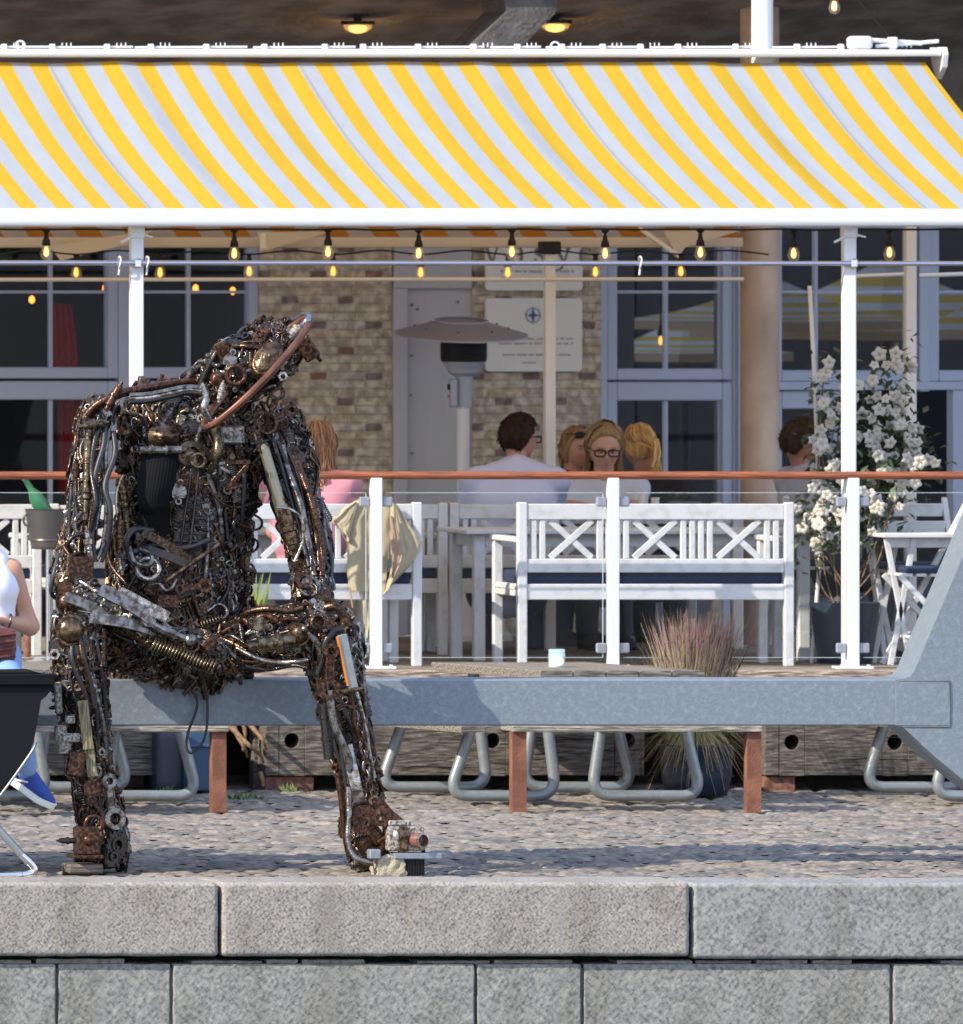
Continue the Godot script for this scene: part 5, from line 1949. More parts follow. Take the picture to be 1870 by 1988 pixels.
func picnic_table(cx: float, ypx: float, wpx: float, label: String, loops: Array, seats: Array) -> void:
	# nearest corner of the top at cx, boards running back and to the left
	var zf := 1.65
	var back := Vector3(-0.245, 0, -1.18)
	var c := W(cx, ypx, zf)
	var k := mpp(zf)
	var th := thing("picnic_table", label, "table", Vector3(c.x + wpx * 0.5 * k, ground_y(1.0), 1.0), "picnic tables on steel tubes")
	var n := 5
	var wd := wpx * k / n
	for i in n:
		var m := MB.new()
		var o := c + Vector3(i * wd + 0.003, 0, 0)
		plank_along(m, o, Vector3(wd - 0.006, 0, 0), back, 0.040)
		part(th, "top_board", m, M["table_wood"])
	for s in seats:
		var zs := 1.85
		for h in 2:
			var o := W(lerpf(s[0], s[1], h * 0.5), 1409, zs)
			var w_: float = (s[1] - s[0]) * 0.5 * mpp(zs)
			var m := MB.new()
			plank_along(m, o, Vector3(w_ - 0.004, 0, 0), back * 1.15, 0.032)
			part(th, "seat_board", m, M["table_wood"])
	for l in loops:
		for q in [[1.35, 0.0], [0.60, -133.0]]:
			var z: float = q[0]
			var sc := (CAMZ - 1.35) / (CAMZ - z)
			var off: float = q[1]
			var g := ground_y(z) + 0.028
			var yt := W(0, 1408, 1.85).y - 0.04
			var xa := W(l[0] + off, 0, z).x
			var xb := W(l[1] + off, 0, z).x
			var ta := W(l[2] + off, 0, z).x
			var tb := W(l[3] + off, 0, z).x
			var r := 0.10
			var pts := PackedVector3Array()
			var A := Vector3(ta, yt, z)
			var B := Vector3(xa, g, z)
			var C := Vector3(xb, g, z)
			var D := Vector3(tb, yt + 0.25, z)
			if l[0] > 1100 and cx > 1000 and cx < 1100 or (cx < 100 and l[0] > 200) or (cx > 2000 and l[0] > 2050):
				A.y = yt + 0.25
				D.y = yt
			pts.append(A)
			for e in [[A, B, C], [B, C, D]]:
				var d0: Vector3 = (e[0] - e[1]).normalized()
				var d1: Vector3 = (e[2] - e[1]).normalized()
				for s in 9:
					var t := s / 8.0
					var p0: Vector3 = e[1] + d0 * r
					var p1: Vector3 = e[1] + d1 * r
					pts.append(p0.lerp(e[1], t).lerp((e[1] as Vector3).lerp(p1, t), t))
			pts.append(D)
			var m := MB.new()
			m.tube(pts, 0.027, 14)
			part(th, "tube_leg", m, M["galvanised_tube"])
func plank_along(m: MB, o: Vector3, side: Vector3, back: Vector3, th: float) -> void:
	# top corner o (front left), side to the right, back away from the viewer
	var y := Vector3(0, -th, 0)
	var x := side
	var T := Transform3D(Basis(x, Vector3(0, th, 0), -back), o + x * 0.5 + y * 0.5 + back * 0.5)
	var h := MB.new()
	h.box(Transform3D(), Vector3(1, 1, 1), 0.0)
	# small chamfer on the long edges
	var e := 0.05
	var prof := [Vector2(-0.5, -0.5), Vector2(0.5, -0.5), Vector2(0.5, 0.4), Vector2(0.5 - e, 0.5), Vector2(-0.5 + e, 0.5), Vector2(-0.5, 0.4)]
	for i in prof.size():
		var a: Vector2 = prof[i]
		var b: Vector2 = prof[(i + 1) % prof.size()]
		var d := b - a
		m.quad(T * Vector3(a.x, a.y, 0.5), T * Vector3(b.x, b.y, 0.5), T * Vector3(b.x, b.y, -0.5), T * Vector3(a.x, a.y, -0.5), (x.normalized() * d.y + Vector3(0, -d.x, 0)).normalized())
	for s in [0.5, -0.5]:
		var nn := (-back.normalized()) * signf(s)
		var s0 := m.v.size()
		for p in prof:
			m.vert(T * Vector3(p.x, p.y, s), nn)
		for i in range(1, prof.size() - 1):
			m.tri(s0, s0 + i, s0 + i + 1)

func wheelbarrow() -> void:
	var z := 6.9
	var g := ground_y(z)
	var th := thing("wheelbarrow", "black wheelbarrow with bent tube leg at the left edge", "wheelbarrow", Vector3(W(-120, 0, z).x, g, z))
	# tray: tapered shell with a rolled rim
	var top := [[-420.0, 1310.0], [108.0, 1310.0]]
	var m := MB.new()
	var y1 := W(0, 1312, z).y
	var yr := W(0, 1330, z).y
	var yb := W(0, 1560, z).y
	var prof := [[108.0, 1314.0], [104.0, 1334.0], [90.0, 1352.0], [80.0, 1360.0], [66.0, 1440.0], [50.0, 1480.0], [0.0, 1548.0], [-60.0, 1600.0], [-250.0, 1600.0], [-340.0, 1500.0], [-420.0, 1330.0]]
	var zn := z + 0.02
	var zk := z - 0.62
	var ring := func(t: float, inset: float) -> PackedVector3Array:
		return PackedVector3Array()
	# front and back faces follow the profile, narrowing to the floor
	var fr := PackedVector3Array()
	var bk := PackedVector3Array()
	for q in prof:
		var t := clampf((q[1] - 1314.0) / 286.0, 0.0, 1.0)
		fr.append(W(q[0], q[1], zn - 0.10 * t))
		bk.append(W(q[0], q[1], z) + Vector3(0, 0, -0.62 + 0.10 * t))
	for i in prof.size() - 1:
		var e := fr[i + 1] - fr[i]
		m.quad(fr[i], fr[i + 1], bk[i + 1], bk[i], Vector3(-e.y, e.x, 0).normalized() * (1.0 if e.x < 0 else -1.0))
	for side in [fr, bk]:
		var p2 := PackedVector2Array()
		for p in side:
			p2.append(Vector2(p.x, p.y))
		var tr := Geometry2D.triangulate_polygon(p2)
		var s0 := m.v.size()
		for p in side:
			m.vert(p, Vector3(0, 0.2, 1.0 if side == fr else -1.0).normalized())
		for i in range(0, tr.size(), 3):
			m.tri(s0 + tr[i], s0 + tr[i + 1], s0 + tr[i + 2])
	part(th, "tray", m, M["tray_plastic"])
	var rm := MB.new()
	var rp := PackedVector3Array([fr[0] + Vector3(0, 0.0, 0.0), W(-420, 1318, zn), bk[10] + Vector3(0, 0.02, 0), bk[0]])
	rm.tube(rp, 0.014, 8, false, true)
	rm.bx(Vector3(W(-420, 0, z).x, yr, zn - 0.004), Vector3(fr[0].x - 0.004, y1, zn + 0.012), 0.005)
	part(th, "rim", rm, M["tray_plastic"])
	var fm := MB.new()
	fm.tube(curve_pts([W(-300, 1640, z - 0.05), W(-60, 1610, z), W(-4, 1550, z + 0.01), W(60, 1462, z + 0.015), W(70, 1440, z + 0.02)], 8), 0.006, 8)
	part(th, "frame_tube", fm, M["galvanised_tube"])
	var lg := MB.new()
	var lp := [W(-60, 1550, z), W(-10, 1602, z), W(46, 1664, z), W(64, 1682, z), W(63, 1694, z), W(48, 1699, z), W(0, 1701, z), W(-160, 1704, z)]
	lg.tube(curve_pts(lp, 8), 0.017, 12)
	part(th, "leg", lg, M["galvanised_tube"])
	var sl := MB.new()
	sl.tube(curve_pts([W(42, 1660, z), W(64, 1681.5, z), W(63.5, 1694, z), W(44, 1699, z)], 8), 0.0185, 12)
	sl.rod(W(42, 1699.3, z), W(-20, 1701, z), 0.0185, 12)
	part(th, "leg_sleeve", sl, M["chrome"])
	var wh := MB.new()
	var wc := Vector3(W(-430, 0, z).x, g + 0.19, z - 0.3)
	var pts := PackedVector3Array()
	for i in 28:
		pts.append(wc + Vector3(cos(TAU * i / 28) * 0.15, sin(TAU * i / 28) * 0.15, 0))
	wh.tube(pts, 0.042, 10, false, true)
	part(th, "wheel", wh, M["rubber"])
	var ax := MB.new()
	ax.rod(wc + Vector3(0, 0, -0.12), wc + Vector3(0, 0, 0.12), 0.012, 8)
	ax.rod(wc + Vector3(0, 0, -0.11), W(-250, 1600, z - 0.4), 0.014, 8)
	ax.rod(wc + Vector3(0, 0, 0.11), W(-250, 1605, z - 0.1), 0.014, 8)
	ax.lathe([Vector2(0, -0.02), Vector2(0.11, -0.02), Vector2(0.11, 0.02), Vector2(0, 0.02)], Transform3D(Basis(Vector3.RIGHT, PI / 2), wc), 20)
	part(th, "axle", ax, M["grey_steel"])

# ---------- plants
func build_plants() -> void:
	# red-tipped grass in a dark tub before the terrace
	var z := 0.78
	var p := W(1352, 1440, z)
	var g := ground_y(z)
	var th := thing("grass_planter", "tuft of red-tipped ornamental grass in a dark tub", "plant", Vector3(p.x, g, z))
	var t := MB.new()
	t.lathe([Vector2(0, 0.0), Vector2(0.145, 0.0), Vector2(0.165, 0.10), Vector2(0.172, 0.235), Vector2(0.178, 0.24), Vector2(0.165, 0.245), Vector2(0.155, 0.20), Vector2(0, 0.2)], Transform3D(Basis(), Vector3(p.x, g, z)), 28, true)
	part(th, "tub", t, M["pot_blue"])
	var m := MB.new()
	m.has_col = true
	var base := Vector3(p.x, g + 0.23, z)
	for i in 2400:
		var a := rng.randf() * TAU
		var r0 := 0.125 * sqrt(rng.randf())
		var c := base + Vector3(cos(a) * r0 - 0.01, 0, sin(a) * r0 * 0.8)
		var out := Vector3(cos(a), 0, sin(a))
		var tall := rng.randf() < 0.86
		var L := rr(0.34, 0.68) if tall else rr(0.26, 0.40)
		var lean := rr(-0.05, 0.06) + r0 * 0.6 if tall else rr(0.15, 0.26)
		var drop := 0.0 if tall else rr(0.13, 0.24)
		var bend := Vector3(rr(-0.07, 0.08), rr(-0.06, 0.0), rr(-0.06, 0.06))
		var side := Vector3(-sin(a), 0, cos(a)).rotated(Vector3.UP, rr(-0.8, 0.8))
		var wv := rr(0.0012, 0.0026)
		var prev := c
		var kind := rng.randf()
		var c0 := Color(0.19, 0.26, 0.05) if kind < 0.7 else Color(0.30, 0.25, 0.11)
		var c1 := Color(0.155, 0.078, 0.08) if kind < 0.5 else (Color(0.25, 0.135, 0.11) if kind < 0.75 else Color(0.24, 0.22, 0.09))
		if not tall:
			c0 = Color(0.28, 0.26, 0.09)
			c1 = Color(0.48, 0.33, 0.15)
		var sg := 5
		for s in sg:
			var u := float(s + 1) / sg
			var q := c + out * lean * u * (u * 0.6 + 0.4) * 1.1 + Vector3(0, L * u - drop * u * u * 2.0, 0) + bend * u * u
			var w0 := wv * (1.0 - float(s) / sg * 0.8)
			var w1 := wv * (1.0 - u * 0.8)
			if tall and s >= sg - 2 and kind < 0.5:
				w0 = wv * 1.2
				w1 = wv * (0.9 if s < sg - 1 else 0.3)
			var mix := clampf((u - 0.40) * 1.9, 0.0, 1.0)
			m.col = c0.lerp(c1, mix) * rr(0.8, 1.2)
			m.quad(prev - side * w0, prev + side * w0, q + side * w1, q - side * w1, (out + Vector3(0, 0.3, 0.6)).normalized())
			prev = q
	var bl := part(th, "blades", m, M["leaf"])
	bl.set_meta("kind", "stuff")
	# small weeds between the setts
	var wd := MB.new()
	wd.has_col = true
	for q in [[455.0, 1546.0], [475.0, 1543.0], [500.0, 1548.0], [322.0, 1534.0], [300.0, 1553.0], [1335.0, 1526.0], [1310.0, 1530.0], [1362.0, 1532.0], [1860.0, 1590.0], [560.0, 1537.0]]:
		var zz := 1.2 if q[1] > 1540 else 0.55
		var c := W(q[0], q[1], zz)
		c.y = ground_y(zz)
		for i in 26:
			var a := rng.randf() * TAU
			var d := Vector3(cos(a), rr(0.5, 2.0), sin(a)).normalized() * rr(0.02, 0.06)
			var side := d.cross(Vector3.UP).normalized() * 0.005
			var o := c + Vector3(rr(-0.03, 0.03), 0, rr(-0.02, 0.02))
			wd.col = Color(0.12, 0.17, 0.04) * rr(0.7, 1.3)
			wd.quad(o, o + d * 0.5 + side, o + d, o + d * 0.5 - side, Vector3(0, 0.6, 0.8))
	var ws := single("weeds", wd, M["leaf"], "small green weeds growing along the foot of the terrace", "weeds")
	ws.set_meta("kind", "stuff")
	# green blades seen between the statue's waist and arm
	var gb := MB.new()
	gb.has_col = true
	for i in 34:
		var o := W(rr(468, 500), 1252, -0.12)
		var tp := W(rr(470, 528), rr(1085, 1200), -0.12 + rr(-0.06, 0.06))
		var md := o.lerp(tp, 0.55) + Vector3(rr(-0.01, 0.02), 0.03, 0)
		gb.col = Color(0.25, 0.30, 0.06) * rr(0.8, 1.25)
		var s := Vector3(0.006, 0.001, 0)
		gb.quad(o - s, o + s, md + s, md - s, Vector3(0, 0.2, 1))
		gb.quad(md - s, md + s, tp, tp - s * 0.1, Vector3(0, 0.2, 1))
	var gt := thing("green_grass_pot", "pot of bright green grass half hidden behind the statue's waist", "plant", W(485, 1295, -0.12))
	var gp := part(gt, "blades", gb, M["leaf"])
	gp.set_meta("kind", "stuff")
	var pt := MB.new()
	pt.lathe([Vector2(0, 0), Vector2(0.06, 0), Vector2(0.075, 0.12), Vector2(0, 0.12)], Transform3D(Basis(), Vector3(W(485, 0, -0.12).x, 0.0, -0.12)), 20)
	part(gt, "pot", pt, M["pot_blue"])
	flowering_plant()

func flowering_plant() -> void:
	var z := -0.75
	var o := W(1640, 1290, z)
	var th := thing("flowering_plant", "tall climbing plant with white star-shaped flowers behind the right post", "plant", Vector3(o.x, 0, z))
	var tub := MB.new()
	tub.lathe([Vector2(0, 0), Vector2(0.13, 0), Vector2(0.17, 0.30), Vector2(0.16, 0.30), Vector2(0, 0.27)], Transform3D(Basis(), Vector3(o.x, 0, z)), 24)
	part(th, "tub", tub, M["pot_blue"])
	var clusters := [[1605, 705], [1600, 725], [1720, 705], [1745, 715], [1698, 745], [1755, 740], [1712, 690], [1740, 690], [1690, 770], [1718, 775], [1700, 800], [1745, 790], [1700, 830], [1715, 845], [1690, 850], [1700, 870], [1738, 800], [1745, 815], [1728, 860], [1605, 790], [1602, 825], [1592, 868], [1600, 850], [1610, 800], [1630, 800], [1640, 740], [1660, 770], [1660, 850], [1705, 885], [1720, 890], [1740, 885], [1755, 900], [1770, 860], [1775, 900], [1780, 880], [1800, 895], [1770, 830], [1730, 915], [1710, 915], [1620, 905], [1585, 940], [1600, 950], [1615, 960], [1600, 985], [1620, 985], [1575, 1000], [1590, 1015], [1610, 1010], [1630, 1000], [1640, 985], [1640, 1030], [1620, 1040], [1600, 1045], [1560, 1020], [1690, 945], [1745, 950], [1735, 965], [1700, 990], [1745, 985], [1690, 1030], [1650, 950], [1635, 930], [1655, 1010], [1590, 1060], [1740, 925], [1790, 905]]
	var zc := z
	# stems climbing the stake
	var st := MB.new()
	for i in 16:
		var c: Array = clusters[(i * 4 + 1) % clusters.size()]
		var tip := W(c[0], c[1], zc + rr(-0.12, 0.12))
		var mid := Vector3(lerpf(o.x, tip.x, 0.4) + rr(-0.08, 0.08), tip.y * 0.55, zc + rr(-0.1, 0.1))
		var cp := curve_pts([Vector3(o.x + rr(-0.05, 0.05), 0.27, zc), mid, tip], 8)
		st.tube(cp, 0.004, 5)
	part(th, "stem", st, M["bark"])
	var lf := MB.new()
	lf.has_col = true
	for i in 2200:
		var c: Array = clusters[rng.randi() % clusters.size()]
		var q := W(c[0] + rng.randfn(0, 20), c[1] + rng.randfn(0, 30) + 8, zc - 0.04 + rng.randfn(0, 0.08))
		if rng.randf() < 0.45:
			q = W(1668 + rng.randfn(0, 34), rr(780, 1060), zc - 0.03 + rng.randfn(0, 0.09))
		leaf(lf, q, Vector3(rr(-1, 1), rr(-0.9, 0.7), rr(-0.3, 1)).normalized(), rr(0.035, 0.065), Color(0.045, 0.075, 0.03) * rr(0.5, 1.6))
	var lo := part(th, "leaves", lf, M["leaf"])
	lo.set_meta("kind", "stuff")
	# one flower, five petals; its copies face the light
	var fm := MB.new()
	for k in 5:
		var a := TAU * k / 5.0
		var d := Vector3(cos(a), sin(a), 0)
		var s := Vector3(-sin(a), cos(a), 0)
		var L := 0.036
		fm.sheet(4, 6, func(u: float, v: float) -> Vector3:
			var wd := 0.0165 * sin(PI * clampf(v * 0.86 + 0.10, 0.0, 1.0)) * (1.0 - 0.25 * v) * 1.1
			return d * (L * v + 0.003) + s * (u - 0.5) * 2.0 * wd + Vector3(0, 0, 0.012 * sin(v * 2.2) - 0.012 * v * v - 0.006 * absf(u - 0.5) * 2.0))
	var fmesh := fm.mesh()
	var pm := MB.new()
	pm.lathe([Vector2(0.0, 0.006), Vector2(0.004, 0.003), Vector2(0.004, -0.004), Vector2(0.0, -0.012)], Transform3D(Basis(Vector3.RIGHT, PI / 2), Vector3(0, 0, 0.002)), 8, true)
	var pmesh := pm.mesh()
	var n := 0
	for c in clusters:
		for r in (3 if n % 3 == 0 else 2):
			var q := W(c[0] + rng.randfn(0, 9) * (0.4 + r), c[1] + rng.randfn(0, 10) * (0.4 + r), zc + 0.10 + rng.randfn(0, 0.045))
			var dirv := Vector3(rr(-0.9, 0.6), rr(-0.5, 0.6), 1.0).normalized()
			var B := Basis.looking_at(-dirv, Vector3.UP).rotated(dirv, rng.randf() * TAU).scaled(Vector3.ONE * rr(0.65, 1.05))
			var fl := piece(th, "flower", fmesh, M["petal"], Transform3D(B, q))
			piece(fl, "flower_centre", pmesh, M["pollen"], Transform3D(B, q)).transform = Transform3D()
		n += 1
	# grey stake that leans beside it
	var sk := MB.new()
	sk.tube(PackedVector3Array([W(1572, 555, -0.95), W(1582, 740, -0.9), W(1588, 900, -0.85), W(1594, 1060, -0.85), W(1576, 1290, -0.8)]), 0.0105, 8)
	single("thin_stake", sk, M["cream_paint"], "thin leaning grey pole left of the white-flowered plant", "pole")

func leaf(m: MB, p: Vector3, d: Vector3, L: float, c: Color) -> void:
	var s := d.cross(Vector3(0.2, 1, 0.3)).normalized() * L * 0.28
	var nn := s.cross(d).normalized()
	if nn.z < 0:
		nn = -nn
	m.col = c
	var a := m.vert(p, nn)
	m.vert(p + d * L * 0.45 + s + nn * L * 0.06, (nn + s.normalized() * 0.4).normalized())
	m.vert(p + d * L, nn)
	m.vert(p + d * L * 0.45 - s + nn * L * 0.06, (nn - s.normalized() * 0.4).normalized())
	m.tri(a, a + 1, a + 2)
	m.tri(a, a + 2, a + 3)

# ---------- people
# bones: [a, b, radius at a, radius at b]; joined with a smooth minimum and meshed as surface nets
func sdf_mesh(out: MB, bones: Array, cell: float, k: float, color: Color) -> void:
	var lo := Vector3(1e9, 1e9, 1e9)
	var hi := -lo
	for b in bones:
		var r: float = maxf(b[2], b[3]) + k + cell * 2.0
		lo = lo.min((b[0] as Vector3).min(b[1]) - Vector3(r, r, r))
		hi = hi.max((b[0] as Vector3).max(b[1]) + Vector3(r, r, r))
	var nx := int((hi.x - lo.x) / cell) + 2
	var ny := int((hi.y - lo.y) / cell) + 2
	var nz := int((hi.z - lo.z) / cell) + 2
	var f := PackedFloat32Array()
	f.resize(nx * ny * nz)
	f.fill(10.0)
	for b in bones:
		var a: Vector3 = b[0]
		var d: Vector3 = b[1] - a
		var ra: float = b[2]
		var rb: float = b[3]
		var dd := maxf(d.length_squared(), 1e-9)
		var rm := maxf(ra, rb) + k + cell * 1.5
		var bl := (a.min(b[1]) - Vector3(rm, rm, rm) - lo) / cell
		var bh := (a.max(b[1]) + Vector3(rm, rm, rm) - lo) / cell
		for z in range(maxi(int(bl.z), 0), mini(int(bh.z) + 1, nz)):
			for y in range(maxi(int(bl.y), 0), mini(int(bh.y) + 1, ny)):
				var row := (z * ny + y) * nx
				for x in range(maxi(int(bl.x), 0), mini(int(bh.x) + 1, nx)):
					var p := lo + Vector3(x, y, z) * cell - a
					var t := clampf(p.dot(d) / dd, 0.0, 1.0)
					var v := (p - d * t).length() - lerpf(ra, rb, t)
					var o := f[row + x]
					var h := maxf(k - absf(o - v), 0.0) / k
					f[row + x] = minf(o, v) - h * h * k * 0.25
	var id := PackedInt32Array()
	id.resize(nx * ny * nz)
	id.fill(-1)
	var off := [0, 1, nx, nx + 1, nx * ny, nx * ny + 1, nx * ny + nx, nx * ny + nx + 1]
	var edges := [[0, 1], [2, 3], [4, 5], [6, 7], [0, 2], [1, 3], [4, 6], [5, 7], [0, 4], [1, 5], [2, 6], [3, 7]]
	var first := out.v.size()
	out.col = color
	for z in nz - 1:
		for y in ny - 1:
			var row := (z * ny + y) * nx
			for x in nx - 1:
				var i := row + x
				var s0 := f[i] < 0.0
				if (f[i + 1] < 0.0) == s0 and (f[i + nx] < 0.0) == s0 and (f[i + nx + 1] < 0.0) == s0 and (f[i + off[4]] < 0.0) == s0 and (f[i + off[5]] < 0.0) == s0 and (f[i + off[6]] < 0.0) == s0 and (f[i + off[7]] < 0.0) == s0:
					continue
				var sum := Vector3.ZERO
				var n := 0
				for e in edges:
					var va := f[i + off[e[0]]]
					var vb := f[i + off[e[1]]]
					if (va < 0.0) != (vb < 0.0):
						var t := va / (va - vb)
						var ca := Vector3(e[0] & 1, (e[0] >> 1) & 1, e[0] >> 2)
						var cb := Vector3(e[1] & 1, (e[1] >> 1) & 1, e[1] >> 2)
						sum += ca.lerp(cb, t)
						n += 1
				id[i] = out.vert(lo + (Vector3(x, y, z) + sum / n) * cell, Vector3.ZERO)
	var st := [1, nx, nx * ny]
	for z in range(1, nz - 1):
		for y in range(1, ny - 1):
			var row := (z * ny + y) * nx
			for x in range(1, nx - 1):
				var i := row + x
				var a := f[i] < 0.0
				for ax in 3:
					if (f[i + st[ax]] < 0.0) != a:
						var u: int = st[(ax + 1) % 3]
						var w: int = st[(ax + 2) % 3]
						var q := [id[i], id[i - u], id[i - u - w], id[i - w]]
						if q[0] < 0 or q[1] < 0 or q[2] < 0 or q[3] < 0:
							continue
						if a:
							q = [q[3], q[2], q[1], q[0]]
						for t in [[q[0], q[1], q[2]], [q[0], q[2], q[3]]]:
							var fn := (out.v[t[2]] - out.v[t[0]]).cross(out.v[t[1]] - out.v[t[0]])
							out.n[t[0]] += fn
							out.n[t[1]] += fn
							out.n[t[2]] += fn
							out.ix.append(t[0]); out.ix.append(t[1]); out.ix.append(t[2])
	for i in range(first, out.v.size()):
		out.n[i] = out.n[i].normalized()

func gz(x: float, y: float, cx: float, cy: float, sx: float, sy: float) -> float:
	var a := (x - cx) / sx
	var b := (y - cy) / sy
	return exp(-a * a - b * b)
func head_point(d: Vector3, s: float) -> Vector3:
	var p := Vector3(d.x * 0.074, d.y * 0.115, d.z * 0.094)
	if d.y < 0.0:
		var q := pow(-d.y, 1.4)
		p.x *= 1.0 - 0.24 * q
		if d.z < 0.0:
			p.z *= 1.0 - 0.40 * q
			p.y *= 1.0 - 0.12 * (-d.z)
		else:
			p.z *= 1.0 + 0.10 * q
	if d.z > 0.0:
		var fz := smoothstep(0.0, 0.6, d.z)
		p.z -= 0.005 * smoothstep(0.7, 1.0, d.z)
		p.z += fz * (0.021 * gz(d.x, d.y, 0, -0.20, 0.11, 0.11) + 0.012 * gz(d.x, d.y, 0, -0.02, 0.09, 0.2))
		for e in [-1.0, 1.0]:
			p.z -= fz * 0.009 * gz(d.x, d.y, e * 0.37, 0.06, 0.19, 0.11)
			p.z += fz * 0.004 * gz(d.x, d.y, e * 0.48, -0.20, 0.2, 0.16)
		p.z += fz * 0.005 * gz(d.x, d.y, 0, 0.24, 0.5, 0.09)
		p.z += fz * (0.006 * gz(d.x, d.y, 0, -0.49, 0.2, 0.045) + 0.006 * gz(d.x, d.y, 0, -0.60, 0.17, 0.05) - 0.005 * gz(d.x, d.y, 0, -0.545, 0.2, 0.02))
		p.z += fz * 0.007 * gz(d.x, d.y, 0, -0.85, 0.25, 0.12)
	return p * s
func sph(u: float, v: float) -> Vector3:
	var a := u * TAU
	var b := (v - 0.5) * PI * 0.999
	return Vector3(sin(a) * cos(b), sin(b), -cos(a) * cos(b))

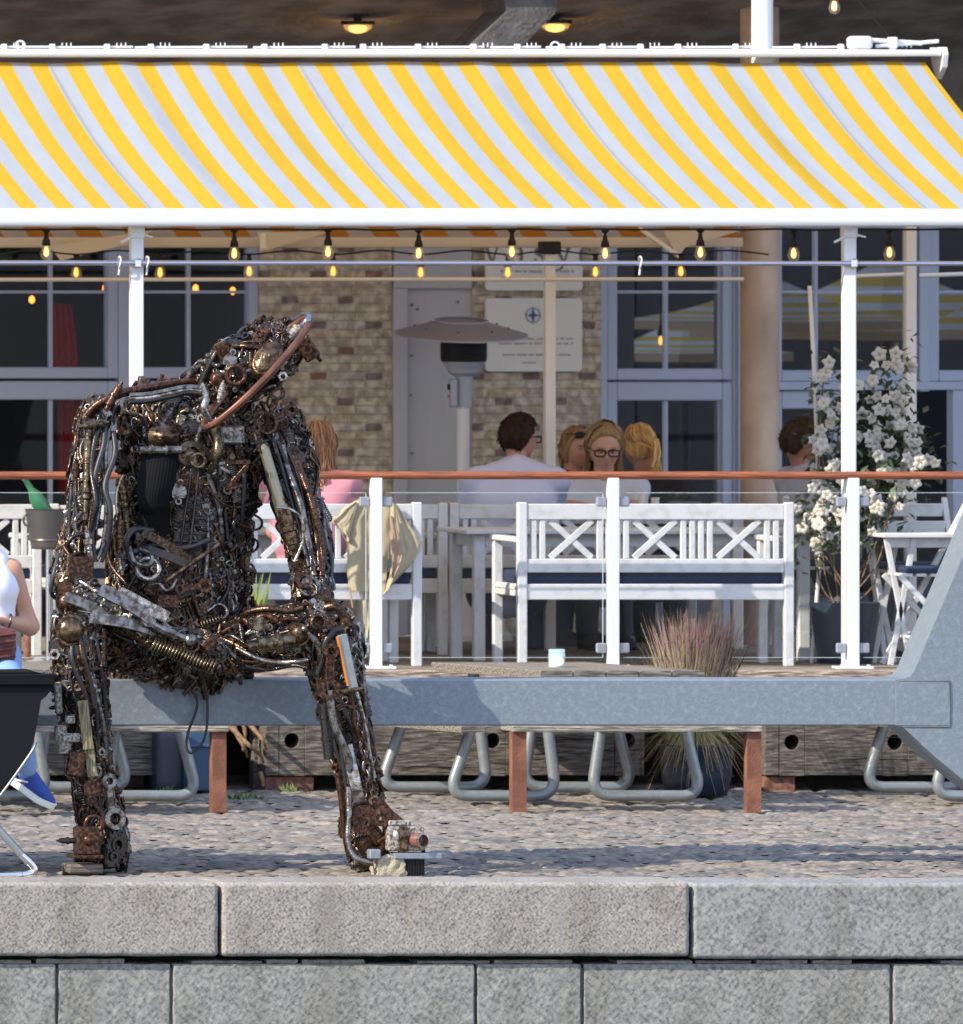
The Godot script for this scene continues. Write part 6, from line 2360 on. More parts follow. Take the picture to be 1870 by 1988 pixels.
# style: short, long, tail
func add_head(th: Node3D, body: MB, c: Vector3, fwd: Vector3, s: float, skin: Color, hair: Color, style: String, glasses: String) -> void:
	var z := fwd.normalized()
	var x := Vector3.UP.cross(z).normalized()
	var y := z.cross(x)
	var T := Transform3D(Basis(x, y, z), c)
	var s0 := body.v.size()
	body.sheet(56, 44, func(u: float, v: float) -> Vector3: return T * head_point(sph(u, v), s), func(u: float, v: float) -> Color:
		var d := sph(u, v)
		var q := skin
		if d.z > 0.2:
			var lip := maxf(gz(d.x, d.y, 0, -0.49, 0.19, 0.045), gz(d.x, d.y, 0, -0.60, 0.16, 0.05))
			q = q.lerp(Color(skin.r * 0.75, skin.g * 0.42, skin.b * 0.42), lip * 0.8)
			for e in [-1.0, 1.0]:
				q = q.lerp(hair * 0.6, 0.85 * clampf(gz(d.x, d.y, e * 0.40, 0.22 - 0.12 * (absf(d.x) - 0.4), 0.21, 0.035) * 1.4, 0.0, 1.0))
				q = q.lerp(Color(skin.r, skin.g * 0.8, skin.b * 0.75), 0.4 * gz(d.x, d.y, e * 0.5, -0.25, 0.18, 0.16))
		return q)
	body.weld_u(s0, 56, 44)
	for i in range(s0, body.v.size()):
		if body.n[i].dot(body.v[i] - c) < 0.0:
			body.n[i] = -body.n[i]
	body.needs_fix = true
	# ears and eyes
	for e in [-1.0, 1.0]:
		body.col = skin * 0.95
		var ep := T * (Vector3(e * 0.074, -0.005, -0.004) * s)
		body.lathe([Vector2(0.0, -0.016), Vector2(0.02, -0.010), Vector2(0.031, 0.0), Vector2(0.022, 0.008), Vector2(0.0, 0.004)], Transform3D((T.basis * Basis(Vector3(0, 0, 1), -e * (PI / 2 - 0.35))).scaled_local(Vector3(0.62, 0.7, 1.0) * s), ep), 14, true)
		var ec := T * (Vector3(e * 0.029, 0.007, 0.0765) * s)
		body.col = Color(0.30, 0.26, 0.24)
		body.lathe([Vector2(0.0, -0.011), Vector2(0.008, -0.007), Vector2(0.011, 0.0), Vector2(0.008, 0.007), Vector2(0.0, 0.011)], Transform3D(T.basis.scaled_local(Vector3(1.15, 0.42, 0.82) * s), ec), 12, true)
		body.col = Color(0.03, 0.03, 0.03)
		body.lathe([Vector2(0.0, 0.0), Vector2(0.0042, 0.0), Vector2(0.0, 0.0015)], Transform3D((T.basis * Basis(Vector3.RIGHT, PI / 2)).scaled_local(Vector3(1, 1, 1) * s), ec + T.basis.z * 0.009 * s - T.basis.y * 0.001), 10)
	# hair
	var h := MB.new()
	h.has_col = true
	var hs := h.v.size()
	h.sheet(64, 44, func(u: float, v: float) -> Vector3:
		var d := sph(u, v)
		var line := 0.62
		if style == "short":
			line = lerpf(-0.62, 0.60, smoothstep(-0.35, 0.62, d.z)) - 0.25 * smoothstep(0.25, 0.0, absf(d.z - 0.05)) * 0.0
		else:
			line = lerpf(-0.75, 0.70 - 0.15 * d.x * d.x, smoothstep(-0.2, 0.72, d.z))
		var k := smoothstep(line - 0.05, line + 0.10, d.y)
		var nz := 0.004 * noise.get_noise_3d(d.x * 16.0, d.y * 5.0, d.z * 16.0) + 0.006 * noise.get_noise_3d(d.x * 4.0, d.y * 3.0, d.z * 4.0)
		var thick := 0.017 if style == "short" else 0.012
		var base := head_point(d, s)
		return T * (base + d * lerpf(-0.012, thick + nz, k)), func(u: float, v: float) -> Color: return hair * (1.0 + 0.65 * noise.get_noise_3d(u * 60.0, v * 4.0, 1.0)))
	h.weld_u(hs, 64, 44)
	for i in range(hs, h.v.size()):
		if h.n[i].dot(h.v[i] - c) < 0.0:
			h.n[i] = -h.n[i]
	h.needs_fix = true
	if style == "short":
		for i in 420:
			var d := Vector3(rr(-1, 1), rr(-0.5, 1), rr(-1, 0.5)).normalized()
			var line := lerpf(-0.55, 0.62, smoothstep(-0.35, 0.62, d.z))
			if d.y < line:
				continue
			var p := head_point(d, s) + d * 0.013
			var t := (Vector3(rr(-0.4, 0.4), -0.6, rr(-0.4, 0.2)) - d * Vector3(0, -0.6, 0).dot(d)).normalized()
			h.col = hair * rr(0.6, 1.6)
			h.tube(PackedVector3Array([T * p, T * (p + t * 0.012 + d * 0.004), T * (p + t * 0.026 + d * 0.001)]), [0.0022, 0.0018, 0.0004], 4, false)
	else:
		var cnt := 340
		for i in cnt:
			var a := rng.randf() * TAU
			var side := Vector3(sin(a), 0, -cos(a))
			if side.z > 0.20:
				continue
			var top := Vector3(side.x * 0.35 + 0.12, 1.0, side.z * 0.5 + 0.1).normalized()
			var pts: Array = []
			var len_ := rr(0.13, 0.24)
			for q in 7:
				var t := q / 6.0
				var d := top.slerp(Vector3(side.x, -0.35, side.z - 0.12).normalized(), minf(t * 1.5, 1.0))
				var p := head_point(d, s) + d * (rr(0.010, 0.024) + 0.006 * noise.get_noise_1d(a * 9.0))
				if t > 0.66:
					p.y -= (t - 0.66) * len_ * 2.4
					if style == "tail":
						p = p.lerp(Vector3(0.0, -0.02 - (t - 0.66) * 0.4, -0.115), 0.85)
				if style == "tail" and t > 0.35 and t <= 0.66:
					p = p.lerp(Vector3(0, 0.015, -0.105), (t - 0.35) * 2.2)
				var fly := 0.003 + 0.014 * t * t
				pts.append(T * p + Vector3(rr(-fly, fly), 0, rr(-fly, fly)))
			h.col = hair * rr(0.45, 1.7)
			h.tube(curve_pts(pts, 3), rr(0.0016, 0.0048), 5, false)
		if style == "tail":
			for i in 40:
				var pts: Array = []
				var o := Vector3(rr(-0.02, 0.02), rr(-0.01, 0.02), -0.115 + rr(-0.02, 0.015))
				for q in 5:
					pts.append(T * (o + Vector3(rr(-0.006, 0.006) + 0.01 * q, -0.035 * q, -0.012 * sin(q * 0.8))))
				h.col = hair * rr(0.6, 1.5)
				h.tube(curve_pts(pts, 3), 0.006, 5, false)
	part(th, "hair", h, M["hair"])
	if glasses == "worn" or glasses == "sunglasses_up":
		var g := MB.new()
		var gy := 0.006 if glasses == "worn" else 0.085
		var gzv := 0.098 if glasses == "worn" else 0.075
		for e in [-1.0, 1.0]:
			var pts := PackedVector3Array()
			for i in 18:
				var an := TAU * i / 18
				pts.append(T * (Vector3(e * 0.033 + signf(cos(an)) * pow(absf(cos(an)), 0.6) * 0.026, gy + signf(sin(an)) * pow(absf(sin(an)), 0.6) * 0.0165, gzv - 0.006 * absf(cos(an))) * s))
			g.tube(pts, 0.0040, 6, false, true)
			g.tube(PackedVector3Array([T * (Vector3(e * 0.057, gy + 0.006, gzv - 0.006) * s), T * (Vector3(e * 0.079, gy + 0.006, 0.05) * s), T * (Vector3(e * 0.082, gy + 0.002, -0.005) * s)]), 0.0026, 6)
			if glasses == "sunglasses_up":
				g.lathe([Vector2(0, 0), Vector2(0.027, 0), Vector2(0, 0.004)], Transform3D((T.basis * Basis(Vector3.RIGHT, PI / 2)).scaled_local(Vector3(s, s, s * 0.75)), T * (Vector3(e * 0.033, gy, gzv) * s)), 16)
		g.rod(T * (Vector3(-0.010, gy + 0.004, gzv) * s), T * (Vector3(0.010, gy + 0.004, gzv) * s), 0.003, 6)
		part(th, "sunglasses" if glasses == "sunglasses_up" else "glasses", g, M["black_plastic"])

func add_hand(m: MB, wrist: Vector3, dir: Vector3, palm: Vector3, thumb_side: Vector3, skin: Color) -> void:
	var d := dir.normalized()
	var pn := (palm - d * palm.dot(d)).normalized()
	var s := d.cross(pn)
	if s.dot(thumb_side) < 0:
		s = -s
	m.col = skin
	var cx := wrist + d * 0.045
	var B := Basis(s, d, s.cross(d))
	m.has_col = true
	var pm := MB.new()
	pm.rbox(Vector3(-0.040, -0.05, -0.014), Vector3(0.040, 0.05, 0.014), 0.013, Vector3i(6, 6, 5))
	pm.fix()
	m.add(pm, Transform3D(B, cx))
	var ln := [0.066, 0.075, 0.070, 0.055]
	for i in 4:
		var o := wrist + d * 0.088 + s * (0.029 - i * 0.0195)
		var L: float = ln[i]
		m.tube(PackedVector3Array([o, o + d * L * 0.42 + pn * 0.008, o + d * L * 0.72 + pn * 0.024, o + d * L * 0.86 + pn * 0.040]), [0.0092, 0.0088, 0.0080, 0.006], 8)
	var t := wrist + d * 0.025 + s * 0.034
	m.tube(PackedVector3Array([t, t + s * 0.022 + d * 0.024 + pn * 0.008, t + s * 0.026 + d * 0.052 + pn * 0.018]), [0.013, 0.0105, 0.007], 8)

# pose: places of joints; look: colours and cut of the clothes
func person(label: String, pose: Dictionary, look: Dictionary) -> Node3D:
	var pelvis: Vector3 = pose.pelvis
	var neck: Vector3 = pose.neck
	var right: Vector3 = (pose.right as Vector3).normalized()
	var hw: float = pose.get("half", 0.185)
	var th := thing("person", label, "person", Vector3(pelvis.x, ground_y(1.0) if pelvis.z > 0.3 else 0.0, pelvis.z), pose.get("group", ""))
	var skin: Color = look.skin
	var body := MB.new()
	body.has_col = true
	var up := (neck - pelvis).normalized()
	var fwd := up.cross(right).normalized()
	if fwd.dot(pose.face) < 0.0 and not pose.has("twist"):
		fwd = -fwd
	var drop: float = pose.get("drop", 0.065)
	var shL: Vector3 = neck - right * hw - up * drop
	var shR: Vector3 = neck + right * hw - up * drop
	var chest := pelvis.lerp(neck, 0.68)
	var waist := pelvis.lerp(neck, 0.36)
	var w := hw * 0.52
	var torso := [[shL, neck - up * 0.035, 0.056, 0.066], [neck - up * 0.035, shR, 0.066, 0.056], [chest - right * w, chest + right * w, 0.105, 0.105], [neck - up * 0.08, chest, 0.085, 0.11],
		[waist - right * w * 0.85, waist + right * w * 0.85, 0.095, 0.095], [chest - right * w * 0.9, waist - right * w * 0.8, 0.10, 0.09], [chest + right * w * 0.9, waist + right * w * 0.8, 0.10, 0.09], [waist, pelvis, 0.10, 0.12], [pelvis - right * 0.08, pelvis + right * 0.08, 0.115, 0.115]]
	var bones: Array = []
	for b in torso:
		bones.append([b[0], b[1], b[2] - 0.018, b[3] - 0.018])
	bones.append([neck - up * 0.06, pose.head - Vector3(0, 0.05, 0) - (pose.face as Vector3) * 0.015, 0.055, 0.050])
	var arms := [[shL, pose.elL, pose.wrL], [shR, pose.elR, pose.wrR]]
	for a in arms:
		bones.append([a[0], a[1], 0.050, 0.040])
		bones.append([a[1], a[2], 0.041, 0.027])
	var legs := [[pelvis - right * 0.085, pose.knL, pose.anL], [pelvis + right * 0.085, pose.knR, pose.anR]]
	for l in legs:
		bones.append([l[0], l[1], 0.080, 0.055])
		bones.append([l[1], l[2], 0.054, 0.036])
	sdf_mesh(body, bones, 0.016, 0.03, skin)
	for a in arms:
		var dd: Vector3 = (a[2] - a[1]).normalized()
		add_hand(body, a[2], dd, Vector3(0, -1, 0) if absf(dd.y) < 0.8 else fwd, up, skin)
	add_head(th, body, pose.head, pose.face, look.get("size", 1.0), skin, look.hair, look.style, look.get("glasses", ""))
	part(th, "body", body, M["skin"])
	var sh := MB.new()
	sh.has_col = true
	var sb: Array = []
	for b in torso:
		sb.append([b[0], b[1], b[2] + 0.006, b[3] + 0.006])
	var slv: float = look.get("sleeve", 1.0)
	for a in arms:
		if slv > 0.0:
			sb.append([a[0], (a[0] as Vector3).lerp(a[1], minf(slv, 1.0)), 0.068, 0.058])
		if slv > 1.0:
			sb.append([a[1], (a[1] as Vector3).lerp(a[2], slv - 1.0), 0.056, 0.042])
	if look.has("strap"):
		sb = sb.slice(2)
		for s in [-1.0, 1.0]:
			sb.append([neck + right * s * hw * 0.62 - up * 0.02, chest + right * s * hw * 0.5 + fwd * 0.02, 0.052, 0.09])
	sdf_mesh(sh, sb, 0.016, 0.03, look.shirt)
	# creases
	for i in sh.v.size():
		var p := sh.v[i]
		sh.v[i] = p + sh.n[i] * (0.006 * noise.get_noise_3d(p.x * 9.0, p.y * 16.0 + p.x * 6.0, p.z * 9.0) + 0.004 * noise.get_noise_3dv(p * 24.0))
	part(th, "top" if look.has("strap") else "shirt", sh, M["cloth"])
	var tr := MB.new()
	tr.has_col = true
	var tb: Array = [[pelvis - right * 0.08, pelvis + right * 0.08, 0.124, 0.124]]
	for l in legs:
		tb.append([l[0], l[1], 0.093, 0.068])
		tb.append([l[1], (l[1] as Vector3).lerp(l[2], 0.93), 0.066, 0.054])
	sdf_mesh(tr, tb, 0.018, 0.03, look.trousers)
	part(th, "trousers", tr, M["cloth"])
	for l in legs:
		if l[2] == pose.get("no_shoe", null):
			continue
		var so := MB.new()
		so.has_col = true
		so.col = look.get("shoe", Color(0.03, 0.03, 0.03))
		var td: Vector3 = pose.get("toe", Vector3(fwd.x, 0, fwd.z).normalized())
		shoe(so, l[2], td, so.col, look.get("sole", Color(0.04, 0.04, 0.04)))
		part(th, "shoe", so, M["cloth"])
	return th

func shoe(m: MB, ankle: Vector3, toe: Vector3, c: Color, sole: Color) -> void:
	# lofted along the foot: heel, instep, ball, tip
	var z := toe.normalized()
	var x := Vector3.UP.cross(z).normalized()
	var y := z.cross(x)
	var o := ankle - y * 0.075 - z * 0.055
	var st := [[-0.02, 0.026, 0.030, 0.030], [0.0, 0.034, 0.05, 0.05], [0.05, 0.037, 0.055, 0.058], [0.10, 0.040, 0.045, 0.050], [0.16, 0.047, 0.034, 0.036], [0.205, 0.045, 0.028, 0.026], [0.235, 0.032, 0.022, 0.018], [0.25, 0.008, 0.012, 0.010]]
	for part_ in 2:
		m.col = c if part_ == 0 else sole
		m.sheet(16, st.size() * 3, func(u: float, v: float) -> Vector3:
			var t := v * (st.size() - 1)
			var i := mini(int(t), st.size() - 2)
			var q := t - i
			var zz: float = lerpf(st[i][0], st[i + 1][0], q)
			var wx: float = lerpf(st[i][1], st[i + 1][1], q)
			var hh: float = lerpf(st[i][2] + st[i][3], st[i + 1][2] + st[i + 1][3], q)
			var a := u * TAU
			if part_ == 0:
				return o + z * zz + x * cos(a) * wx + y * (hh * 0.5 + 0.012 + sin(a) * hh * 0.5)
			var lift := 0.012 * smoothstep(0.16, 0.25, zz)
			return o + z * zz * 1.02 + x * clampf(cos(a) * 1.5, -1, 1) * wx * 1.08 + y * (0.010 + lift + clampf(sin(a) * 2.0, -1, 1) * 0.016))
		for i in m.v.size():
			pass
	m.needs_fix = false

func build_people() -> void:
	var sk := Color(0.42, 0.22, 0.155)
	# man in a pale blue shirt, seen from behind
	var z := -2.42
	var nk := W(1003, 898, z)
	var pv := W(985, 1150, z + 0.12)
	person("man in pale blue shirt and dark glasses seen from behind", {
		pelvis = pv, neck = nk, head = W(1008, 850, z - 0.05), face = Vector3(0.92, -0.14, -0.36), right = Vector3(0.97, 0, 0.18), half = 0.20, drop = 0.095, twist = true,
		elL = W(902, 1000, z - 0.10), wrL = W(950, 1015, z - 0.42), elR = W(1072, 1000, z - 0.10), wrR = W(1050, 985, z - 0.42),
		knL = W(950, 1160, z - 0.42), knR = W(1040, 1160, z - 0.42), anL = W(950, 1270, z - 0.38), anR = W(1040, 1270, z - 0.38), group = "people at the terrace tables"},
		{skin = sk, hair = Color(0.022, 0.011, 0.008), style = "short", glasses = "worn", shirt = Color(0.46, 0.49, 0.68), sleeve = 1.95, trousers = Color(0.03, 0.035, 0.06), size = 0.99})
	# blond woman with glasses, facing us
	z = -3.15
	person("blond woman with dark glasses and pale blouse, looking down at the table", {
		pelvis = W(1172, 1130, z - 0.1), neck = W(1170, 925, z - 0.04), head = W(1174, 868, z + 0.06), face = Vector3(-0.10, -0.36, 0.92), right = Vector3(-0.99, 0, 0.1), half = 0.175,
		elL = W(1235, 985, z + 0.06), wrL = W(1205, 985, z + 0.28), elR = W(1100, 985, z + 0.06), wrR = W(1140, 985, z + 0.28),
		knL = W(1205, 1130, z + 0.35), knR = W(1140, 1130, z + 0.35), anL = W(1205, 1240, z + 0.3), anR = W(1140, 1240, z + 0.3), group = "people at the terrace tables"},
		{skin = Color(0.52, 0.29, 0.205), hair = Color(0.27, 0.18, 0.09), style = "long", glasses = "worn", shirt = Color(0.50, 0.52, 0.58), sleeve = 0.95, trousers = Color(0.05, 0.05, 0.07), size = 1.03})
	# woman behind her with sunglasses pushed up
	z = -3.75
	person("woman in dark top with sunglasses pushed up, half hidden behind the blond woman", {
		pelvis = W(1112, 1120, z), neck = W(1112, 922, z), head = W(1121, 872, z + 0.04), face = Vector3(0.35, -0.05, 0.93), right = Vector3(-0.95, 0, 0.3), half = 0.165,
		elL = W(1165, 990, z + 0.1), wrL = W(1150, 985, z + 0.3), elR = W(1070, 990, z + 0.1), wrR = W(1100, 985, z + 0.3),
		knL = W(1140, 1120, z + 0.4), knR = W(1090, 1120, z + 0.4), anL = W(1140, 1230, z + 0.36), anR = W(1090, 1230, z + 0.36), group = "people at the terrace tables"},
		{skin = sk, hair = Color(0.26, 0.16, 0.08), style = "tail", glasses = "sunglasses_up", shirt = Color(0.025, 0.03, 0.045), sleeve = 1.0, trousers = Color(0.03, 0.03, 0.04), size = 0.90})
	# blond woman in black turned away
	z = -3.45
	person("woman in black with tied-back blond hair, turned away at the window", {
		pelvis = W(1268, 1120, z), neck = W(1258, 922, z), head = W(1242, 868, z + 0.02), face = Vector3(-0.45, -0.22, -0.85), right = Vector3(0.9, 0, 0.4), half = 0.165, twist = true,
		elL = W(1215, 1000, z - 0.1), wrL = W(1225, 985, z - 0.35), elR = W(1320, 1000, z - 0.1), wrR = W(1290, 985, z - 0.35),
		knL = W(1250, 1120, z - 0.4), knR = W(1310, 1120, z - 0.4), anL = W(1250, 1235, z - 0.38), anR = W(1310, 1235, z - 0.38), group = "people at the terrace tables"},
		{skin = sk, hair = Color(0.46, 0.29, 0.12), style = "tail", shirt = Color(0.012, 0.012, 0.014), sleeve = 1.4, trousers = Color(0.02, 0.02, 0.025), size = 0.90})
	# man behind the flowers
	z = -1.75
	person("dark-haired man in grey shirt half hidden behind the white flowers", {
		pelvis = W(1605, 1110, z), neck = W(1560, 910, z), head = W(1556, 860, z), face = Vector3(0.93, -0.3, 0.1), right = Vector3(0.25, 0, 0.97), half = 0.18, twist = true,
		elL = W(1550, 1010, z - 0.22), wrL = W(1650, 1000, z - 0.25), elR = W(1575, 1005, z + 0.2), wrR = W(1668, 985, z + 0.12),
		knL = W(1720, 1120, z - 0.12), knR = W(1715, 1125, z + 0.12), anL = W(1700, 1262, z - 0.12), anR = W(1705, 1265, z + 0.12), group = "people at the terrace tables"},
		{skin = Color(0.30, 0.13, 0.085), hair = Color(0.03, 0.018, 0.012), style = "short", shirt = Color(0.30, 0.31, 0.37), sleeve = 1.3, trousers = Color(0.02, 0.022, 0.03), size = 1.0})
	# woman in pink behind the statue's arm
	z = -0.72
	person("woman in pink top with long auburn hair, behind the statue's right arm", {
		pelvis = W(598, 1130, z + 0.05), neck = W(606, 915, z), head = W(618, 868, z - 0.02), face = Vector3(0.5, -0.1, -0.86), right = Vector3(0.95, 0, 0.25), half = 0.175, twist = true,
		elL = W(535, 1030, z - 0.05), wrL = W(560, 1035, z - 0.3), elR = W(675, 1020, z - 0.05), wrR = W(650, 1030, z - 0.3),
		knL = W(560, 1130, z - 0.42), knR = W(640, 1130, z - 0.42), anL = W(560, 1280, z - 0.4), anR = W(640, 1280, z - 0.4)},
		{skin = Color(0.46, 0.25, 0.18), hair = Color(0.27, 0.14, 0.07), style = "long", shirt = Color(0.50, 0.22, 0.27), sleeve = 0.6, trousers = Color(0.06, 0.08, 0.14), size = 0.97})
	# woman at the picnic table, left edge
	z = 2.15
	var w := person("woman in white tank top and jeans seated at the left edge", {
		pelvis = W(-42, 1280, z), neck = W(-48, 1078, z), head = W(-52, 1020, z + 0.02), face = Vector3(0.35, -0.3, 0.88), right = Vector3(-0.97, 0, -0.1), half = 0.165,
		elL = W(58, 1216, z - 0.02), wrL = W(8, 1206, z + 0.10), elR = W(-140, 1200, z), wrR = W(-70, 1210, z + 0.22),
		knL = W(26, 1330, z + 0.34), knR = W(-60, 1330, z + 0.36), anL = W(52, 1502, z + 0.06), anR = W(-70, 1540, z + 0.2), toe = Vector3(0.72, -0.55, 0.35)},
		{skin = Color(0.50, 0.27, 0.18), hair = Color(0.12, 0.06, 0.03), style = "long", shirt = Color(0.72, 0.73, 0.80), sleeve = 0.0, strap = true, trousers = Color(0.20, 0.33, 0.58), shoe = Color(0.03, 0.06, 0.26), sole = Color(0.75, 0.75, 0.68), size = 0.97})
	var wb := MB.new()
	var wp := W(18, 1206, z + 0.08)
	var pts := PackedVector3Array()
	for i in 14:
		pts.append(wp + Vector3(0.006 * cos(TAU * i / 14), cos(TAU * i / 14) * 0.032, sin(TAU * i / 14) * 0.032))
	wb.tube(pts, 0.007, 6, false, true)
	part(w, "bracelet", wb, M["grey_steel"])
	# laces, heel tab and the white mark on the trainer
	var lc := MB.new()
	var ak := W(52, 1502, z + 0.06)
	var tz := Vector3(0.72, -0.55, 0.35).normalized()
	var tx := Vector3.UP.cross(tz).normalized()
	var ty := tz.cross(tx)
	for i in 5:
		var c := ak + tz * (0.035 + i * 0.020) + ty * (0.012 - i * 0.011)
		lc.tube(PackedVector3Array([c - tx * 0.026 - ty * 0.008, c + ty * 0.004, c + tx * 0.026 - ty * 0.008]), 0.0032, 5)
	part(w, "shoe_laces", lc, M["pot_blue"])
	for sd in [-1.0, 1.0]:
		var mk := MB.new()
		var b0: Vector3 = ak - ty * 0.035 + tx * sd * 0.040
		mk.tube(curve_pts([b0 - tz * 0.035 + ty * 0.014, b0 - tz * 0.028 - ty * 0.006, b0 - tz * 0.010 - ty * 0.008, b0 + tz * 0.035 + ty * 0.012], 5), 0.005, 6)
		part(w, "shoe_mark", mk, M["white_metal"])
	var bg := MB.new()
	bg.rbox(W(-70, 1288, z + 0.24) + Vector3(0, 0, -0.08), W(34, 1220, z + 0.24), 0.035, Vector3i(14, 14, 8), noise, 0.012, 12.0)
	var b2 := MB.new()
	for i in 4:
		b2.tube(PackedVector3Array([W(-66, 1232 + i * 14, z + 0.243), W(-20, 1236 + i * 14, z + 0.252), W(30, 1230 + i * 14, z + 0.243)]), 0.007, 6)
	mat("red_leather", lin(0.11, 0.028, 0.018), 0.5)
	var bo := thing("leather_bag", "red-brown leather bag on the lap of the woman at the left edge", "bag", W(-18, 1288, z + 0.2))
	part(bo, "bag", bg, M["red_leather"])
	part(bo, "folds", b2, M["red_leather"])

# ---------- scrap metal statue
# limb: list of [px, py, z, half width px, depth factor]
class Limb:
	var c := PackedVector3Array()
	var ra := PackedFloat32Array()
	var rb := PackedFloat32Array()
	var u := PackedVector3Array()
	var v := PackedVector3Array()
	var length := 0.0
	func setup() -> void:
		for i in c.size():
			var t: Vector3
			if i == 0:
				t = c[1] - c[0]
			elif i == c.size() - 1:
				t = c[i] - c[i - 1]
			else:
				t = c[i + 1] - c[i - 1]
			t = t.normalized()
			var f := Vector3(-0.2, 0.05, 1)
			var vv := (f - t * f.dot(t)).normalized()
			v.append(vv)
			u.append(t.cross(vv).normalized())
			if i:
				length += c[i].distance_to(c[i - 1])
	func at(t: float, phi: float, k: float = 1.0) -> Array:
		var q := clampf(t, 0.0, 1.0) * (c.size() - 1)
		var i := mini(int(q), c.size() - 2)
		q -= i
		var cc := c[i].lerp(c[i + 1], q)
		var uu := u[i].lerp(u[i + 1], q).normalized()
		var vv := v[i].lerp(v[i + 1], q).normalized()
		var a := lerpf(ra[i], ra[i + 1], q)
		var b := lerpf(rb[i], rb[i + 1], q)
		var p := cc + uu * cos(phi) * a * k + vv * sin(phi) * b * k
		var n := (uu * cos(phi) / a + vv * sin(phi) / b).normalized()
		var tt := (c[i + 1] - c[i]).normalized()
		return [p, n, tt]

var kinds := {}
var kind_names: Array = []

func limb(st: Array) -> Limb:
	var l := Limb.new()
	for s in st:
		l.c.append(W(s[0], s[1], s[2]))
		var r: float = s[3] * mpp(s[2])
		l.ra.append(r)
		l.rb.append(r * (s[4] if s.size() > 4 else 1.0))
	l.setup()
	return l

func reg(called: String, m: MB) -> void:
	kinds[called] = m.mesh()
	kind_names.append(called)

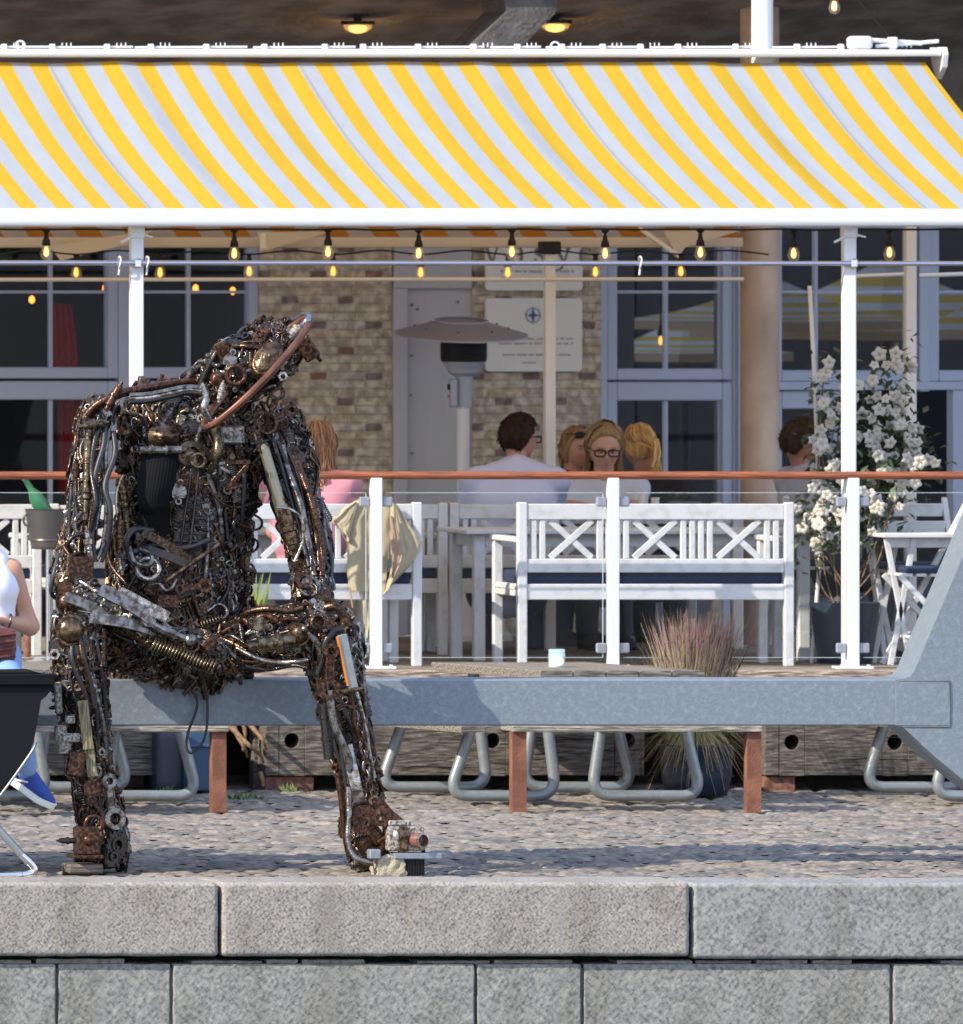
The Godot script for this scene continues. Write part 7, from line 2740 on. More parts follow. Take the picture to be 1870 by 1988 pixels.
# shapes about one unit long, lying along y, outward along z
func make_kinds() -> void:
	var m := MB.new()
	# bolt
	m.lathe([Vector2(0, -0.5), Vector2(0.10, -0.5), Vector2(0.12, -0.47), Vector2(0.12, 0.25), Vector2(0.24, 0.25), Vector2(0.24, 0.45), Vector2(0.18, 0.5), Vector2(0, 0.5)], Transform3D(), 6)
	for i in 7:
		m.lathe([Vector2(0.12, -0.45 + i * 0.07), Vector2(0.145, -0.43 + i * 0.07), Vector2(0.12, -0.41 + i * 0.07)], Transform3D(), 8)
	reg("bolt", m)
	m = MB.new()
	var pts := PackedVector3Array()
	for i in 20:
		pts.append(Vector3(cos(TAU * i / 20) * 0.40, sin(TAU * i / 20) * 0.40, 0))
	m.tube(pts, 0.10, 8, false, true)
	reg("ring", m)
	m = MB.new()
	var o := PackedVector2Array()
	var inn := PackedVector2Array()
	for i in 56:
		var r := 0.5 if (i % 4) < 2 else 0.42
		o.append(Vector2.from_angle(TAU * i / 56) * r)
		inn.append(Vector2.from_angle(TAU * i / 56) * 0.17)
	m.ringplate(o, inn, 0.12)
	m.ringplate(circle(0.26, 20), circle(0.171, 20), 0.22)
	for k in 5:
		var a := TAU * k / 5
		m.ringplate(_shift(circle(0.075, 10), Vector2.from_angle(a) * 0.34), _shift(circle(0.045, 10), Vector2.from_angle(a) * 0.34), 0.16)
	reg("gear", m)
	m = MB.new()
	# connecting rod
	m.ringplate(_shift(circle(0.20, 18), Vector2(0, 0.32)), _shift(circle(0.11, 18), Vector2(0, 0.32)), 0.16)
	m.ringplate(_shift(circle(0.14, 16), Vector2(0, -0.38)), _shift(circle(0.07, 16), Vector2(0, -0.38)), 0.16)
	m.prism(PackedVector2Array([Vector2(-0.06, -0.27), Vector2(0.06, -0.27), Vector2(0.09, 0.14), Vector2(-0.09, 0.14)]), 0.07)
	m.bx(Vector3(-0.075, -0.27, -0.06), Vector3(-0.05, 0.15, 0.06), 0.008)
	m.bx(Vector3(0.05, -0.27, -0.06), Vector3(0.075, 0.15, 0.06), 0.008)
	reg("connecting_rod", m)
	m = MB.new()
	# bracket plate with two bored bosses
	m.ringplate(_shift(circle(0.11, 16), Vector2(0, 0.3)), _shift(circle(0.06, 16), Vector2(0, 0.3)), 0.12)
	m.ringplate(_shift(circle(0.11, 16), Vector2(0, -0.3)), _shift(circle(0.06, 16), Vector2(0, -0.3)), 0.12)
	m.prism(PackedVector2Array([Vector2(-0.2, -0.19), Vector2(0.2, -0.19), Vector2(0.24, 0.0), Vector2(0.16, 0.19), Vector2(-0.16, 0.19), Vector2(-0.24, 0.05)]), 0.05)
	m.box(Transform3D(Basis(), Vector3(0.2, 0, -0.06)), Vector3(0.03, 0.36, 0.14), 0.01)
	reg("bracket", m)
	m = MB.new()
	pts = PackedVector3Array()
	for i in 90:
		var a := TAU * i / 11.0
		pts.append(Vector3(cos(a) * 0.13, -0.5 + i / 89.0, sin(a) * 0.13))
	m.tube(pts, 0.032, 6)
	reg("spring", m)
	m = MB.new()
	# chain of four links
	for k in 4:
		pts = PackedVector3Array()
		for i in 14:
			var a := TAU * i / 14
			var p := Vector3(cos(a) * 0.09, sin(a) * 0.16 + (-0.36 + k * 0.24), 0)
			if k % 2:
				p = Vector3(0, p.y, p.x)
			pts.append(p)
		m.tube(pts, 0.034, 6, false, true)
	reg("chain", m)
	m = MB.new()
	m.lathe([Vector2(0, -0.5), Vector2(0.07, -0.5), Vector2(0.07, -0.36), Vector2(0.13, -0.34), Vector2(0.13, -0.05), Vector2(0.17, -0.03), Vector2(0.17, 0.05), Vector2(0.13, 0.07), Vector2(0.13, 0.28), Vector2(0.10, 0.30), Vector2(0.10, 0.38), Vector2(0.05, 0.40), Vector2(0.05, 0.5), Vector2(0, 0.5)], Transform3D(), 14)
	reg("cylinder", m)
	m = MB.new()
	pts = PackedVector3Array()
	for i in 15:
		var a := PI * 1.25 * i / 14
		pts.append(Vector3(cos(a) * 0.32, sin(a) * 0.32 - 0.1, 0.05 * sin(a)))
	pts.append(pts[14] + Vector3(0.1, -0.3, 0))
	m.tube(pts, 0.065, 8)
	reg("hook", m)
	m = MB.new()
	pts = PackedVector3Array()
	for i in 20:
		var t := i / 19.0
		pts.append(Vector3(sin(t * TAU) * 0.16, t - 0.5, sin(t * PI) * 0.08))
	m.tube(pts, 0.055, 8)
	reg("bent_pipe", m)
	m = MB.new()
	m.tube(PackedVector3Array([Vector3(0, -0.5, 0), Vector3(0, 0.5, 0)]), 0.10, 12, false)
	m.ringplate(circle(0.102, 12), circle(0.07, 12), 0.02, Transform3D(Basis(Vector3.RIGHT, PI / 2), Vector3(0, 0.5, 0)))
	m.ringplate(circle(0.102, 12), circle(0.07, 12), 0.02, Transform3D(Basis(Vector3.RIGHT, PI / 2), Vector3(0, -0.5, 0)))
	m.tube(PackedVector3Array([Vector3(0, -0.5, 0), Vector3(0, 0.5, 0)]), 0.07, 12, false)
	for y in [-0.3, 0.1]:
		m.lathe([Vector2(0.1, y), Vector2(0.125, y + 0.01), Vector2(0.125, y + 0.06), Vector2(0.1, y + 0.07)], Transform3D(), 12)
	reg("pipe", m)
	m = MB.new()
	var pr: Array = []
	for i in 8:
		pr.append(Vector2(cos(PI / 2 * i / 7) * 0.42, sin(PI / 2 * i / 7) * 0.26))
	pr.append(Vector2(0.0, 0.26))
	m.lathe(pr, Transform3D(Basis(Vector3.RIGHT, PI / 2), Vector3(0, 0, -0.08)), 20, true)
	m.lathe([Vector2(0.42, -0.03), Vector2(0.5, -0.03), Vector2(0.5, 0.03), Vector2(0.42, 0.03)], Transform3D(Basis(Vector3.RIGHT, PI / 2), Vector3(0, 0, -0.06)), 20)
	reg("dome", m)
	m = MB.new()
	m.box(Transform3D(), Vector3(0.5, 0.75, 0.32), 0.05)
	for q in [[-0.16, 0.27], [0.16, 0.27], [-0.16, -0.27], [0.16, -0.27]]:
		m.lathe([Vector2(0.06, 0.0), Vector2(0.06, 0.05), Vector2(0, 0.05)], Transform3D(Basis(Vector3.RIGHT, PI / 2), Vector3(q[0], q[1], 0.16)), 6)
	m.lathe([Vector2(0.14, 0.0), Vector2(0.14, 0.10), Vector2(0.09, 0.10), Vector2(0.09, 0.02), Vector2(0, 0.02)], Transform3D(Basis(Vector3.RIGHT, PI / 2), Vector3(0, 0, 0.16)), 14)
	reg("gear_box", m)
	m = MB.new()
	m.sheet(3, 12, func(a: float, b: float) -> Vector3: return Vector3((a - 0.5) * 0.16, b - 0.5, 0.10 * sin(b * 3.6) + 0.02))
	m.sheet(3, 12, func(a: float, b: float) -> Vector3: return Vector3((0.5 - a) * 0.16, b - 0.5, 0.10 * sin(b * 3.6) - 0.02))
	m.sheet(1, 12, func(a: float, b: float) -> Vector3: return Vector3(0.08, b - 0.5, 0.10 * sin(b * 3.6) + 0.02 - a * 0.04))
	m.sheet(1, 12, func(a: float, b: float) -> Vector3: return Vector3(-0.08, b - 0.5, 0.10 * sin(b * 3.6) - 0.02 + a * 0.04))
	reg("flat_bar", m)
	m = MB.new()
	m.ringplate(circle(0.5, 6), circle(0.27, 6), 0.36)
	reg("nut", m)
	m = MB.new()
	m.lathe([Vector2(0, -0.5), Vector2(0.03, -0.5), Vector2(0.03, -0.4), Vector2(0.07, -0.38), Vector2(0.07, -0.15), Vector2(0.13, -0.14), Vector2(0.13, 0.0), Vector2(0.085, 0.03), Vector2(0.075, 0.1), Vector2(0.085, 0.12), Vector2(0.075, 0.2), Vector2(0.085, 0.22), Vector2(0.07, 0.38), Vector2(0.03, 0.4), Vector2(0.03, 0.5), Vector2(0, 0.5)], Transform3D(), 10)
	reg("spark_plug", m)
	m = MB.new()
	# rocker / lever with a ball end
	m.tube(PackedVector3Array([Vector3(0, -0.45, 0), Vector3(0.03, -0.1, 0.06), Vector3(0, 0.25, 0.02), Vector3(-0.05, 0.42, -0.02)]), [0.07, 0.10, 0.08, 0.06], 8)
	m.lathe([Vector2(0, -0.13), Vector2(0.09, -0.09), Vector2(0.13, 0), Vector2(0.09, 0.09), Vector2(0, 0.13)], Transform3D(Basis(), Vector3(-0.05, 0.44, 0)), 12, true)
	m.ringplate(_shift(circle(0.13, 14), Vector2(0, -0.42)), _shift(circle(0.06, 14), Vector2(0, -0.42)), 0.2)
	reg("lever", m)
func _shift(p: PackedVector2Array, o: Vector2) -> PackedVector2Array:
	var q := PackedVector2Array()
	for a in p:
		q.append(a + o)
	return q

func pick_metal() -> String:
	var r := rng.randf()
	if r < 0.46: return "oily_steel"
	if r < 0.70: return "dark_iron"
	if r < 0.78: return "rusty_steel"
	if r < 0.88: return "grey_steel"
	if r < 0.95: return "bronze"
	if r < 0.985: return "bright_steel"
	return "brass"

# dress a limb: a dark core, pieces of their own, hoses and a mass of small scrap
func dress(th: Node3D, called: String, l: Limb, n_big: int, n_small: int, n_hose: int, smin: float, smax: float, lens_scale: float = 1.0) -> MeshInstance3D:
	var core := MB.new()
	core.sheet(20, 30, func(a: float, b: float) -> Vector3:
		var q: Array = l.at(b, a * TAU, 0.88)
		var p: Vector3 = q[0]
		return p + (q[1] as Vector3) * 0.018 * noise.get_noise_3dv(p * 14.0))
	for e in [0.0, 1.0]:
		var ctr: Vector3 = l.at(e, 0.0, 0.0)[0]
		var t: Vector3 = l.at(e, 0.0, 0.0)[2] * (1.0 if e > 0.5 else -1.0)
		var s0 := core.vert(ctr + t * 0.03, t)
		for k in 20:
			core.vert(l.at(e, TAU * k / 20, 0.88)[0], t)
		for k in 20:
			core.tri(s0, s0 + 1 + k, s0 + 1 + (k + 1) % 20)
	var o := part(th, called, core, M["dark_iron"])
	var weights := ["bolt", "ring", "gear", "connecting_rod", "connecting_rod", "bracket", "bracket", "spring", "chain", "cylinder", "cylinder", "hook", "hook", "bent_pipe", "bent_pipe", "bent_pipe", "pipe", "pipe", "dome", "gear_box", "flat_bar", "flat_bar", "spark_plug", "lever", "lever", "lever", "nut"]
	for i in n_big:
		var t := rng.randf()
		var phi := rr(-0.22, 1.22) * PI if rng.randf() < 0.85 else rng.randf() * TAU
		var q: Array = l.at(t, phi, rr(0.88, 1.03))
		var k: String = weights[rng.randi() % weights.size()]
		var s := rr(smin, smax)
		if k in ["nut", "ring", "dome"]:
			s *= 0.55
		elif k in ["gear", "bolt"]:
			s *= 0.7
		elif k in ["bent_pipe", "pipe", "flat_bar", "cylinder", "chain"]:
			s *= 1.35
		var y: Vector3 = (q[2] as Vector3).rotated(q[1], rng.randfn(0, 0.55) if rng.randf() < 0.75 else rng.randf() * TAU)
		var B := basis_y(y, q[1]).rotated(y.normalized(), rr(-0.4, 0.4)).scaled(Vector3.ONE * s)
		piece(o, k, kinds[k], M[pick_metal()], Transform3D(B, q[0]))
	var hose := ["rubber", "rubber", "dark_iron", "dark_iron", "oily_steel", "grey_steel", "rusty_steel", "oily_steel"]
	for i in n_hose:
		var t0 := rr(-0.05, 0.75)
		var t1 := t0 + rr(0.15, 0.5) * lens_scale
		var p0 := rr(0.0, 1.0) * PI
		var dp := rr(-0.9, 0.9)
		var m := MB.new()
		var pts := PackedVector3Array()
		var wob := rr(0, 0.5)
		var ph := rr(0, TAU)
		var out_ := rr(0.93, 1.05)
		for s in 18:
			var u := s / 17.0
			var q: Array = l.at(lerpf(t0, t1, u), p0 + dp * u + wob * sin(u * 5.0 + ph), lerpf(0.80, out_, sin(PI * u)))
			pts.append(q[0])
		var rad := rr(0.0055, 0.0135)
		m.tube(pts, rad, 8)
		if rng.randf() < 0.5:
			for e in [1, 16]:
				m.tube(PackedVector3Array([pts[e], pts[e] + (pts[e + (1 if e == 1 else -1)] - pts[e]).normalized() * 0.02]), rad * 1.5, 8)
		part(o, "hose", m, M[hose[rng.randi() % hose.size()]])
	# mass of small scrap
	var small := ["bolt", "ring", "nut", "bent_pipe", "hook", "lever", "chain", "spark_plug", "bracket", "flat_bar"]
	var cols := [Color(0.14, 0.11, 0.085), Color(0.06, 0.052, 0.048), Color(0.10, 0.075, 0.058), Color(0.17, 0.105, 0.065), Color(0.23, 0.14, 0.085), Color(0.27, 0.26, 0.245), Color(0.15, 0.145, 0.14), Color(0.42, 0.41, 0.39), Color(0.2, 0.155, 0.095)]
	for k in small:
		var places: Array = []
		var cc: Array = []
		for i in n_small / small.size():
			var phi := rr(-0.3, 1.3) * PI
			var q: Array = l.at(rng.randf(), phi, rr(0.80, 0.96))
			var y: Vector3 = (q[2] as Vector3).rotated(q[1], rng.randf() * TAU)
			y = (y + (q[1] as Vector3) * rr(-0.5, 0.5)).normalized()
			var s := rr(smin, smax) * (0.55 if not k in ["ring", "nut"] else 0.32)
			places.append(Transform3D(basis_y(y, q[1]).scaled(Vector3.ONE * s), q[0]))
			cc.append(cols[rng.randi() % cols.size()])
		stuff_part(o, "small_scrap", kinds[k], M["scrap"], places, cc)
	return o

func build_statue() -> void:
	make_kinds()
	mat("blue_steel2", lin(0.24, 0.245, 0.29), 0.25, 0.9)
	var zf := 6.6
	var base := W(440, 1690, zf)
	var th := thing("scrap_statue", "giant seated figure welded from rusty scrap metal, head bowed under a metal hoop", "statue", Vector3(base.x, ground_y(zf), 6.2))
	# torso from hips to shoulders
	var torso := limb([[338, 1318, 5.98, 132, 0.75], [345, 1275, 6.0, 152, 0.7], [346, 1215, 6.0, 150, 0.68], [342, 1150, 6.0, 138, 0.68], [350, 1080, 6.0, 134, 0.66], [362, 1000, 6.0, 131, 0.64], [372, 920, 6.0, 132, 0.62], [378, 855, 6.0, 145, 0.56], [380, 805, 6.0, 150, 0.46], [384, 772, 6.0, 105, 0.5]])
	var tor := dress(th, "torso", torso, 296, 3118, 52, 0.059, 0.141, 0.8)
	var neck := limb([[395, 790, 6.0, 70, 0.8], [425, 750, 6.08, 62, 0.9], [460, 712, 6.15, 58, 1.0]])
	dress(th, "neck", neck, 39, 332, 12, 0.051, 0.115)
	var head := limb([[418, 762, 6.2, 30, 1.0], [448, 735, 6.24, 56, 1.1], [490, 706, 6.26, 66, 1.1], [535, 674, 6.24, 58, 1.1], [568, 652, 6.22, 34, 1.0]])
	var hd := dress(th, "head", head, 93, 664, 12, 0.042, 0.106)
	var la := limb([[200, 785, 6.05, 33, 1.2], [180, 830, 6.1, 33, 1.1], [170, 900, 6.15, 30, 1.1], [163, 980, 6.22, 32, 1.1], [150, 1050, 6.3, 34, 1.1], [138, 1110, 6.35, 36, 1.1], [138, 1150, 6.4, 37, 1.1]])
	var lao := dress(th, "upper_arm", la, 68, 685, 25, 0.051, 0.124, 1.4)
	var lf := limb([[130, 1140, 6.42, 33, 1.0], [180, 1170, 6.5, 36, 1.0], [250, 1203, 6.58, 37, 0.95], [330, 1236, 6.64, 33, 0.9], [395, 1258, 6.66, 29, 0.9], [432, 1272, 6.66, 22, 0.9]])
	var lfo := dress(th, "forearm", lf, 70, 622, 17, 0.042, 0.115, 1.2)
	var ra := limb([[535, 800, 6.02, 37, 1.2], [552, 850, 6.04, 51, 1.1], [566, 920, 6.06, 53, 1.05], [586, 1000, 6.12, 47, 1.0], [600, 1060, 6.2, 44, 1.0], [606, 1105, 6.3, 40, 1.0], [606, 1140, 6.4, 37, 1.0], [604, 1168, 6.45, 33, 1.0]])
	var rao := dress(th, "arm", ra, 96, 872, 32, 0.051, 0.124, 1.4)
	var lt := limb([[320, 1272, 6.05, 55, 1.0], [240, 1250, 6.3, 53, 1.0], [160, 1236, 6.52, 51, 1.0], [138, 1240, 6.55, 40, 1.0]])
	dress(th, "thigh", lt, 86, 747, 15, 0.051, 0.124)
	var ls := limb([[150, 1200, 6.6, 46, 1.0], [150, 1270, 6.62, 51, 1.0], [156, 1350, 6.58, 53, 1.0], [168, 1430, 6.56, 47, 1.0], [180, 1510, 6.56, 41, 1.0], [192, 1580, 6.58, 42, 1.0], [200, 1630, 6.62, 48, 1.1], [196, 1676, 6.64, 48, 1.2]])
	var lso := dress(th, "lower_leg", ls, 130, 1287, 30, 0.051, 0.124, 1.2)
	var rt := limb([[390, 1268, 6.05, 59, 1.0], [470, 1250, 6.25, 57, 1.0], [560, 1232, 6.45, 55, 1.0], [630, 1215, 6.58, 51, 1.0], [656, 1212, 6.6, 31, 1.0]])
	var rto := dress(th, "thigh", rt, 115, 955, 22, 0.051, 0.124)
	var rs := limb([[640, 1195, 6.62, 44, 1.0], [646, 1250, 6.64, 54, 1.0], [658, 1320, 6.62, 52, 1.0], [673, 1400, 6.6, 46, 1.0], [690, 1480, 6.58, 42, 1.0], [702, 1540, 6.58, 37, 1.0], [706, 1575, 6.58, 40, 1.0]])
	var rso := dress(th, "lower_leg", rs, 115, 1080, 32, 0.051, 0.124, 1.4)
	var rf := limb([[690, 1590, 6.55, 32, 1.0], [700, 1625, 6.6, 34, 1.0], [712, 1660, 6.62, 34, 1.0], [716, 1680, 6.62, 30, 1.0]])
	var rfo := dress(th, "foot", rf, 33, 270, 6, 0.042, 0.088)
	statue_head(hd)
	statue_chest(tor)
	statue_arms(lao, lfo, rao)
	statue_legs(lso, rto, rso)
	statue_foot(rfo)
	# fingers of the left hand, hanging over the beam edge
	var fg := 0
	for f in [[[430, 1262, 6.68], [452, 1292, 6.68], [462, 1312, 6.66], [468, 1328, 6.62]], [[420, 1268, 6.68], [436, 1298, 6.68], [446, 1312, 6.66]], [[436, 1258, 6.64], [460, 1280, 6.64], [474, 1296, 6.62]], [[410, 1272, 6.68], [424, 1294, 6.7], [430, 1308, 6.66]], [[404, 1262, 6.7], [392, 1286, 6.7], [384, 1300, 6.68]]]:
		for i in f.size() - 1:
			var m := MB.new()
			var a := W(f[i][0], f[i][1], f[i][2])
			var b := W(f[i + 1][0], f[i + 1][1], f[i + 1][2])
			m.tube(PackedVector3Array([a, a.lerp(b, 0.15), a.lerp(b, 0.85), b]), [0.010, 0.014, 0.012, 0.009], 6)
			m.lathe([Vector2(0, -0.014), Vector2(0.012, -0.010), Vector2(0.017, 0), Vector2(0.012, 0.010), Vector2(0, 0.014)], Transform3D(Basis(), a), 8)
			part(lfo, "finger_link", m, M[["oily_steel", "rusty_steel", "grey_steel"][fg % 3]])
			fg += 1
	# black cable loop
	var cb := MB.new()
	cb.tube(curve_pts([W(352, 1316, 6.17), W(370, 1335, 6.18), W(383, 1362, 6.19), W(378, 1388, 6.19), W(366, 1420, 6.19), W(362, 1448, 6.19), W(370, 1462, 6.19), W(386, 1452, 6.19), W(398, 1430, 6.19), W(403, 1395, 6.19), W(402, 1350, 6.18), W(396, 1330, 6.17), W(394, 1314, 6.14)], 6), 0.0058, 8)
	part(th, "cable_loop", cb, M["rubber"])

func sp(th: Node, called: String, kind: String, px: float, py: float, z: float, size: float, y: Vector3, n: Vector3, mt: String) -> void:
	piece(th, called, kinds[kind], M[mt], Transform3D(basis_y(y, n).scaled(Vector3.ONE * size), W(px, py, z)))
func tube_px(th: Node, called: String, pts: Array, r: float, mt: String, sides: int = 10) -> void:
	var a: Array = []
	for p in pts:
		a.append(W(p[0], p[1], p[2]))
	var m := MB.new()
	m.tube(curve_pts(a, 7), r, sides)
	part(th, called, m, M[mt])

func statue_head(th: Node) -> void:
	# flat hoop seen nearly edge on
	var c := W(499, 724, 6.45)
	var ax := (W(600, 614, 6.40) - W(394, 835, 6.50)).normalized()
	var nrm := Vector3(-0.70, 0.68, 0.12).normalized()
	nrm = (nrm - ax * nrm.dot(ax)).normalized()
	var side := ax.cross(nrm).normalized()
	if side.z < 0:
		side = -side
	var m := MB.new()
	var rx := 150.0 * mpp(6.45)
	var m2 := MB.new()
	m.sheet(64, 8, func(u: float, v: float) -> Vector3:
		var a := u * TAU
		var b := v * TAU
		var r := ax * cos(a) + side * sin(a)
		var rad := rx * (1.0 if absf(cos(a)) > 0 else 1.0)
		var e := c + ax * cos(a) * rad + side * sin(a) * rad * 0.45
		return e + r * cos(b) * 0.011 + nrm * sin(b) * 0.017)
	part(th, "hoop", m, M["hoop_rust"] if M.has("hoop_rust") else mat("hoop_rust", lin(0.20, 0.085, 0.05), 0.35, 0.5, (M["corten"] as StandardMaterial3D).albedo_texture, 3.0))
	tube_px(th, "hoop_edge", [[586, 634, 6.45], [597, 622, 6.47], [600, 614, 6.42], [592, 612, 6.36], [575, 622, 6.3], [558, 640, 6.24]], 0.016, "blue_steel2")
	# ribbed brown dome under the hoop
	var d := MB.new()
	var dc := W(520, 700, 6.42)
	var dn := Vector3(-0.35, 0.25, 0.9).normalized()
	var B := basis_y((W(545, 664, 6.4) - W(497, 732, 6.44)).normalized(), dn)
	d.sheet(30, 16, func(u: float, v: float) -> Vector3:
		var a := u * TAU
		var r := sin(v * PI * 0.5)
		var h := cos(v * PI * 0.5)
		return dc + B * Vector3(cos(a) * r * 0.062 * (1.0 + 0.03 * sin(v * 40.0)), sin(a) * r * 0.098, h * 0.055 + 0.004 * sin(r * 38.0)))
	part(th, "ribbed_dome", d, M["bronze"])
	sp(th, "ball_joint", "dome", 423, 736, 6.42, 0.07, Vector3.UP, Vector3(-0.2, 0.1, 1), "rusty_steel")
	sp(th, "rusty_block", "gear_box", 436, 684, 6.32, 0.13, Vector3(-0.4, 0.9, 0), Vector3(-0.2, 0.3, 0.9), "rusty_steel")
	sp(th, "rusty_block", "gear_box", 505, 652, 6.34, 0.12, Vector3(0.7, 0.6, 0), Vector3(-0.3, 0.4, 0.9), "rusty_steel")
	sp(th, "rusty_cap", "cylinder", 497, 640, 6.34, 0.10, Vector3(-0.8, 0.5, 0.1), Vector3(0, 0, 1), "oily_steel")
	sp(th, "square_block", "gear_box", 597, 676, 6.4, 0.145, Vector3(0.5, -0.75, 0.0), Vector3(-0.35, 0.1, 0.9), "rusty_steel")
	sp(th, "block_pin", "bolt", 614, 690, 6.4, 0.07, Vector3(-0.6, 0.7, 0.0), Vector3(0, 0, 1), "dark_iron")
	sp(th, "small_lens", "nut", 549, 731, 6.46, 0.045, Vector3.UP, Vector3(0, 0, 1), "bright_steel")
	sp(th, "face_plate", "bracket", 447, 700, 6.42, 0.13, Vector3(0.3, 0.9, 0), Vector3(-0.2, 0.1, 1), "grey_steel")
	sp(th, "bearing", "ring", 458, 728, 6.46, 0.10, Vector3.UP, Vector3(-0.3, 0.2, 1), "rusty_steel")
	sp(th, "white_part", "cylinder", 577, 640, 6.34, 0.16, Vector3(0.75, 0.66, 0), Vector3(0, 0, 1), "old_white")
	sp(th, "white_part", "cylinder", 430, 760, 6.44, 0.10, Vector3(0.2, 0.9, 0), Vector3(0, 0, 1), "old_white")
	tube_px(th, "jaw_pipe", [[395, 748, 6.3], [402, 770, 6.4], [396, 792, 6.42], [404, 812, 6.4]], 0.017, "bright_steel")
	tube_px(th, "neck_pipe", [[385, 760, 6.25], [412, 700, 6.3], [430, 676, 6.3], [470, 655, 6.3]], 0.016, "dark_iron")

func statue_chest(th: Node) -> void:
	# swept chrome pipes over the left shoulder
	for i in 3:
		tube_px(th, "shoulder_pipe", [[252, 768 + i * 6, 6.24], [290, 766 + i * 6, 6.26], [330, 758 + i * 6, 6.28], [362, 752 + i * 5, 6.28], [392, 754 + i * 5, 6.3]], 0.013, ["grey_steel", "bright_steel", "dark_iron"][i])
	tube_px(th, "shoulder_bar", [[168, 806, 6.16], [190, 785, 6.18], [225, 768, 6.2], [250, 760, 6.2], [330, 746, 6.16], [385, 742, 6.12]], 0.02, "rusty_steel")
	sp(th, "shoulder_knuckle", "cylinder", 222, 768, 6.24, 0.14, Vector3(0.5, 0.85, 0), Vector3(0, 0, 1), "rusty_steel")
	# bowl, strap and the rest of the breast
	var m := MB.new()
	var c := W(320, 846, 6.27)
	m.sheet(30, 12, func(u: float, v: float) -> Vector3:
		var a := u * TAU
		return c + Vector3(cos(a) * v * 0.072, sin(a) * v * (0.058 if sin(a) < 0 else 0.045), 0.045 * cos(v * PI * 0.5) * 1.2 - 0.01))
	part(th, "bronze_bowl", m, M["bronze"])
	var st := MB.new()
	var L := [[278, 876], [272, 905], [266, 940], [266, 970], [272, 996], [262, 1016]]
	var R := [[346, 878], [345, 905], [340, 940], [330, 965], [332, 990], [328, 1038]]
	for back in [0.0, 1.0]:
		st.sheet(48, 24, func(u: float, v: float) -> Vector3:
			var t := v * 5.0
			var i := mini(int(t), 4)
			var q := t - i
			var uu := u if back < 0.5 else 1.0 - u
			var x := lerpf(lerpf(L[i][0], L[i + 1][0], q), lerpf(R[i][0], R[i + 1][0], q), uu)
			var y := lerpf(lerpf(L[i][1], L[i + 1][1], q), lerpf(R[i][1], R[i + 1][1], q), uu)
			return W(x, y, 6.27 + 0.05 * sin(v * 3.1) + 0.03 * sin(uu * PI) + 0.0010 * sin(uu * 75.0) - 0.02 * smoothstep(0.75, 0.85, v) - back * 0.008))
	part(th, "rubber_strap", st, M["strap"])
	sp(th, "strap_bar", "pipe", 312, 874, 6.31, 0.18, Vector3(1, 0.02, 0), Vector3(0, 0, 1), "grey_steel")
	var pp := MB.new()
	pp.lathe([Vector2(0, 0), Vector2(0.012, 0), Vector2(0.022, 0.0), Vector2(0.028, 0.02), Vector2(0.028, -0.0), Vector2(0.034, 0.0), Vector2(0.034, 0.06), Vector2(0.026, 0.06), Vector2(0.026, 0.01), Vector2(0, 0.01)], Transform3D(basis_y(Vector3(0.05, 0.05, 1), Vector3.UP), W(378, 894, 6.30)), 22)
	pp.lathe([Vector2(0.03, 0), Vector2(0.06, -0.015), Vector2(0.062, -0.03), Vector2(0, -0.03)], Transform3D(basis_y(Vector3(0.05, 0.2, 1), Vector3.UP), W(374, 880, 6.29)), 22)
	part(th, "brass_nozzle", pp, M["brass"])
	tube_px(th, "brass_elbow", [[421, 836, 6.26], [425, 862, 6.32], [418, 890, 6.32], [404, 914, 6.28]], 0.024, "brass", 14)
	# letter-like rusty angle piece
	var z := MB.new()
	z.bar(W(438, 897, 6.3), W(486, 897, 6.3), 0.022, 0.014, 0.003)
	z.bar(W(482, 902, 6.3), W(440, 948, 6.3), 0.020, 0.013, 0.003)
	z.bar(W(438, 950, 6.3), W(470, 942, 6.3), 0.016, 0.012, 0.003)
	part(th, "angle_iron", z, M["rusty_steel"])
	# two thin uprights with rungs
	var ld := MB.new()
	ld.rod(W(371, 920, 6.27), W(352, 1050, 6.26), 0.007, 6)
	ld.rod(W(386, 915, 6.28), W(370, 1055, 6.27), 0.007, 6)
	for i in 6:
		ld.bar(W(360 - i * 2, 975 + i * 15, 6.26), W(408 - i * 2, 975 + i * 15, 6.25), 0.012, 0.01, 0.002)
	part(th, "rungs", ld, M["dark_iron"])
	sp(th, "gear_case", "gear_box", 445, 845, 6.24, 0.17, Vector3(1, 0, 0), Vector3(0, 0.1, 1), "grey_steel")
	sp(th, "valve", "cylinder", 243, 980, 6.2, 0.22, Vector3(-0.1, 1, 0), Vector3(0, 0, 1), "brass")
	sp(th, "valve", "cylinder", 232, 1040, 6.2, 0.20, Vector3(-0.05, -1, 0), Vector3(0, 0, 1), "bronze")
	tube_px(th, "large_hose", [[296, 1030, 6.3], [262, 1028, 6.34], [246, 1048, 6.36], [252, 1072, 6.34], [300, 1060, 6.3], [360, 1064, 6.27], [405, 1048, 6.24]], 0.014, "rubber")
	tube_px(th, "large_hose", [[250, 1062, 6.34], [262, 1092, 6.36], [290, 1096, 6.34], [294, 1076, 6.33], [270, 1066, 6.33]], 0.013, "grey_steel")
	tube_px(th, "diagonal_rod", [[322, 1130, 6.34], [360, 1102, 6.34], [426, 1056, 6.30]], 0.010, "bronze")
	tube_px(th, "thin_rod", [[402, 944, 6.28], [430, 976, 6.28], [460, 985, 6.24], [500, 972, 6.14], [508, 980, 6.1]], 0.006, "oily_steel")
	sp(th, "flat_lever", "flat_bar", 322, 1060, 6.33, 0.24, Vector3(0.86, -0.5, 0), Vector3(0, 0.2, 1), "oily_steel")
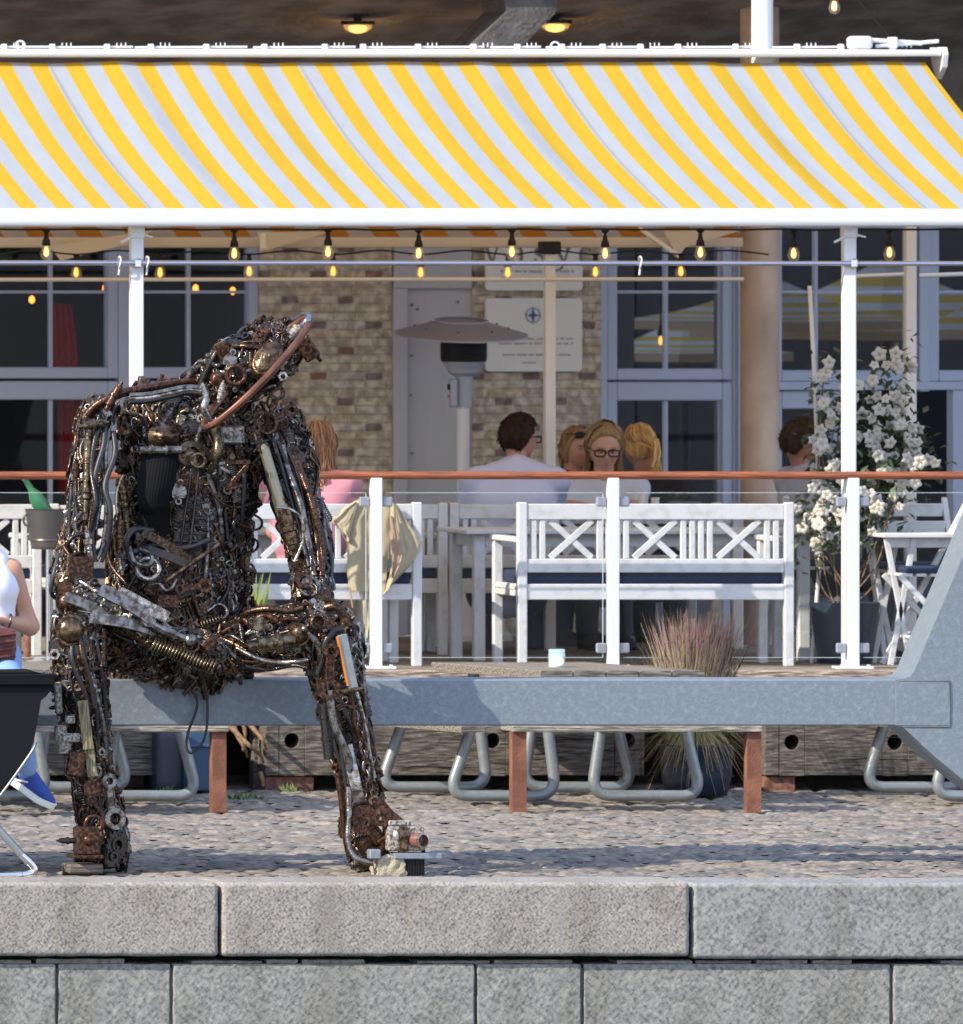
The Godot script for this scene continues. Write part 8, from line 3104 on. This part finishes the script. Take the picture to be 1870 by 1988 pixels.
	sp(th, "flat_lever", "flat_bar", 332, 1084, 6.33, 0.22, Vector3(0.9, -0.35, 0), Vector3(0, 0.2, 1), "dark_iron")
	sp(th, "rusty_valve", "gear_box", 324, 1168, 6.3, 0.13, Vector3(1, 0, 0), Vector3(0, 0.1, 1), "rusty_steel")
	sp(th, "twin_eye", "connecting_rod", 375, 1140, 6.32, 0.16, Vector3(1, 0.15, 0), Vector3(0, 0.1, 1), "rusty_steel")
	sp(th, "ring", "ring", 288, 1104, 6.34, 0.12, Vector3(0.8, 0.4, 0), Vector3(-0.2, 0.3, 1), "bright_steel")
	sp(th, "grey_clamp", "bracket", 348, 955, 6.3, 0.14, Vector3(0.1, 1, 0), Vector3(0, 0, 1), "grey_steel")
	tube_px(th, "wavy_wire", [[292, 1136, 6.33], [310, 1134, 6.35], [322, 1146, 6.36], [335, 1140, 6.35], [342, 1124, 6.33]], 0.008, "grey_steel")
	# bits that break the outline of the right flank
	for q in [[502, 968], [508, 1010], [500, 1052], [492, 1100], [488, 1140], [494, 1176]]:
		tube_px(th, "flank_wire", [[q[0] - 20, q[1] - 14, 6.1], [q[0], q[1], 6.02], [q[0] - 4, q[1] + 16, 6.0], [q[0] - 26, q[1] + 20, 6.05]], 0.006, "dark_iron")

func statue_arms(la: Node, lf: Node, ra: Node) -> void:
	# long strut of the left upper arm
	var m := MB.new()
	var a := W(173, 836, 6.34)
	var b := W(166, 1010, 6.40)
	var ax := a - b
	var T := Transform3D(basis_y(ax, Vector3(0, 0, 1)), b)
	var n := ax.length()
	m.lathe([Vector2(0, 0), Vector2(0.014, 0), Vector2(0.014, n * 0.22), Vector2(0.022, n * 0.24), Vector2(0.022, n * 0.28), Vector2(0.017, n * 0.29), Vector2(0.022, n * 0.31), Vector2(0.022, n * 0.35), Vector2(0.019, n * 0.36), Vector2(0.019, n * 0.62), Vector2(0.023, n * 0.63), Vector2(0.023, n * 0.88), Vector2(0.018, n * 0.9), Vector2(0.018, n), Vector2(0, n)], T, 18)
	part(la, "strut", m, M["brass"])
	sp(la, "shoulder_cap", "cylinder", 182, 824, 6.36, 0.14, Vector3(1, 0.15, 0), Vector3(0, 0, 1), "brass")
	for i in 4:
		tube_px(la, "arm_hose", [[196 + i * 8, 826 + i * 4, 6.34], [184 + i * 13 + 5 * sin(i * 2.1), 856 + i * 9, 6.38], [178 + i * 11 + 7 * sin(i * 3.7), 915 + i * 9, 6.40 + 0.03 * sin(i * 2.9)], [186 + i * 8 - 8 * sin(i * 1.9), 975 + i * 5, 6.42 + 0.03 * cos(i * 2.3)], [176 + i * 10 + 8 * sin(i * 4.3), 1036 + i * 6, 6.42], [180 + i * 5, 1084 + 7 * (i % 2), 6.42]], 0.011 + 0.002 * (i % 2), ["dark_iron", "rubber", "grey_steel", "rubber"][i])
	tube_px(la, "wire_loop", [[160, 996, 6.42], [148, 1006, 6.44], [146, 1026, 6.44], [158, 1040, 6.44], [176, 1038, 6.42]], 0.009, "grey_steel")
	tube_px(la, "wire_loop", [[140, 1072, 6.44], [132, 1056, 6.46], [146, 1040, 6.47], [170, 1038, 6.45], [176, 1062, 6.44]], 0.010, "dark_iron")
	sp(la, "orange_cap", "cylinder", 148, 912, 6.34, 0.10, Vector3(0, 1, 0), Vector3(0, 0, 1), "rusty_steel")
	sp(la, "thin_spike", "spark_plug", 172, 1056, 6.47, 0.16, Vector3(0.15, -1, 0), Vector3(0, 0, 1), "bright_steel")
	# square plate with a hole in each corner
	var pl := MB.new()
	var pc := W(157, 1106, 6.5)
	var k := 25.0 * mpp(6.5)
	pl.box(Transform3D(Basis(), pc), Vector3(k * 2, k * 2, 0.012), 0.004)
	var hl := MB.new()
	for q in [[-1, 1], [1, 1], [1, -1], [-1, -1]]:
		hl.lathe([Vector2(0.008, 0.0), Vector2(0.008, 0.002), Vector2(0, 0.002)], Transform3D(Basis(Vector3.RIGHT, PI / 2), pc + Vector3(q[0] * k * 0.72, q[1] * k * 0.72, 0.0065)), 10)
	hl.lathe([Vector2(0.03, 0.0), Vector2(0.033, 0.0035), Vector2(0.027, 0.0035)], Transform3D(Basis(Vector3.RIGHT, PI / 2), pc + Vector3(0, 0, 0.0065)), 18)
	var po := part(la, "square_plate", pl, M["rusty_steel"])
	part(la, "plate_holes", hl, M["void_black"])
	sp(la, "edge_roll", "pipe", 133, 1106, 6.46, 0.14, Vector3(0.1, 1, 0), Vector3(0, 0, 1), "brass")
	sp(la, "elbow_plate", "bracket", 128, 1142, 6.5, 0.15, Vector3(0.1, 1, 0), Vector3(-0.3, 0, 1), "rusty_steel")
	sp(la, "elbow_dome", "dome", 135, 1170, 6.5, 0.12, Vector3.UP, Vector3(-0.1, 0.5, 0.9), "oily_steel")
	# ribbed cooler bar and blades along the forearm
	var rb := MB.new()
	var p0 := W(228, 1148, 6.72)
	var p1 := W(326, 1200, 6.76)
	var d := (p1 - p0).normalized()
	rb.bar(p0, p1, 0.050, 0.03, 0.006)
	for i in 34:
		var c := p0.lerp(p1, (i + 0.5) / 34.0)
		rb.bar(c - d * 0.0016, c + d * 0.0016, 0.054, 0.040, 0.0)
	part(lf, "ribbed_cooler", rb, M["bright_steel"])
	sp(lf, "blade", "flat_bar", 178, 1182, 6.70, 0.26, Vector3(0.9, -0.42, 0), Vector3(0, 0.2, 1), "grey_steel")
	sp(lf, "blade", "flat_bar", 262, 1186, 6.74, 0.36, Vector3(0.84, -0.52, 0), Vector3(0, 0.3, 1), "grey_steel")
	sp(lf, "blade", "flat_bar", 240, 1212, 6.74, 0.30, Vector3(0.97, -0.18, 0), Vector3(0, 0.3, 1), "grey_steel")
	sp(lf, "blade", "lever", 326, 1226, 6.74, 0.24, Vector3(0.88, -0.45, 0), Vector3(0, 0.3, 1), "grey_steel")
	# big spring under the wrist
	var s := MB.new()
	var q0 := W(296, 1249, 6.72)
	var q1 := W(418, 1296, 6.74)
	var B := basis_y(q1 - q0, Vector3(0, 0, 1))
	var pts := PackedVector3Array()
	for i in 300:
		var an := TAU * i / 15.0
		pts.append(q0.lerp(q1, i / 299.0) + B * Vector3(cos(an) * 0.030, 0, sin(an) * 0.030))
	s.tube(pts, 0.0062, 6)
	part(lf, "coil_spring", s, M["brass"])
	var sc := MB.new()
	sc.rod(q0, q1, 0.019, 10)
	part(lf, "spring_core", sc, M["void_black"])
	sp(lf, "wrist_block", "gear_box", 408, 1248, 6.74, 0.10, Vector3(0.6, 0.7, 0), Vector3(0, 0.2, 1), "rusty_steel")
	sp(lf, "wrist_eye", "ring", 372, 1252, 6.74, 0.08, Vector3(1, 0.2, 0), Vector3(0, 0.1, 1), "rusty_steel")
	sp(lf, "bright_spring", "spring", 412, 1206, 6.66, 0.11, Vector3(1, 0.3, 0), Vector3(0, 0, 1), "brass")
	# right arm: collar tube, yellow strut, bundle of rods
	var rg := MB.new()
	rg.lathe([Vector2(0.046, -0.02), Vector2(0.050, 0.03), Vector2(0.044, 0.036), Vector2(0.036, 0.034), Vector2(0.034, -0.02), Vector2(0, -0.02)], Transform3D(basis_y(Vector3(0.0, -0.05, 1), Vector3.UP), W(516, 822, 6.34)), 26)
	for i in 5:
		rg.rod(W(516, 822, 6.32), W(516, 822, 6.32) + Vector3(cos(i * 1.25), sin(i * 1.25), 0) * 0.035, 0.004, 5)
	part(ra, "collar_tube", rg, M["oily_steel"])
	sp(ra, "collar_lever", "connecting_rod", 546, 806, 6.32, 0.15, Vector3(0.85, 0.4, 0), Vector3(0, 0, 1), "rusty_steel")
	sp(ra, "collar_lever", "connecting_rod", 532, 786, 6.32, 0.17, Vector3(0.25, 0.95, 0), Vector3(0, 0, 1), "oily_steel")
	var ys := MB.new()
	var y0 := W(510, 862, 6.36)
	var y1 := W(552, 1000, 6.38)
	ys.lathe([Vector2(0, 0), Vector2(0.021, 0), Vector2(0.024, 0.02), Vector2(0.024, y0.distance_to(y1) * 0.86), Vector2(0.030, y0.distance_to(y1) * 0.87), Vector2(0.030, y0.distance_to(y1)), Vector2(0, y0.distance_to(y1))], Transform3D(basis_y(y1 - y0, Vector3(0, 0, 1)), y0), 18)
	part(ra, "grey_strut", ys, M["old_brass"] if M.has("old_brass") else mat("old_brass", lin(0.24, 0.225, 0.17), 0.32, 0.7))
	sp(ra, "strut_clevis", "connecting_rod", 504, 852, 6.37, 0.13, Vector3(0.3, -0.95, 0), Vector3(0, 0, 1), "oily_steel")
	sp(ra, "brown_cylinder", "cylinder", 560, 1024, 6.38, 0.26, Vector3(0.25, -0.97, 0), Vector3(0, 0, 1), "bronze")
	for i in 6:
		tube_px(ra, "arm_rod", [[530 + i * 9, 850 + i * 7, 6.30], [545 + i * 9 + 5 * sin(i * 2.3), 900 + i * 4, 6.32], [568 + i * 8 - 6 * sin(i * 3.1), 980, 6.36 + 0.03 * sin(i * 4.0)], [590 + i * 6 + 6 * sin(i * 1.7), 1060, 6.42], [600 + i * 5, 1100 + 9 * (i % 3), 6.46]], 0.009 + 0.003 * (i % 3), ["rubber", "dark_iron", "grey_steel", "dark_iron", "oily_steel", "rusty_steel"][i])
	tube_px(ra, "arm_wire", [[540, 985, 6.44], [566, 990, 6.46], [586, 1010, 6.46], [588, 1050, 6.46], [572, 1090, 6.46]], 0.007, "bright_steel")
	for i in 7:
		sp(ra, "knuckle", ["lever", "ring", "dome", "nut", "lever", "cylinder", "dome"][i], 578 + (i * 23) % 60, 1122 + (i * 17) % 46, 6.50, 0.08 + 0.02 * (i % 3), Vector3(0.7, 0.5 - 0.3 * i, 0), Vector3(0, 0.3, 1), ["oily_steel", "grey_steel", "oily_steel", "rusty_steel", "grey_steel", "dark_iron", "grey_steel"][i])

func statue_legs(ls: Node, rt: Node, rs: Node) -> void:
	# left leg: dome at the knee, two pale rules, white fittings, foot block
	sp(ls, "knee_dome", "dome", 126, 1244, 6.70, 0.07, Vector3.UP, Vector3(-0.35, -0.2, 0.9), "oily_steel")
	sp(ls, "knee_dome", "dome", 140, 1224, 6.72, 0.14, Vector3.UP, Vector3(0.1, 0.1, 1), "bronze")
	sp(ls, "white_knob", "nut", 106, 1270, 6.7, 0.05, Vector3.UP, Vector3(-0.2, 0, 1), "old_white")
	var r1 := MB.new()
	r1.bar(W(160, 1360, 6.80), W(172, 1455, 6.80), 0.046, 0.012, 0.002)
	part(ls, "wooden_rule", r1, M["ruler_wood"])
	var r2 := MB.new()
	r2.bar(W(171, 1440, 6.786), W(180, 1508, 6.786), 0.044, 0.012, 0.002)
	part(ls, "wooden_rule", r2, M["ruler_wood"])
	var wm := MB.new()
	wm.box(Transform3D(Basis(Vector3(0, 0, 1), 0.05), W(113, 1355, 6.66)), Vector3(0.03, 0.14, 0.03), 0.006)
	wm.box(Transform3D(Basis(), W(136, 1397, 6.8)), Vector3(0.04, 0.034, 0.03), 0.004)
	wm.box(Transform3D(Basis(), W(118, 1424, 6.76)), Vector3(0.05, 0.075, 0.05), 0.008)
	wm.box(Transform3D(Basis(), W(138, 1432, 6.80)), Vector3(0.075, 0.038, 0.02), 0.004)
	wm.lathe([Vector2(0, -0.03), Vector2(0.03, -0.03), Vector2(0.034, 0.03), Vector2(0, 0.03)], Transform3D(Basis(), W(125, 1449, 6.76)), 14)
	part(ls, "white_fitting", wm, M["old_white"])
	sp(ls, "rusty_joint", "gear_box", 147, 1483, 6.78, 0.15, Vector3(0.15, 1, 0), Vector3(-0.2, 0, 1), "rusty_steel")
	sp(ls, "ankle_plate", "bracket", 180, 1530, 6.78, 0.16, Vector3(0.1, 1, 0), Vector3(0, 0, 1), "rusty_steel")
	sp(ls, "grey_slot_plate", "connecting_rod", 216, 1556, 6.74, 0.24, Vector3(0.15, -1, 0), Vector3(0.2, 0, 1), "grey_steel")
	sp(ls, "ankle_ring", "ring", 182, 1600, 6.80, 0.09, Vector3.UP, Vector3(0, 0.7, 0.7), "rusty_steel")
	var fb := MB.new()
	var c := W(168, 1632, 6.82)
	fb.box(Transform3D(Basis(Vector3(0, 0, 1), 0.02), c), Vector3(0.10, 0.125, 0.10), 0.008)
	fb.bx(c + Vector3(-0.075, -0.075, -0.06), c + Vector3(0.065, -0.060, 0.065), 0.003)
	fb.lathe([Vector2(0.026, 0.0), Vector2(0.024, 0.008), Vector2(0.018, 0.016), Vector2(0, 0.02)], Transform3D(Basis(Vector3.RIGHT, PI / 2), c + Vector3(0, 0.005, 0.05)), 18, true)
	part(ls, "foot_block", fb, M["rusty_steel"])
	sp(ls, "foot_tap", "cylinder", 132, 1632, 6.82, 0.10, Vector3(-1, 0, 0), Vector3(0, 0, 1), "dark_iron")
	var bp := MB.new()
	var g := ground_y(6.75)
	bp.box(Transform3D(Basis(), Vector3(W(164, 0, 6.8).x, g + 0.014, 6.76)), Vector3(0.15, 0.042, 0.16), 0.006)
	part(ls, "foot_plate", bp, M["timber_grey"])
	sp(ls, "foot_gear", "gear", 226, 1640, 6.76, 0.13, Vector3.UP, Vector3(0.5, 0, 0.86), "dark_iron")
	sp(ls, "foot_gear", "gear_box", 214, 1662, 6.76, 0.14, Vector3.UP, Vector3(0.3, 0, 0.9), "dark_iron")
	# right thigh: long spring shock, bent pipes
	sp(rt, "thigh_shock", "cylinder", 540, 1248, 6.72, 0.26, Vector3(0.95, 0.12, 0), Vector3(0, 0, 1), "brass")
	tube_px(rt, "thigh_pipe", [[470, 1210, 6.52], [480, 1190, 6.56], [520, 1182, 6.62], [560, 1186, 6.66], [590, 1180, 6.68]], 0.016, "oily_steel")
	tube_px(rt, "thigh_pipe", [[476, 1204, 6.56], [492, 1214, 6.6], [500, 1200, 6.62], [520, 1196, 6.64], [540, 1206, 6.66]], 0.013, "rusty_steel")
	tube_px(rt, "thigh_cable", [[460, 1258, 6.5], [500, 1278, 6.56], [550, 1286, 6.6], [600, 1280, 6.66]], 0.010, "bright_steel")
	tube_px(rt, "thigh_cable", [[470, 1292, 6.46], [520, 1300, 6.5], [570, 1292, 6.56], [600, 1298, 6.6]], 0.009, "dark_iron")
	tube_px(rt, "thigh_rod", [[480, 1246, 6.6], [560, 1226, 6.68], [610, 1212, 6.74]], 0.010, "dark_iron")
	sp(rt, "torn_plate", "bracket", 505, 1212, 6.66, 0.14, Vector3(0.9, -0.3, 0), Vector3(0, 0.2, 1), "brass")
	# knee tube
	var kn := MB.new()
	kn.lathe([Vector2(0.036, -0.04), Vector2(0.036, 0.03), Vector2(0.028, 0.034), Vector2(0.024, 0.03), Vector2(0.024, -0.04), Vector2(0, -0.04)], Transform3D(basis_y(Vector3(-0.1, 0.15, 1), Vector3.UP), W(617, 1209, 6.82)), 24)
	part(rt, "knee_tube", kn, M["oily_steel"])
	sp(rt, "knee_dome", "dome", 580, 1232, 6.74, 0.10, Vector3.UP, Vector3(-0.5, 0.1, 0.9), "oily_steel")
	sp(rt, "knee_lever", "lever", 612, 1246, 6.80, 0.16, Vector3(-0.5, 0.8, 0), Vector3(0, 0, 1), "grey_steel")
	tube_px(rs, "knee_arch", [[634, 1180, 6.76], [652, 1178, 6.78], [668, 1196, 6.78], [668, 1216, 6.78]], 0.020, "oily_steel")
	tube_px(rs, "knee_arch", [[664, 1222, 6.80], [646, 1226, 6.82], [632, 1250, 6.82], [628, 1280, 6.80], [618, 1310, 6.78]], 0.018, "dark_iron")
	# painted channel on the right shin
	var ch := MB.new()
	ch.bar(W(664, 1232, 6.84), W(687, 1340, 6.84), 0.040, 0.026, 0.003)
	part(rs, "channel", ch, M["galvanised_tube"])
	var oc := MB.new()
	oc.bar(W(655, 1236, 6.845), W(676, 1332, 6.845), 0.009, 0.027, 0.002)
	part(rs, "orange_edge", oc, M["orange_paint"])
	sp(rs, "channel_foot", "pipe", 684, 1340, 6.86, 0.10, Vector3(1, 0.15, 0), Vector3(0, 0, 1), "bronze")
	sp(rs, "shin_rod", "connecting_rod", 640, 1304, 6.84, 0.24, Vector3(-0.05, -1, 0), Vector3(0, 0, 1), "rusty_steel")
	sp(rs, "shin_ring", "hook", 670, 1382, 6.82, 0.13, Vector3(0, 1, 0), Vector3(0, 0, 1), "oily_steel")
	sp(rs, "shin_barrel", "pipe", 634, 1420, 6.76, 0.24, Vector3(0.1, -1, 0), Vector3(0, 0, 1), "dark_iron")
	tube_px(rs, "shin_hose", [[640, 1340, 6.84], [648, 1400, 6.84], [664, 1440, 6.84], [676, 1470, 6.83], [682, 1520, 6.8]], 0.017, "grey_steel")
	sp(rs, "grey_blade", "flat_bar", 688, 1512, 6.80, 0.30, Vector3(-0.22, 1, 0), Vector3(-0.2, 0, 1), "bright_steel")
	tube_px(rs, "shin_pipe", [[690, 1340, 6.8], [706, 1400, 6.78], [716, 1460, 6.76], [726, 1510, 6.74]], 0.012, "bright_steel")
	tube_px(rs, "shin_pipe", [[680, 1350, 6.82], [694, 1420, 6.8], [704, 1480, 6.78], [716, 1530, 6.76]], 0.012, "rusty_steel")
	for i in 3:
		sp(rs, "shin_chain", "chain", 704 + i * 6, 1440 + i * 40, 6.82, 0.17, Vector3(0.12, -1, 0), Vector3(0.3, 0, 1), ["oily_steel", "grey_steel", "oily_steel"][i])
	tube_px(rs, "heel_hose", [[676, 1528, 6.84], [678, 1580, 6.86], [676, 1630, 6.88], [686, 1660, 6.9], [706, 1672, 6.92], [724, 1676, 6.92]], 0.013, "grey_steel")
	tube_px(rs, "heel_rod", [[656, 1500, 6.76], [664, 1560, 6.76], [670, 1620, 6.74], [678, 1660, 6.72]], 0.014, "rusty_steel")

func statue_foot(th: Node) -> void:
	var g := ground_y(6.8)
	# disc with bores and a drilled lever
	var d := MB.new()
	var c := W(706, 1592, 6.84)
	var T := Transform3D(Basis(Vector3(0, 1, 0), -0.25), c)
	d.ringplate(circle(0.066, 30), circle(0.018, 30), 0.022, T)
	for a in [0.3, 1.7, 3.4, 5.0]:
		d.ringplate(_shift(circle(0.018, 14), Vector2.from_angle(a) * 0.040), _shift(circle(0.012, 14), Vector2.from_angle(a) * 0.040), 0.034, T)
	part(th, "bored_disc", d, M["rusty_steel"])
	sp(th, "foot_lever", "connecting_rod", 736, 1598, 6.88, 0.16, Vector3(1, -0.12, 0), Vector3(0, 0, 1), "rusty_steel")
	sp(th, "foot_lever", "connecting_rod", 732, 1570, 6.86, 0.12, Vector3(-0.35, 1, 0), Vector3(0, 0, 1), "bronze")
	var ins := MB.new()
	var pl := PackedVector2Array()
	for q in [[715, 1548], [742, 1552], [762, 1575], [800, 1606], [798, 1614], [774, 1604], [748, 1590], [732, 1570]]:
		var p := W(q[0], q[1], 6.84)
		pl.append(Vector2(p.x, p.y))
	ins.prism(pl, 0.09, Transform3D(Basis(), Vector3(0, 0, 6.82)))
	part(th, "instep_plate", ins, M["rusty_steel"])
	var cp := MB.new()
	for q in [[724, 1656, 0.03], [740, 1652, 0.025], [712, 1640, 0.03], [728, 1622, 0.028], [746, 1636, 0.026]]:
		cp.box(Transform3D(Basis(Vector3(0.3, 0.2, 1).normalized(), q[0] * 0.7), W(q[0], q[1], 6.84)), Vector3(q[2] * 2.2, q[2] * 2.6, 0.05), 0.005)
	part(th, "rusty_lumps", cp, M["rusty_steel"])
	# old camera body welded to the toe
	var cam := MB.new()
	var a := W(752, 1652, 6.9)
	var b := W(822, 1604, 6.9)
	cam.bx(Vector3(a.x, a.y, 6.80), Vector3(b.x, b.y, 6.92), 0.006)
	cam.bx(Vector3(a.x + 0.006, b.y, 6.82), Vector3(a.x + 0.105, b.y + 0.026, 6.90), 0.006)
	part(th, "camera_body", cam, M["old_white"])
	var br := MB.new()
	br.bx(W(772, 1664, 6.9) + Vector3(0, 0, 0.0), W(790, 1604, 6.9) + Vector3(0, 0, 0.034), 0.003)
	part(th, "camera_strip", br, M["bronze"])
	var bt := MB.new()
	bt.lathe([Vector2(0, 0), Vector2(0.012, 0), Vector2(0.011, 0.004), Vector2(0, 0.005)], Transform3D(Basis(Vector3.RIGHT, PI / 2).scaled_local(Vector3(0.85, 1, 1.3)), W(766, 1619, 6.92) + Vector3(0, 0, 0.02)), 16, true)
	part(th, "camera_button", bt, M["white_metal"])
	var ln := MB.new()
	ln.lathe([Vector2(0, 0.0), Vector2(0.034, 0.0), Vector2(0.032, 0.09), Vector2(0.026, 0.09), Vector2(0.024, 0.02), Vector2(0, 0.02)], Transform3D(basis_y(Vector3(0.45, -0.02, 0.9), Vector3.UP), W(806, 1630, 6.9) + Vector3(-0.02, 0, -0.02)), 26)
	part(th, "camera_lens", ln, M["lens_pink"] if M.has("lens_pink") else mat("lens_pink", lin(0.34, 0.17, 0.14), 0.35, 0.6))
	var lr := MB.new()
	lr.lathe([Vector2(0.033, 0.085), Vector2(0.034, 0.094), Vector2(0.027, 0.095), Vector2(0.026, 0.086)], Transform3D(basis_y(Vector3(0.45, -0.02, 0.9), Vector3.UP), W(806, 1630, 6.9) + Vector3(-0.02, 0, -0.02)), 26)
	part(th, "lens_ring", lr, M["bright_steel"])
	var sl := MB.new()
	sl.bx(W(766, 1668, 6.94), W(847, 1654, 6.82), 0.004)
	sl.bx(W(718, 1668, 6.94), W(734, 1648, 6.88), 0.005)
	part(th, "grey_slab", sl, M["galvanised"])
	var rb := MB.new()
	for i in 16:
		var x := W(784, 0, 6.92).x + i * 0.0058
		rb.bx(Vector3(x, g - 0.01, 6.80), Vector3(x + 0.0038, W(0, 1668, 6.9).y, 6.92 + 0.003 * (i % 2)), 0.0)
	rb.bx(Vector3(W(784, 0, 6.92).x, g - 0.01, 6.81), Vector3(W(824, 0, 6.92).x, W(0, 1667, 6.9).y, 6.912))
	part(th, "finned_block", rb, M["black_plastic"])
	var co := MB.new()
	co.rbox(Vector3(W(732, 0, 6.92).x, g - 0.02, 6.80), Vector3(W(790, 0, 6.92).x, W(0, 1662, 6.9).y, 6.925), 0.012, Vector3i(16, 10, 10), noise, 0.02, 22.0)
	part(th, "mortar_lump", co, M["ruler_stone"] if M.has("ruler_stone") else mat("ruler_stone", lin(0.36, 0.32, 0.23), 0.9, 0, null, 3.0, (M["granite_pink"] as StandardMaterial3D).normal_texture, 1.5))
	sp(th, "toe_clip", "bracket", 822, 1640, 6.88, 0.10, Vector3(0, 1, 0), Vector3(0.8, 0, 0.5), "black_plastic")
